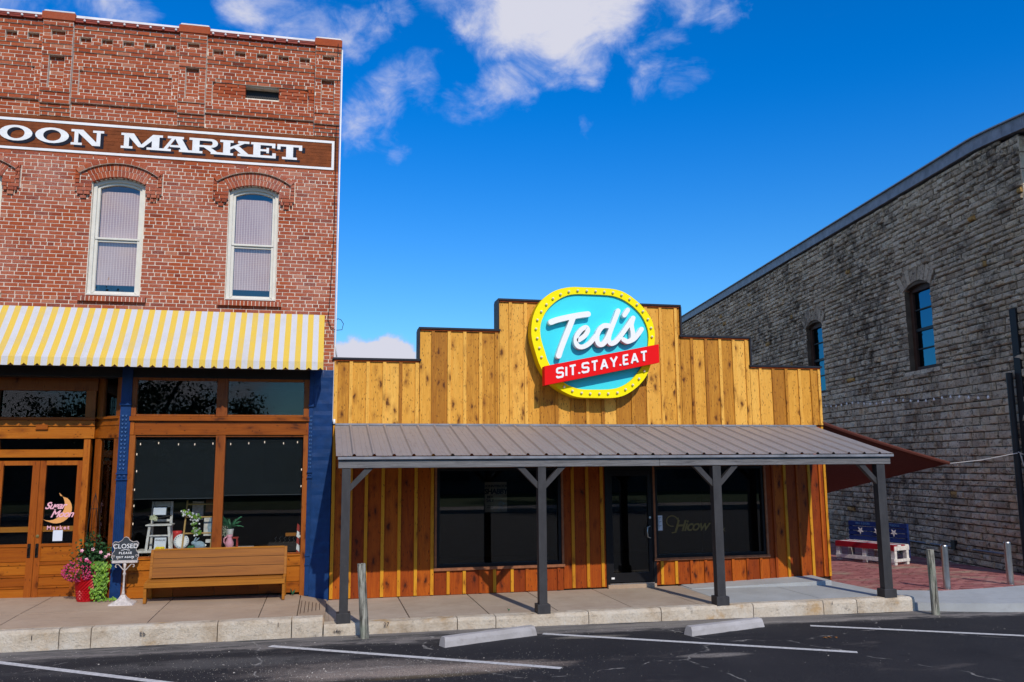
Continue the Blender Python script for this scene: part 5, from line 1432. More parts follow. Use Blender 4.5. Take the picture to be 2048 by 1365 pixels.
m = MB(); m.tube([(.142, -.04, 9.28), (.142, -.04, 4.6), (.140, -.04, 4.1), (.165, -.03, 3.92)], .012, 8)
m.tube([(.150, -.02, 2.9), (.150, -.02, 2.82)], .02, 8)
tag(m.build('white_conduit', M['white'], smooth=True), 'slim white conduit running down the corner of the brick building', 'pipe')

# ---------------------------------------------------------------- display window items
def lathe_thing(name, prof, x, y, mat, label, cat, n=20, fn=None):
    m = MB(); m.lathe(prof, x, y, n, .5, fn); return tag(m.build(name, mat, base=(x, y, prof[0][1]), smooth=True), label, cat)
def display():
    zs = .875
    chair = thing('white_chair', (-2.47, .3, zs), 'white painted step chair standing in the display window', 'chair')
    def leg(a, b, w=.018, nm='leg'):
        a = Vector(a); b = Vector(b); m = MB(); m.hexa([(a.x-w, a.y-w, a.z), (a.x+w, a.y-w, a.z), (a.x+w, a.y+w, a.z), (a.x-w, a.y+w, a.z), (b.x-w, b.y-w, b.z), (b.x+w, b.y-w, b.z), (b.x+w, b.y+w, b.z), (b.x-w, b.y+w, b.z)]); m.build(nm, M['white_worn'], chair)
    leg((-2.645, .2, zs), (-2.61, .2, 1.245)); leg((-2.295, .2, zs), (-2.33, .2, 1.245)); leg((-2.62, .42, zs), (-2.61, .42, 1.245)); leg((-2.31, .42, zs), (-2.33, .42, 1.245))
    leg((-2.615, .42, 1.27), (-2.615, .44, 1.61), nm='back_post'); leg((-2.335, .42, 1.27), (-2.335, .44, 1.61), nm='back_post')
    m = MB(); m.bbox(-2.665, -2.285, .16, .46, 1.246, 1.268, .004); m.build('seat', M['white_worn'], chair)
    m = MB(); m.box(-2.59, -2.36, .43, .45, 1.52, 1.61); m.box(-2.60, -2.35, .40, .425, 1.30, 1.335); m.build('backrest', M['white_worn'], chair)
    m = MB(); m.box(-2.62, -2.32, .19, .215, 1.09, 1.108); m.box(-2.62, -2.32, .41, .43, 1.06, 1.078); m.build('stretcher', M['white_worn'], chair)
    m = MB(); m.hexa([(-2.588, .24, 1.40), (-2.378, .24, 1.40), (-2.378, .26, 1.40), (-2.588, .26, 1.40), (-2.588, .27, 1.54), (-2.378, .27, 1.54), (-2.378, .29, 1.54), (-2.588, .29, 1.54)]); f = tag(m.build('picture_frame', M['chalk']), 'small dark framed card propped on the white chair', 'picture')
    m = MB(); m.hexa([(-2.575, .232, 1.412), (-2.39, .232, 1.412), (-2.39, .238, 1.412), (-2.575, .238, 1.412), (-2.575, .260, 1.528), (-2.39, .260, 1.528), (-2.39, .266, 1.528), (-2.575, .266, 1.528)]); m.build('card', M['paper'], f)
    r = random.Random(4); m = MB()
    for _ in range(60):
        a = r.random()*6.28; q = r.random()*.055; c = Vector((-2.557+q*math.cos(a), .22-r.random()*.03, 1.365+q*math.sin(a)*.75)); s = .016
        m.quad((c.x-s, c.y, c.z-s*.6), (c.x+s*.6, c.y-.01, c.z-s), (c.x+s, c.y, c.z+s*.6), (c.x-s*.6, c.y-.01, c.z+s), r.random())
    tag(m.build('cream_flower', mat_leaf('cream_petal', (.45, .47, .28), (.72, .74, .55))), 'round cream flower resting on the white chair seat back', 'flower')
    m = MB(); m.tube([(-2.64, .22, 1.40), (-2.5, .2, 1.36), (-2.38, .2, 1.385), (-2.3, .22, 1.40)], .012, 6); tag(m.build('dark_garland', M['iron']), 'thin dark twig garland draped across the white chair', 'garland')
    # book and lemons
    b = MB(); b.hexa([(-2.53, .17, zs), (-2.36, .17, zs), (-2.36, .19, zs), (-2.53, .19, zs), (-2.53, .22, 1.065), (-2.36, .22, 1.065), (-2.36, .24, 1.065), (-2.53, .24, 1.065)]); bk = tag(b.build('recipe_book', M['paper']), 'upright pale blue book under the white chair seat', 'book')
    m = text_mesh('Always Joy', .035, Matrix.Translation((-2.445, .205, 1.03)) @ Matrix.Rotation(RAD(75), 4, 'X'), .0005, .2); m.build('book_print', M['navy'], bk)
    for i, (x, y) in enumerate(((-2.47, .13), (-2.40, .13), (-2.43, .09))):
        m = MB(); m.lathe([(.002, -.042), (.02, -.03), (.032, 0), (.02, .03), (.002, .042)], 0, 0, 12); m.xf(Matrix.Translation((x, y, zs+.033)) @ Matrix.Rotation(RAD(75), 4, 'Y')); tag(m.build('lemon', simple('lemon_yellow', (.75, .55, .02), .4, var=.1) if i == 0 else bpy.data.materials['lemon_yellow'], smooth=True), ('left lemon in front of the blue book', 'right lemon in front of the blue book', 'front lemon nearest the glass before the blue book')[i], 'lemon', 'lemons under the chair')
    # plate
    m = MB(); m.lathe([(.0, .0), (.07, .002), (.112, .012), (.115, .016), (.07, .008), (.0, .006)], 0, 0, 32); m.xf(Matrix.Translation((-2.15, .30, .992)) @ Matrix.Rotation(RAD(78), 4, 'X')); pl_ = tag(m.build('china_plate', M['white'], smooth=True), 'round white china plate with blue rim pattern propped upright', 'plate')
    m = MB(); 
    for i in range(18):
        a = 2*math.pi*i/18; q = MB(); q.lathe([(.007, 0), (.0, .001)], .092*math.cos(a), .092*math.sin(a), 6); q.xf(Matrix.Translation((-2.15, .283, .996)) @ Matrix.Rotation(RAD(78), 4, 'X')); m.add(q)
    m.build('rim_pattern', simple('delft_blue', (.10, .22, .40), .4, var=0), pl_)
    lathe_thing('red_tulip_vase', [(.03, zs), (.045, .93), (.06, 1.03), (.058, 1.10), (.064, 1.14), (.05, 1.15)], -2.235, .42, simple('coral_red', (.65, .05, .05), .35, var=0), 'coral red tulip shaped vase behind the china plate', 'vase', 12, lambda i, k: (.014 if i >= 3 and k % 3 == 0 else 0))
    # ladder
    l = thing('bamboo_ladder', (-1.9, .3, zs), 'pale bamboo display ladder leaning behind the shop window', 'ladder')
    bam = simple('bamboo', (.45, .28, .09), .5, var=.15)
    m = MB(); m.tube([(-2.125, .22, zs), (-2.10, .40, 1.62)], .014, 7); m.build('rail', bam, l)
    m = MB(); m.tube([(-1.70, .22, zs), (-1.68, .40, 1.62)], .014, 7); m.build('rail', bam, l)
    for z, y in ((1.115, .27), (1.36, .33), (1.56, .38)):
        m = MB(); m.tube([(-2.115, y, z), (-1.69, y, z)], .012, 7); m.build('rung', bam, l)
    # blossom sprig
    s = thing('blossom_sprig', (-1.95, .28, 1.1), 'white blossom garland hanging from the bamboo ladder', 'garland')
    m = MB(); m.tube([(-2.17, .24, 1.47), (-2.03, .26, 1.44), (-1.9, .25, 1.36), (-1.93, .25, 1.2), (-1.93, .25, 1.08)], .004, 5); m.build('stem', M['leaf_dark'], s)
    m = MB(); g = MB()
    for _ in range(90):
        k = r.random(); p = (-2.17+.27*k+r.gauss(0, .025), .23+r.gauss(0, .01), 1.46-.10*k+r.gauss(0, .03)) if r.random() < .6 else (-1.93+r.gauss(0, .03), .24, 1.36-.28*r.random())
        tgt = m if r.random() < .55 else g; q = .012 if tgt is m else .018
        a = r.random()*6; u = Vector((math.cos(a), 0, math.sin(a)))*q; w = Vector((-math.sin(a), -.5, math.cos(a)))*q
        p = Vector(p); tgt.quad(p-u-w, p+u-w, p+u+w, p-u+w, r.random())
    m.build('blossom', mat_leaf('white_blossom', (.6, .6, .6), (.9, .9, .9)), s); g.build('leaf_cluster', M['leaf_lime'], s)
    # pictures
    def pic(x0, x1, z0, z1, y, mat, label):
        m = MB(); m.box(x0, x1, y, y+.02, z0, z1); f = tag(m.build('framed_picture', mat), label, 'picture'); return f
    f = pic(-1.845, -1.69, 1.06, 1.35, .45, M['white_worn'], 'white framed print of a grey blue rabbit behind the ladder'); m = MB(); m.ribbon([(-1.75, 1.10), (-1.765, 1.2), (-1.75, 1.27), (-1.735, 1.33)], .05, .446, .449); m.build('print', M['rabbit'], f)
    pic(-2.045, -1.875, 1.30, 1.60, .55, M['castgrey'], 'tall pale blank board behind the bamboo ladder'); pic(-1.85, -1.69, 1.42, 1.62, .62, M['trim'], 'dark brown frame hung above the rabbit print')
    # bunny
    b = thing('rabbit_figurine', (-1.9, .28, zs), 'pale blue ceramic rabbit lying on the white shelf', 'figurine')
    m = MB()
    def ell(cx, cy, cz, rx, ry, rz, rot=0):
        e = MB(); prof = [(math.sin(math.pi*i/8), -math.cos(math.pi*i/8)) for i in range(9)]; prof[0] = (.02, -1); prof[-1] = (.02, 1); e.lathe(prof, 0, 0, 14)
        e.xf(Matrix.Translation((cx, cy, cz)) @ Matrix.Rotation(rot, 4, 'Y') @ Matrix.Diagonal((rx, ry, rz, 1))); return e
    m.add(ell(-1.88, .28, zs+.06, .085, .05, .06)); m.add(ell(-1.835, .28, zs+.045, .05, .055, .045)); m.add(ell(-1.965, .27, zs+.09, .036, .03, .034)); m.build('body', M['rabbit'], b, smooth=True)
    m = MB(); m.add(ell(-1.945, .26, zs+.145, .011, .008, .042, .5)); m.build('ear', M['rabbit'], b, smooth=True); m = MB(); m.add(ell(-1.915, .29, zs+.14, .011, .008, .045, .8)); m.build('ear', M['rabbit'], b, smooth=True)
    m = MB(); m.add(ell(-1.79, .28, zs+.05, .02, .02, .02)); m.build('tail', M['white'], b, smooth=True)
    # greens by the bunny, small planter
    m = MB()
    for i in range(14):
        x = -2.1+.1*r.random(); y = .22+.05*r.random(); m.quad((x, y, zs), (x+.012, y, zs), (x+.05+.04*r.random(), y, zs+.05), (x+.04, y, zs+.055), r.random())
    tag(m.build('leafy_sprig', M['leaf_palm']), 'flat green leaves lying between plate and rabbit', 'leaves')
    m = MB(); m.bbox(-1.785, -1.695, .25, .33, .965, 1.015, .004); tag(m.build('small_planter', M['white_worn']), 'small white box planter at the right of the ladder', 'planter')
    # palm in pot
    p = thing('potted_palm', (-1.43, .34, .95), 'small green palm in a white patterned pot beside the mullion', 'potted plant')
    m = MB(); m.lathe([(.038, 1.04), (.045, 1.05), (.055, 1.16), (.058, 1.165), (.05, 1.16)], -1.43, .34, 18); m.build('pot', M['white'], p, smooth=True)
    m = MB()
    for i in range(46):
        a = r.uniform(0, 6.28); l_ = r.uniform(.13, .24); up = r.uniform(.2, 1.1); c = Vector((-1.43, .34, 1.17)); pts = []
        for k in range(5):
            f = k/4; pts.append(c+Vector((math.cos(a)*l_*f*.9, math.sin(a)*l_*f*.5-.03*f, l_*up*f-(l_*.9)*f*f*.6+.10*f)))
        for k in range(4):
            w = .014*(1-k/4)+.003; n = Vector((-math.sin(a), math.cos(a)*.3, .5)).normalized(); u, v = pts[k], pts[k+1]; m.quad(u-n*w, v-n*w*.7, v+n*w*.7, u+n*w, r.random())
    m.build('frond', M['leaf_palm'], p)
    s = thing('red_stool', (-1.36, .33, zs), 'tiny red stool holding the palm pot', 'stool'); m = MB(); m.bbox(-1.50, -1.30, .26, .42, 1.018, 1.036, .003); m.build('seat', M['stoolred'], s)
    for x in (-1.485, -1.315):
        for y in (.275, .40): m = MB(); m.box(x-.008, x+.008, y-.008, y+.008, zs, 1.018); m.build('leg', M['stoolred'], s)
    # pitcher
    pt_ = thing('pink_pitcher', (-1.43, .2, zs), 'glossy pink fish shaped pitcher on the right shelf', 'pitcher')
    m = MB(); m.lathe([(.03, zs), (.05, zs+.01), (.066, .93), (.062, .97), (.04, 1.02), (.034, 1.05), (.05, 1.085), (.044, 1.08), (.0, 1.04)], -1.42, .2, 20); m.build('body', M['pinkglaze'], pt_, smooth=True)
    m = MB(); m.tube([(-1.455, .2, 1.06), (-1.50, .2, 1.03), (-1.505, .2, .98), (-1.475, .2, .93)], .011, 8); m.build('handle', M['pinkglaze'], pt_, smooth=True)
    # white twiggy flowers left of pot
    m = MB()
    for _ in range(60):
        x = -1.51+r.gauss(0, .025); z = 1.05+r.random()*.16; m.quad((x, .2, z), (x+.01, .2, z), (x+.014+r.gauss(0, .01), .19, z+.018), (x+.002, .19, z+.02), r.random())
    tag(m.build('white_sprigs', mat_leaf('pale_sprig', (.25, .32, .2), (.6, .65, .55))), 'pale sprigs tucked beside the mullion by the palm', 'flowers')
    # tray with tools and flag
    tr = thing('black_tray', (-.6, .3, .8), 'low black tray of wire tools at the right of the window', 'tray')
    m = MB(); m.bbox(-.83, -.40, .22, .42, .80, .94, .005); m.build('box', M['iron'], tr)
    for i in range(5): x = -.74+i*.07; m = MB(); m.tube([(x, .28, .94), (x+.03, .28, .97), (x+.005, .28, 1.0), (x+.035, .28, 1.03)], .004, 5); m.build('wire_tool', M['steel'], tr)
    m = MB(); m.bbox(-.58, -.39, .5, .54, 1.015, 1.07, .003); tag(m.build('wooden_block', M['pew']), 'short wooden block behind the black tray', 'block')
    fl = thing('hanging_flag', (-.36, .12, .8), 'red and white striped cloth hanging at the right window edge', 'flag')
    for i in range(5):
        m = MB(); m.hexa([(-.395, .13, .74+i*.1), (-.345+.0, .12, .70+i*.1), (-.34, .14, .70+i*.1), (-.39, .15, .74+i*.1), (-.385, .13, .84+i*.1), (-.338, .12, .80+i*.1), (-.335, .14, .80+i*.1), (-.38, .15, .84+i*.1)]); m.build('stripe', M['stoolred'] if i % 2 == 0 else M['white'], fl)
M['rabbit'] = simple('dusty_blue_ceramic', (.28, .38, .47), .5, var=.15, vscale=20)
M['stoolred'] = simple('barn_red_paint', (.35, .04, .03), .5, var=.1)
M['pinkglaze'] = simple('pink_glaze', (.72, .33, .42), .15, var=0)
display()

# ---------------------------------------------------------------- pew bench
def pew():
    t = thing('wooden_pew', (-1.5, -.4, .16), 'long varnished wooden pew bench in front of the display window', 'bench')
    x0, x1 = -2.50, -.545
    for x, s in ((x0, -1), (x1, 1)):
        m = MB(); z0 = .165+(.02 if s < 0 else 0)
        # side panel profile in y-z
        P = [(-.50, z0), (-.42, z0), (-.36, .40), (-.12, .40), (-.06, z0), (.0, z0), (-.03, .45), (.02, .905), (-.06, .905), (-.14, .50), (-.44, .47), (-.50, .43)]
        n = len(m.v); k = len(P); m.v += [(x-.02, y, z) for y, z in P]+[(x+.02, y, z) for y, z in P]
        m.f.append(tuple(range(n, n+k))); m.t.append(.7); m.f.append(tuple(range(n+2*k-1, n+k-1, -1))); m.t.append(.7)
        for i in range(k): j = (i+1) % k; m.f.append((n+j, n+i, n+k+i, n+k+j)); m.t.append(.7)
        m.build('end_panel', M['pew'], t)
    m = MB(); a, b = x0+.022, x1-.022
    m.hexa([(a, -.145, .50), (b, -.145, .50), (b, -.115, .50), (a, -.115, .50), (a, -.055, .89), (b, -.055, .89), (b, -.025, .89), (a, -.025, .89)], .42); m.build('backrest', M['pew'], t)
    for f in (.36, .70):
        y_, z_ = -.145+.09*f, .50+.39*f
        m = MB(); m.hexa([(a, y_-.0035, z_), (b, y_-.0035, z_), (b, y_+.004, z_), (a, y_+.004, z_), (a, y_-.0025, z_+.005), (b, y_-.0025, z_+.005), (b, y_+.005, z_+.005), (a, y_+.005, z_+.005)], .1); m.build('groove', M['interior_brown'], t)
    m = MB(); m.hexa([(a, -.06, .893), (b, -.06, .893), (b, -.015, .893), (a, -.015, .893), (a, -.06, .915), (b, -.06, .915), (b, -.015, .915), (a, -.015, .915)], .9); m.build('top_rail', M['pew'], t)
    m = MB(); m.hexa([(a, -.50, .475), (b, -.50, .475), (b, -.12, .455), (a, -.12, .455), (a, -.50, .497), (b, -.50, .497), (b, -.12, .477), (a, -.12, .477)], .6); m.build('seat', M['pew'], t)
    m = MB(); m.bbox(x0-.01, x1+.01, -.515, -.49, .40, .472, .004, .85); m.build('apron', M['pew'], t)
pew()

# ---------------------------------------------------------------- closed sign on a stand
def closed_sign():
    t = thing('closed_sign', (-2.82, -.40, .17), 'ornate grey board reading closed on an antique white iron stand', 'sign')
    cx, y = -2.812, -.40; z0, z1 = .79, 1.135; W = .20
    half = [(0, z1), (.03, z1-.012), (.055, z1-.05), (.10, z1-.075), (.15, z1-.065), (.178, z1-.095), (.165, z1-.14), (.145, z1-.17), (.150, z1-.20), (.178, z1-.235), (.185, z1-.285), (.165, z1-.315), (.178, z0+.005)]
    P = [(cx+x, z) for x, z in half][::-1]; P = P+[(cx-x, z) for x, z in half[1:]]
    m = MB(); m.prism([(a, b) for a, b in P[::-1]], y-.012, y+.012); m.build('board', M['chalk'], t)
    m = MB()
    for i in range(len(P)):
        a, b = P[i], P[(i+1) % len(P)]; m.tube([(a[0], y-.013, a[1]), (b[0], y-.013, b[1])], .0045, 5)
    for sx in (-1, 1):
        for (px, pz, rr) in ((.145, z1-.115, .018), (.155, z0+.07, .02), (.10, z0+.03, .010)):
            pts = [(cx+sx*(px+rr*(1-k/14)*math.cos(k*.7)), y-.016, pz+rr*(1-k/14)*math.sin(k*.7)) for k in range(11)]; m.tube(pts, .004, 4)
    m.build('scroll_border', M['castgrey'], t)
    m = text_mesh('CLOSED', .092, facing(cx, y-.014, z1-.135), .001, 0, 0, 1.0); m.add(text_mesh('PLEASE', .044, facing(cx, y-.014, z1-.232), .001, 0, .001, 1.35)); m.add(text_mesh('VISIT AGAIN', .036, facing(cx, y-.014, z1-.29), .001, 0, .001, 1.25))
    m.tube([(cx-.06, y-.014, z1-.192), (cx-.02, y-.014, z1-.186), (cx, y-.014, z1-.178), (cx+.02, y-.014, z1-.186), (cx+.06, y-.014, z1-.192)], .004, 4); m.build('lettering', M['white'], t)
    m = MB(); m.bbox(cx-.175, cx+.175, y-.03, y+.03, z0-.03, z0, .005); m.build('board_foot', M['castgrey'], t)
    m = MB(); m.lathe([(.030, .30), (.020, .34), (.014, .40), (.013, .58), (.020, .595), (.024, .605), (.02, .615), (.013, .63), (.016, .70), (.024, .76)], cx, y, 12); m.build('pole', M['castgrey'], t, smooth=True)
    m = MB()
    for s in (-1, 1):
        pts = [(cx+s*.015, y, .66), (cx+s*.05, y, .70), (cx+s*.09, y, .745), (cx+s*.125, y, .735), (cx+s*.13, y, .71), (cx+s*.112, y, .70)]; m.tube(pts, .007, 6)
    m.build('scroll_bracket', M['castgrey'], t)
    m = MB(); n = len(m.v)
    prof = [(.20, .17), (.185, .195), (.11, .225), (.06, .265), (.03, .31)]; base = []
    for (r_, z) in prof:
        for k in range(16):
            a = 2*math.pi*k/16+math.pi/4; q = r_*(1+.28*abs(math.cos(2*a))**3*(1 if r_ > .1 else .3)) if False else r_*(1.22 if k % 4 == 0 else (.86 if k % 4 == 2 else .98))
            m.v.append((cx+q*math.cos(a), y+q*math.sin(a), z))
    for i in range(len(prof)-1):
        for k in range(16): m.f.append((i*16+k, i*16+(k+1) % 16, (i+1)*16+(k+1) % 16, (i+1)*16+k)); m.t.append(.5)
    m.f.append(tuple(range(64, 80))); m.t.append(.5); m.build('base', M['castgrey'], t)
closed_sign()

# ---------------------------------------------------------------- planter at the entrance
def planter():
    cx, cy, z0 = -3.40, -.02, .185
    def pf(i, k): return (.010 if (i+k) % 2 else -.008) if 2 < i < 15 else 0
    prof = [(.115, z0), (.125, z0+.01)]+[(.125+.042*(j/13)**.8, z0+.02+.026*j) for j in range(14)]+[(.170, .56), (.165, .575), (.15, .57), (.14, .54)]
    m = MB(); m.lathe(prof, cx, cy, 36, .5, pf); tag(m.build('red_planter', M['potred'], base=(cx, cy, z0)), 'glossy red diamond textured ceramic planter beside the shop door', 'planter')
    r = random.Random(8)
    def leafq(m, p, s, up=.3, t=None, asp=1.0):
        p = Vector(p); d = Vector((r.gauss(0, 1), r.gauss(0, 1)-.3, r.gauss(0, 1)+up)).normalized(); a = d.cross(Vector((r.gauss(0, 1), r.gauss(0, 1), r.gauss(0, 1)))).normalized()
        a *= s*asp; d *= s; n = a.cross(d).normalized()*s*.2
        t = r.random() if t is None else t
        q = len(m.v); m.v += [tuple(p-d), tuple(p-d*.1+a*.62+n), tuple(p+d*1.1), tuple(p-d*.1-a*.62+n)]; m.f.append((q, q+1, q+2, q+3)); m.t.append(t)
    # petunia mound, left-front
    t = thing('petunia', (cx-.08, cy-.05, .6), 'mound of small deep pink petunias spilling over the red planter', 'flowering plant')
    g = MB(); f = MB(); c0 = Vector((cx-.09, cy-.10, .66))
    for _ in range(1100):
        v = Vector((r.gauss(0, 1), r.gauss(0, 1), r.gauss(0, 1))).normalized()*r.uniform(.6, 1.0)**.5
        p = c0+Vector((v.x*.215, v.y*.16, v.z*.155-.03*abs(v.x))); leafq(g, p, r.uniform(.008, .016))
    for _ in range(165):
        v = Vector((r.gauss(0, 1), -abs(r.gauss(0, 1))-.15, r.gauss(0, 1)+.1)).normalized(); p = c0+Vector((v.x*.235, v.y*.17-.01, v.z*.17-.03*abs(v.x)))
        s = r.uniform(.010, .017); q = len(f.v); n = 6; ax = Vector((r.gauss(0, .3), -1, r.gauss(.2, .3))).normalized(); u = ax.cross(Vector((0, 0, 1))).normalized(); w = ax.cross(u)
        f.v.append(tuple(p+ax*-.006)); 
        for k in range(n*2):
            a = math.pi*k/n; rr = s if k % 2 == 0 else s*.62; f.v.append(tuple(p+u*math.cos(a)*rr+w*math.sin(a)*rr))
        tt = r.random()
        for k in range(n*2): f.f.append((q, q+1+k, q+1+(k+1) % (n*2))); f.t.append(tt)
    g.build('foliage', M['leaf_dark'], t); f.build('blossoms', M['petal'], t, kind='stuff')
    t = thing('flowering_vine', (cx+.1, cy, .75), 'dark green trellis vine with pale pink blooms at the back of the planter', 'flowering plant')
    g = MB(); f = MB()
    for _ in range(900):
        a = r.random(); p = Vector((cx+.08+r.gauss(0, .13), cy+.05+r.gauss(0, .08), .86+r.gauss(0, .085))); leafq(g, p, r.uniform(.018, .032))
    for _ in range(90): leafq(g, Vector((cx+.02+r.gauss(0, .05), cy+.03, 1.02+r.random()*.18)), r.uniform(.014, .022))
    for (x, z) in ((-.07, .93), (.08, .945), (.26, .83), (.30, .86), (.0, .80), (.19, .9)):
        p = Vector((cx+x, cy-.12, z)); q = len(f.v); f.v.append(tuple(p-Vector((0, .008, 0))))
        for k in range(10): a = math.pi*k/5; rr = .030 if k % 2 == 0 else .019; f.v.append((p.x+math.cos(a)*rr, p.y, p.z+math.sin(a)*rr))
        for k in range(10): f.f.append((q, q+1+k, q+1+(k+1) % 10)); f.t.append(r.random())
    g.build('foliage', M['leaf_dark'], t); f.build('blossom', M['petal_pale'], t)
    # lime sweet potato vine
    t = thing('lime_vine', (cx+.17, cy-.05, .5), 'lime green trailing vine hanging down the right side of the red planter', 'trailing plant')
    g = MB()
    for _ in range(520):
        k = r.random(); z = .75-.55*k; x = cx+.17+.03*math.sin(k*5)+r.gauss(0, .055)*(1-.2*k)+.04*k; y = cy-.12+r.gauss(0, .03)
        if k > .93: x += r.uniform(0, .22); z = .2+r.random()*.03
        p = Vector((x, y, z)); s = r.uniform(.022, .040)*(1-.35*k)
        dn = Vector((r.gauss(0, .35), -.25, -1)).normalized(); sd = Vector((1, r.gauss(0, .35), r.gauss(0, .4))).normalized()
        q = len(g.v); g.v += [tuple(p-dn*s*.5), tuple(p-dn*s*.75+sd*s*.55), tuple(p+sd*s*.75-dn*s*.1), tuple(p+dn*s*1.0+Vector((0, -.008, 0))), tuple(p-sd*s*.75-dn*s*.1), tuple(p-dn*s*.75-sd*s*.55)]
        g.f.append((q, q+1, q+2, q+3)); g.f.append((q, q+3, q+4, q+5)); tt = r.random(); g.t += [tt, max(0, tt-.15)]
    g.build('leaves', M['leaf_lime'], t, kind='stuff')
    m = MB(); m.tube([(cx+.17, cy-.08, .62), (cx+.18, cy-.10, .45), (cx+.2, cy-.1, .3), (cx+.24, cy-.1, .2)], .006, 5); m.build('stem', M['leaf_dark'], t)
    # trellis
    t = thing('wire_trellis', (cx, cy+.1, .6), 'tall pointed black wire trellis standing in the red planter', 'trellis')
    tx, ty = -3.375, .04
    for a in range(4):
        dx, dy = math.cos(a*math.pi/2+.6), math.sin(a*math.pi/2+.6)
        pts = [(tx+dx*rr, ty+dy*rr, z) for rr, z in ((.115, .55), (.10, 1.0), (.082, 1.35), (.06, 1.52), (.03, 1.65), (.004, 1.74))]; m = MB(); m.tube(pts, .004, 5); m.build('rod', M['iron'], t)
    for z, rr in ((1.08, .098), (1.53, .062)):
        m = MB(); m.tube([(tx+rr*math.cos(k*math.pi/8), ty+rr*math.sin(k*math.pi/8), z) for k in range(16)], .0035, 5, closed=True); m.build('ring', M['iron'], t)
    m = MB(); m.lathe([(.0, 1.735), (.008, 1.745), (.004, 1.76), (.0, 1.78)], tx, ty, 8); m.build('finial', M['iron'], t)
    # weeds
    for (x, y, z, s, lab) in ((-.42, -.06, .16, .11, 'small green weed growing at the foot of the display window'), (2.66, -1.75, .06, .05, 'tiny weed growing from the porch slab near the second post')):
        m = MB()
        for k in range(16):
            a = r.random()*6.28; l = s*r.uniform(.5, 1.1); p = Vector((x, y, z)); e = p+Vector((math.cos(a)*l*.6, math.sin(a)*l*.4, l*.9)); n = Vector((-math.sin(a), math.cos(a), 0))*s*.07; mid = (p+e)/2+Vector((0, 0, l*.15))
            m.quad(p-n*.3, mid-n, e, mid+n, r.random())
        tag(m.build('weed', M['leaf_palm'], base=(x, y, z)), lab, 'weed')
planter()

# ================================================================== STREET FURNITURE
def wood_post(x, y, z0, z1, r0, lean, label):
    m = MB(); rr = random.Random(int(x*100)); n = 16; lv = 14
    for i in range(lv+1):
        f = i/lv; z = z0+(z1-z0)*f; zz_ = z if i < lv else z
        for k in range(n):
            a = 2*math.pi*k/n; q = r0*(1+.06*noise.noise(Vector((math.cos(a)*2.5, math.sin(a)*2.5+x, f*1.5)))+.03*noise.noise(Vector((a*3, f*8, x))))*(1.04-.10*f)
            top = (.012*noise.noise(Vector((math.cos(a)*3, math.sin(a)*3, 5)))) if i == lv else 0
            m.v.append((x+lean*(z-z0)+q*math.cos(a), y+q*math.sin(a), z+top))
    for i in range(lv):
        for k in range(n): m.f.append((i*n+k, i*n+(k+1) % n, (i+1)*n+(k+1) % n, (i+1)*n+k)); m.t.append(.5)
    c = len(m.v); m.v.append((x+lean*(z1-z0), y, z1-.004))
    for k in range(n): m.f.append((lv*n+k, lv*n+(k+1) % n, c)); m.t.append(.5)
    o = m.build('wooden_post', M['post'], base=(x, y, z0), smooth=False); tag(o, label, 'bollard', 'weathered wooden posts along the kerb')
wood_post(.585, -2.40, -.13, .865, .056, -.062, 'grey split wooden post leaning at the kerb before the left porch post')
wood_post(9.13, -2.50, -.22, .815, .058, -.015, 'greenish round topped wooden post at the right end of the kerb')

def steel_bollard(x, y, label, src=None):
    z = zplaza(x, y); t = thing('steel_bollard', (x, y, z), label, 'bollard', 'steel bollards on the brick plaza')
    m = MB(); m.lathe([(.057, z), (.057, z+.72), (.052, z+.735), (.02, z+.74), (.0, z+.74)], x, y, 24); m.build('tube', M['steel'], t, smooth=False)
    m = MB(); m.lathe([(.062, z+.001), (.062, z+.008), (.058, z+.009)], x, y, 24); m.build('base_ring', M['steel'], t)
    return t
b1 = steel_bollard(10.45, -1.17, 'shiny steel bollard just right of the green wooden post')
steel_bollard(11.93, -.95, 'shiny steel bollard at the far right before the stone wall')

def wheel_stop(a, b, label, seed):
    # a, b: ends of the front bottom edge; trapezoid section
    A, B_ = Vector((a[0], a[1], 0)), Vector((b[0], b[1], 0)); d = (B_-A).normalized(); nrm = Vector((-d.y, d.x, 0)); L_ = (B_-A).length
    z = zroad(a[0]); m = MB(); prof = [(0, 0), (.012, .07), (.035, .115), (.12, .118), (.145, .07), (.155, 0)]; n = 10; k = len(prof)
    for i in range(n+1):
        f = i/n; c = A+d*L_*f; 
        for j, (u, h) in enumerate(prof):
            e = noise.noise(Vector((f*7+seed, j*1.3, 2)))*.006; ce = d*((.018 if i == 0 else -.018 if i == n else 0)*(h/.118)); p = c+nrm*(u+e)+ce; m.v.append((p.x, p.y, zroad(p.x)+h+e))
    for i in range(n):
        for j in range(k-1): q = i*k+j; m.f.append((q, q+k, q+k+1, q+1)); m.t.append(.2)
    m.f.append(tuple(range(k))); m.t.append(.2); m.f.append(tuple(n*k+j for j in range(k))[::-1]); m.t.append(.2)
    tag(m.build('wheel_stop', M['wheelstop'], base=(a[0], a[1], z)), label, 'wheel stop', 'white concrete wheel stops')
wheel_stop((1.52, -3.24), (2.82, -2.77), 'white concrete wheel stop by the second porch post and leaning wooden post', 1)
wheel_stop((4.80, -3.27), (6.08, -2.86), 'white concrete wheel stop before the third porch post, its end chipped', 5)

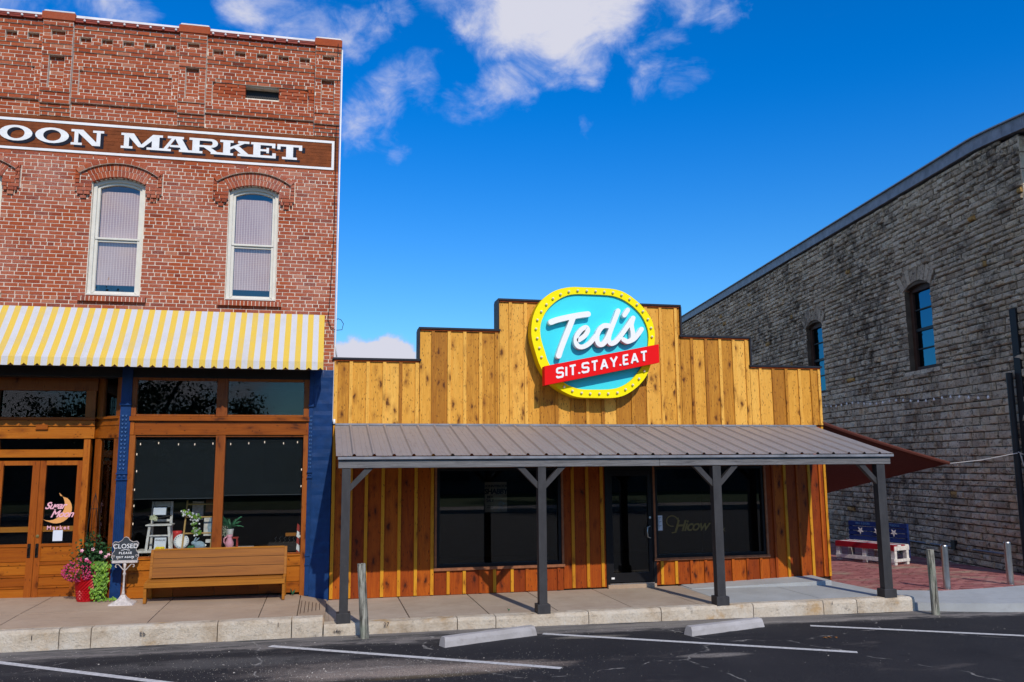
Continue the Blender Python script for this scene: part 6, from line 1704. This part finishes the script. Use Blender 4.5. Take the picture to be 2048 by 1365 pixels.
# ================================================================== STONE BUILDING
u_ = Vector((.13466, .99089, 0)); n_ = Vector((-.99089, .13466, 0)); O_ = Vector((13.452, .354, 0))
def SP(s, o, z): p = O_+u_*s+n_*o; return (p.x, p.y, z)
stoneb = thing('stone_building', tuple(O_), 'tall rough limestone building with grey metal eave and arched windows', 'building')
SW = [(2.34, 3.42, 4.31, 6.30, 6.38), (7.98, 9.08, 4.20, 6.30, 6.39), (13.8, 14.9, 4.1, 6.2, 6.35)]
def eave_z(s):
    if s >= .3: return 8.725
    return 8.725-.135*((.3-s)/1.55)**1.2
def stone_wall():
    r = random.Random(41); pc = []
    def stone(s0, s1, z0, z1, dep, t):
        g = .0085; m = MB(); j = lambda k=.011: r.uniform(-k, k); e = min(.022, (z1-z0)*.2)
        B4 = [(s0+g+j(), z0+g+j(.004)), (s1-g+j(), z0+g+j(.004)), (s1-g+j(), z1-g+j(.004)), (s0+g+j(), z1-g+j(.004))]
        F4 = [(B4[0][0]+e, B4[0][1]+e*.8), (B4[1][0]-e, B4[1][1]+e*.8), (B4[2][0]-e, B4[2][1]-e*.8), (B4[3][0]+e, B4[3][1]-e*.8)]
        c = ((s0+s1)/2+j(.03), (z0+z1)/2+j(.02))
        n = 0
        m.v = [SP(a, -.03, b) for a, b in B4]+[SP(a, dep*.45+j(.004), b) for a, b in B4]+[SP(a, dep+j(.012), b) for a, b in F4]+[SP(c[0], dep+.008+j(.01), c[1])]
        for k in range(4):
            q = (k+1) % 4; m.f += [(k, k+4, q+4, q), (k+4, k+8, q+8, q+4), (k+8, 12, q+8)]; m.t += [t, t, t]
        return m
    z = -.60
    while z < 8.9:
        h = r.choice([.115, .13, .145, .16, .18]) if z < 5 else r.choice([.105, .12, .135, .15])
        if z < .9: h = r.choice([.13, .15, .17])
        s = -1.05+r.uniform(0, .1)*0; zc = z+h/2
        while s < 27:
            if s > 16 and zc < 3.0: break
            l = r.uniform(.13, .34) if r.random() < .88 else r.uniform(.34, .48)
            if zc < 1 : l *= 1.1
            e = min(s+l, 27)
            # clip by windows
            stop = None
            for (a, b, c, d, top) in SW:
                if c-.0 < zc < top+.0:
                    lim = 0
                    if zc > d: # arch head
                        f = (zc-d)/(top-d); lim = (b-a)/2*f**1.6
                    aa, bb = a+lim, b-lim
                    if s < aa < e+.06: e = aa; stop = bb
                    elif aa <= s < bb: s = bb; e = min(s+l, 27)
            # voussoir zones
            skip = False
            for (a, b, c, d, top) in SW:
                mid = ((s+e)/2)
                cx_, cz_ = (a+b)/2, d-.78; ri_ = math.hypot((b-a)/2, .78)
                if zc > d+.0 and math.hypot(mid-cx_, zc-cz_) < ri_+.37 and abs(mid-cx_) < (zc-cz_)*math.tan(math.atan2((b-a)/2+.06, .78))+.03: skip = True
                if c-.11 < zc < c and a-.25 < mid < b+.25: skip = True
            if not skip and zc+h*.3 < eave_z(s)-.0 and e-s > .05:
                t = max(0, min(.93, r.gauss(.5, .24)))
                if r.random() < .007: t = 1
                nearw = any(c-.1 < zc < top+.1 and (abs(e-a) < .05 or abs(s-b) < .05) for (a, b, c, d, top) in SW); pc.append((stone(s, e, z, min(z+h, 9), .022 if nearw else r.choice([.02, .03, .045, .06, .075])+r.uniform(-.008, .008), t), SP((s+e)/2, 0, zc), (e-s)/.3))
            s = stop if stop else e
        z += h
    for (a, b, c, d, top) in SW:
        cx = (a+b)/2; n = 9; cz = d-.78; ri = math.hypot((b-a)/2, .78)
        for i in range(n):
            a0 = math.atan2((b-a)/2+.06, .78)*(2*i/n-1); a1 = math.atan2((b-a)/2+.06, .78)*(2*(i+1)/n-1); ro = ri+r.uniform(.36, .43); m = MB()
            P4 = [(cx+ri*math.sin(a0+.008), cz+ri*math.cos(a0)), (cx+ri*math.sin(a1-.008), cz+ri*math.cos(a1)), (cx+ro*math.sin(a1-.008), cz+ro*math.cos(a1)), (cx+ro*math.sin(a0+.008), cz+ro*math.cos(a0))]
            dp = r.uniform(.02, .045)
            m.hexa([SP(p, dp, q) for p, q in P4]+[SP(p, -.25, q) for p, q in P4], r.uniform(.1, .5)); pc.append((m, SP(cx, 0, d), 2.0))
        k = 6
        for i in range(k):
            s0 = a-.22+(b-a+.44)*i/k; s1 = s0+(b-a+.44)/k; m = MB(); m.hexa([SP(s0+.006, .07, c-.10), SP(s1-.006, .07, c-.10), SP(s1-.006, -.3, c-.10), SP(s0+.006, -.3, c-.10), SP(s0+.006, .06, c-.005), SP(s1-.006, .06, c-.005), SP(s1-.006, -.3, c+.005), SP(s0+.006, -.3, c+.005)], r.uniform(.6, .9)); pc.append((m, SP(cx, 0, c), 1.6))
    split_pieces(pc, 'stone', M['stone'], stoneb, 270)
    # backing wall (dark recessed joints) with openings
    m = MB()
    def bw(s0, s1, z0, z1):
        if s1-s0 > .001: m.hexa([SP(s0, .002, z0), SP(s1, .002, z0), SP(s1, -.45, z0), SP(s0, -.45, z0), SP(s0, .002, z1), SP(s1, .002, z1), SP(s1, -.45, z1), SP(s0, -.45, z1)])
    s = -1.03
    for (a, b, c, d, top) in SW: bw(s, a, 4.1, 6.5); s = b
    bw(s, 27, 4.1, 6.5); bw(-1.03, 27, -1.2, 4.1); bw(-1.03, 27, 6.5, 8.5); bw(.0, 27, 8.5, 8.70); bw(-1.03, 0, 8.5, 8.56)
    for (a, b, c, d, top) in SW:
        bw(a, b, 4.1, c)
        for i in range(10):
            s0 = a+(b-a)*i/10; s1 = a+(b-a)*(i+1)/10; mid = abs((s0+s1)/2-(a+b)/2)/((b-a)/2); zz_ = d+(top-d)*(1-mid**2); bw(s0, s1, zz_, 6.5)
    m.build('wall', M['stonejoint'], stoneb)
    # front face at the corner: pale quoins, then dark opening
    F1 = lambda o, s, z: SP(s, -o, z)
    for i in range(26):
        z0 = -.3+i*.34; w = .42 if i % 2 else .30; m = MB()
        m.hexa([F1(-.02, -1.06, z0+.01), F1(w, -1.06, z0+.01), F1(w, -1.02, z0+.01), F1(-.02, -1.02, z0+.01), F1(-.02, -1.06, z0+.33), F1(w, -1.06, z0+.33), F1(w, -1.02, z0+.33), F1(-.02, -1.02, z0+.33)], .9)
        m.build('quoin', M['kerb'], stoneb)
    m = MB(); m.hexa([F1(.0, -1.045, -.5), F1(9, -1.045, -.5), F1(9, -.9, -.5), F1(0, -.9, -.5), F1(0, -1.045, 8.55), F1(9, -1.045, 8.55), F1(9, -.9, 8.55), F1(0, -.9, 8.55)]); m.build('front_wall', M['navy'], stoneb)
    # eave fascia and gutter line
    S_ = [-2.2, -1.9, -1.6, -1.3, -1.0, -.7, -.4, -.1, .2, .5, .8, 1.2]+[2+2.6*i for i in range(11)]
    for (o0, o1, h0, h1, mt, nm) in ((.10, -.5, -.0, .255, M['grey_metal'], 'fascia'), (.16, -.6, .258, .285, M['flash2'], 'roof_edge')):
        m = MB()
        for a, b in zip(S_, S_[1:]):
            za, zb_ = eave_z(a), eave_z(b)
            m.hexa([SP(a+.002, o0, za+h0), SP(b-.002, o0, zb_+h0), SP(b-.002, o1, zb_+h0), SP(a+.002, o1, za+h0), SP(a+.002, o0, za+h1), SP(b-.002, o0, zb_+h1), SP(b-.002, o1, zb_+h1+.05), SP(a+.002, o1, za+h1+.05)])
        m.build(nm, mt, stoneb)
    m = MB(); m.hexa([SP(-2.2, -.5, 8.5), SP(28, -.5, 8.5), SP(28, -9, 8.5), SP(-2.2, -9, 8.5), SP(-2.2, -.5, 8.8), SP(28, -.5, 8.8), SP(28, -9, 9.2), SP(-2.2, -9, 9.2)]); m.build('roof', M['grey_metal'], stoneb)
    m = MB(); m.hexa([SP(27, 0, -1), SP(27.3, 0, -1), SP(27.3, -9, -1), SP(27, -9, -1), SP(27, 0, 8.8), SP(27.3, 0, 8.8), SP(27.3, -9, 8.8), SP(27, -9, 8.8)]); m.build('rear_wall', M['stonejoint'], stoneb)
    # windows
    for (a, b, c, d, top) in SW[:2]:
        o = -.17
        def bx(s0, s1, z0, z1, o0, o1): return [SP(s0, o0, z0), SP(s1, o0, z0), SP(s1, o1, z0), SP(s0, o1, z0), SP(s0, o0, z1), SP(s1, o0, z1), SP(s1, o1, z1), SP(s0, o1, z1)]
        m = MB(); m.hexa(bx(a, a+.09, c, top, o+.06, o-.06)); m.hexa(bx(b-.13, b, c, top, o+.05, o-.06)); m.hexa(bx(a+.09, b-.13, c, c+.10, o+.06, o-.06)); m.hexa(bx(a+.09, b-.13, d-.06, top+.05, o+.06, o-.06)); wf = m.build('window', M['brown_frame'], stoneb)
        m = MB(); zm = (c+d)/2; m.hexa(bx(a+.09, b-.13, zm-.035, zm+.035, o+.03, o-.04)); m.hexa(bx(a+.09, b-.13, zm+(d-zm)*.48, zm+(d-zm)*.48+.03, o+.03, o-.04)); m.hexa(bx(a+.09, b-.13, c+(zm-c)*.52, c+(zm-c)*.52+.03, o+.03, o-.04)); m.build('muntin', M['black'], wf)
        m = MB(); m.hexa(bx(a+.09, b-.13, c+.10, d-.06, o-.01, o-.016)); m.build('pane', M['glass_teal'], wf)
        m = MB(); m.hexa(bx(a-.6, b+2.0, c-.6, top+.6, -.47, -.49)); m.build('blackout', M['room_teal2'], wf)
M['darkstone'] = simple('dark_stone', (.10, .09, .08), .9, var=.3)
M['stonejoint'] = simple('dark_stone_joint', (.10, .08, .06), .95, var=.4, vscale=3)
M['flash2'] = simple('pale_roof_edge', (.30, .31, .33), .45, .3, var=.1)
M['glass_teal'] = mat_glass('stone_window_glass', (.35, .6, .65), .10, 0, (.035, .13, .19))
M['room_teal2'] = simple('teal_shade', (.02, .16, .19), .8, var=.1)
stone_wall()

# string lights on stone wall
t = thing('wall_string_lights', SP(4, .12, 3.7), 'sagging string of pale bulbs strung across the stone wall', 'string lights')
pts = [Vector(SP(8.4-.32*i, .14, 3.86-.0135*i+.03*math.cos(i*.9))) for i in range(26)]
m = MB(); m.tube(pts, .006, 5); m.build('cable', M['black'], t)
for p in pts[::1]:
    m = MB(); m.lathe([(.008, p.z-.075), (.022, p.z-.06), (.024, p.z-.04), (.012, p.z-.015), (.01, p.z)], p.x, p.y, 8); m.build('bulb', M['bulbglass'] if 'bulbglass' in M else M['signwhite'], t)

# dark pole, steel frame, conduit
m = MB(); m.tube([(13.235, .03, -.1), (13.235, .03, 3.88)], .062, 14); tag(m.build('black_pole', M['black'], smooth=False), 'tall black steel pole standing against the stone wall', 'pole')
t = thing('black_steel_frame', (13.35, -.15, 0), 'black square post and beam frame at the far right of the stone wall', 'frame')
m = MB(); m.bbox(13.30, 13.46, -.20, -.04, -.05, 5.15, .006); m.build('post', M['black'], t)
m = MB(); m.bbox(13.47, 18, -.20, -.05, 4.98, 5.15, .006); m.build('beam', M['black'], t)
m = MB(); m.bbox(13.62, 13.70, -.16, -.08, -.05, 4.97, .006); m.build('post', M['black'], t)
m = MB(); m.tube([SP(s, .05, .30-.012*s) for s in (7, 5, 3.4, 2, .4)], .018, 8); cd = tag(m.build('wall_conduit', M['grey_metal']), 'thin grey conduit along the foot of the stone wall', 'conduit')
for s in (2.05, 5.1): m = MB(); m.hexa([SP(s, .1, .22), SP(s+.14, .1, .22), SP(s+.14, .03, .22), SP(s, .03, .22), SP(s, .1, .42), SP(s+.14, .1, .42), SP(s+.14, .03, .42), SP(s, .03, .42)]); m.build('junction_box', M['black'], cd)

# ---------------------------------------------------------------- shade sail
def sail():
    A = Vector((9.04, .05, 2.86)); B_ = Vector((12.48, 1.0, 2.105)); C = Vector((9.06, 3.3, 1.02)); m = MB(); n = 14
    def p(i, j):
        a, b = i/n, j/n; c = 1-a-b; q = A*c+B_*a+C*b
        # edges pulled in, belly sag
        s = 4*a*b*.5+4*b*c*.35+4*a*c*.25
        cen = (A+B_+C)/3; q = q+(cen-q)*(.10*(4*a*b+4*b*c+4*a*c)/3 if min(a, b, c) < .001 else .04); q.z -= .10*27*a*b*c*.3+4*b*c*.30; return q
    idx = {}
    for i in range(n+1):
        for j in range(n+1-i): idx[i, j] = len(m.v); m.v.append(tuple(p(i, j)))
    for i in range(n):
        for j in range(n-i):
            m.f.append((idx[i, j], idx[i+1, j], idx[i, j+1])); m.t.append(.5)
            if j < n-i-1: m.f.append((idx[i+1, j], idx[i+1, j+1], idx[i, j+1])); m.t.append(.5)
    t = thing('shade_sail', tuple(A), 'brown triangular shade sail stretched from the shop corner towards the wall', 'shade sail')
    m.build('cloth', M['sail'], t, smooth=True)
    e = MB(); e.tube([p(i, 0)+Vector((0, -.01, .01)) for i in range(n+1)], .035, 6); e.build('hem', M['sail'], t)
    m = MB(); m.tube([tuple(B_), (12.85, .52, 2.17), (13.20, -.03, 2.30)], .010, 6); m.tube([(13.20, -.05, 2.32), (13.30, -.06, 2.28), (13.37, -.05, 2.05), (13.34, -.05, 1.90), (13.29, -.05, 2.1), (13.24, -.05, 2.3)], .009, 5); tag(m.build('tie_rope', M['rope']), 'pale rope tying the shade sail to the black pole', 'rope')
sail()

# ---------------------------------------------------------------- patriotic bench
def flag_bench():
    A = Vector((12.12, 2.42, 0)); dl = Vector((-.32, .947, 0)); dd = Vector((.947, .32, 0)); L_ = 1.5; z0 = -.072
    t = thing('painted_bench', (A.x, A.y, z0), 'red white and blue painted pallet bench with star cutouts by the stone wall', 'bench')
    bl = simple('flag_blue', (.008, .022, .11), .5, var=.15); rd = simple('flag_red', (.30, .010, .02), .5, var=.15)
    def P(l, d, z): q = A+dl*l+dd*d; return (q.x, q.y, z0+z)
    def bx(l0, l1, d0, d1, za, zb_): return MB().hexa([P(l0, d0, za), P(l0, d1, za), P(l1, d1, za), P(l1, d0, za), P(l0, d0, zb_), P(l0, d1, zb_), P(l1, d1, zb_), P(l1, d0, zb_)])
    for i, (a, b) in enumerate(((0, .12), (.135, .255), (.27, .39), (.405, .52))): bx(0, L_, a, b, .40, .425).build('seat_slat', rd if i in (0, 2) else M['white_worn'], t)
    bx(.0, L_, -.012, .0, .31, .42).build('front_apron', rd, t); bx(-.012, 0, 0, .52, .31, .40).build('side_rail', M['white_worn'], t); bx(-.014, 0, .0, .52, .07, .13).build('side_rail', M['white_worn'], t)
    bx(0, L_, -.012, 0.01, .06, .14).build('front_rail', M['white_worn'], t)
    for l in (0.0, .72, L_-.09):
        for d in (.01, .43): bx(l, l+.09, d, d+.08, 0, .40).build('leg', M['white_worn'], t)
    for i, (za, zb_) in enumerate(((.44, .53), (.545, .635), (.65, .74), (.755, .86))):
        bx(.0, L_, .50, .525, za, zb_).build('back_slat', bl, t)
    for l in (.0, L_-.07): bx(l, l+.07, .53, .57, .1, .86).build('back_post', bl, t)
    # stars and lettering on the back, facing the street side
    X = (-dl); Y = Vector((0, 0, 1)); Zv = (-dd)
    def Mx(l, d, z): q = A+dl*l+dd*d; m_ = Matrix((( X.x, Y.x, Zv.x, q.x), (X.y, Y.y, Zv.y, q.y), (X.z, Y.z, Zv.z, z0+z), (0, 0, 0, 1))); return m_
    for l in (.32, .75, 1.18):
        m = MB(); pts = []
        for k in range(10): a = math.pi/2+math.pi*k/5; rr = .085 if k % 2 == 0 else .035; pts.append((math.cos(a)*rr, math.sin(a)*rr))
        m.prism(pts[::-1], -.004, .004); m.xf(Mx(l, .490, .65) @ Matrix.Rotation(RAD(90), 4, 'X')); m.build('star', M['white_worn'], t)
    m = text_mesh('BILL & DON', .07, Mx(1.12, .497, .81), .002, 0, .001); m.add(text_mesh('TLEDGE', .07, Mx(.30, .497, .81), .002, 0, .001)); m.build('lettering', M['blue_light'], t)
flag_bench()

def pots():
    r = random.Random(2)
    for (x, y, h, mat, lab) in ((10.55, 4.4, .75, 'leaf_dry', 'rusty brown potted grasses behind the corner of the cedar shop'), (11.15, 4.9, .62, 'leaf_dark', 'dark leafy potted shrub left of the painted bench')):
        z = zplaza(x, y); t = thing('potted_shrub', (x, y, z), lab, 'potted plant')
        m = MB(); m.lathe([(.13, z), (.17, z+.28), (.18, z+.3), (.15, z+.29)], x, y, 16); m.build('pot', M['interior_brown'], t)
        m = MB()
        for _ in range(420):
            a = r.random()*6.28; q = r.random()**.6*.28; p = Vector((x+q*math.cos(a), y+q*math.sin(a), z+.3+r.random()*h*(1-q*1.2))); s = r.uniform(.015, .035); d = Vector((r.gauss(0, .6), r.gauss(0, .6), 1)).normalized()*s*1.7; w = d.cross(Vector((r.gauss(0, 1), r.gauss(0, 1), .2))).normalized()*s*.5
            m.quad(p-d, p+w, p+d, p-w, r.random())
        m.build('foliage', M[mat], t)
M['leaf_dry'] = mat_leaf('dry_foliage', (.06, .035, .015), (.20, .11, .03))
pots()

# fallen leaves on the asphalt
m = MB(); r = random.Random(6)
for (x, y) in ((6.45, -3.75), (6.52, -3.73), (6.6, -3.76)):
    z = zroad(x)+.006; a = r.random()*3; c, s = math.cos(a)*.035, math.sin(a)*.035; m.quad((x-c, y-s, z), (x+s*.6, y-c*.6, z+.012), (x+c, y+s, z+.004), (x-s*.6, y+c*.6, z+.014), .8)
tag(m.build('dead_leaf', simple('orange_dead_leaf', (.40, .17, .04), .8, var=.2)), 'small curled orange dead leaves lying on the dark asphalt', 'leaf')

# ================================================================== ACROSS THE STREET (seen only in the glass)
def oak(x, y, h, rad, seed, label):
    r = random.Random(seed); t = thing('oak_tree', (x, y, 0), label, 'tree', 'oaks on the lawn across the street')
    tr = MB(); tr.tube([(x, y, -.2), (x+.1, y, 1.5), (x-.1, y, 3.0), (x+.2, y, 4.5)], [.42, .34, .30, .22], 10)
    ends = []
    for i in range(9):
        a = i*.7+r.random()*.4; l = rad*r.uniform(.45, .8); z = r.uniform(2.6, 4.3); e = (x+math.cos(a)*l, y+math.sin(a)*l, z+r.uniform(1.2, h*.45)); tr.tube([(x, y, z), ((x+e[0])/2, (y+e[1])/2, (z+e[2])/2+.3), e], [.15, .10, .04], 6); ends.append(e)
    tr.build('trunk', M['bark'], t)
    m = MB(); cl = []
    for i in range(46):
        a = r.random()*6.28; q = rad*math.sqrt(r.random()); z = 2.6+r.random()*(h-3.2)*(1-.45*(q/rad)**2); cl.append((Vector((x+q*math.cos(a), y+q*math.sin(a), z)), r.uniform(.7, 1.4)))
    for _ in range(16000):
        c, s = r.choice(cl); v = Vector((r.gauss(0, .5), r.gauss(0, .5), r.gauss(0, .38)))*s; p = c+v; q = r.uniform(.06, .13); d = Vector((r.gauss(0, 1), r.gauss(0, 1), r.gauss(0, 1))).normalized()*q; w = d.cross(Vector((r.gauss(0, 1), r.gauss(0, 1), r.gauss(0, 1)))).normalized()*q*.6
        m.quad(p-d, p+w, p+d, p-w, r.random())
    m.build('crown', M['leaf_oak'], t)
oak(-9.0, -33, 12.5, 5.6, 12, 'broad oak on the lawn across the street from the brick shop')
oak(14.0, -37, 11, 5.0, 13, 'smaller oak on the lawn across the street from the porch')
m = MB(); m.tube([(-14.6, -27.5, 0), (-14.6, -27.5, 9)], .14, 8); tag(m.build('utility_pole', M['bark']), 'plain utility pole across the street', 'pole')

row = thing('added_far_building', (0, -46, 0), 'long low dark stone building added across the street to darken the shop glass', 'building')  # added out of view, tall and dark enough to dim the window reflections
m = MB(); m.box(-75, 75, -52, -46, -.5, 4.9); m.build('wall', M['darkstone'], row)
m = MB(); m.box(-75.2, 75.2, -52.2, -45.8, 4.9, 5.2); m.build('coping', M['grey_metal'], row)
for i in range(24):
    m = MB(); x = -70+i*6; m.box(x, x+2.2, -45.99, -45.9, 1.0, 3.4); m.build('window', M['black'], row)
for o in bpy.data.objects:
    if '_b' in o: del o['_b']
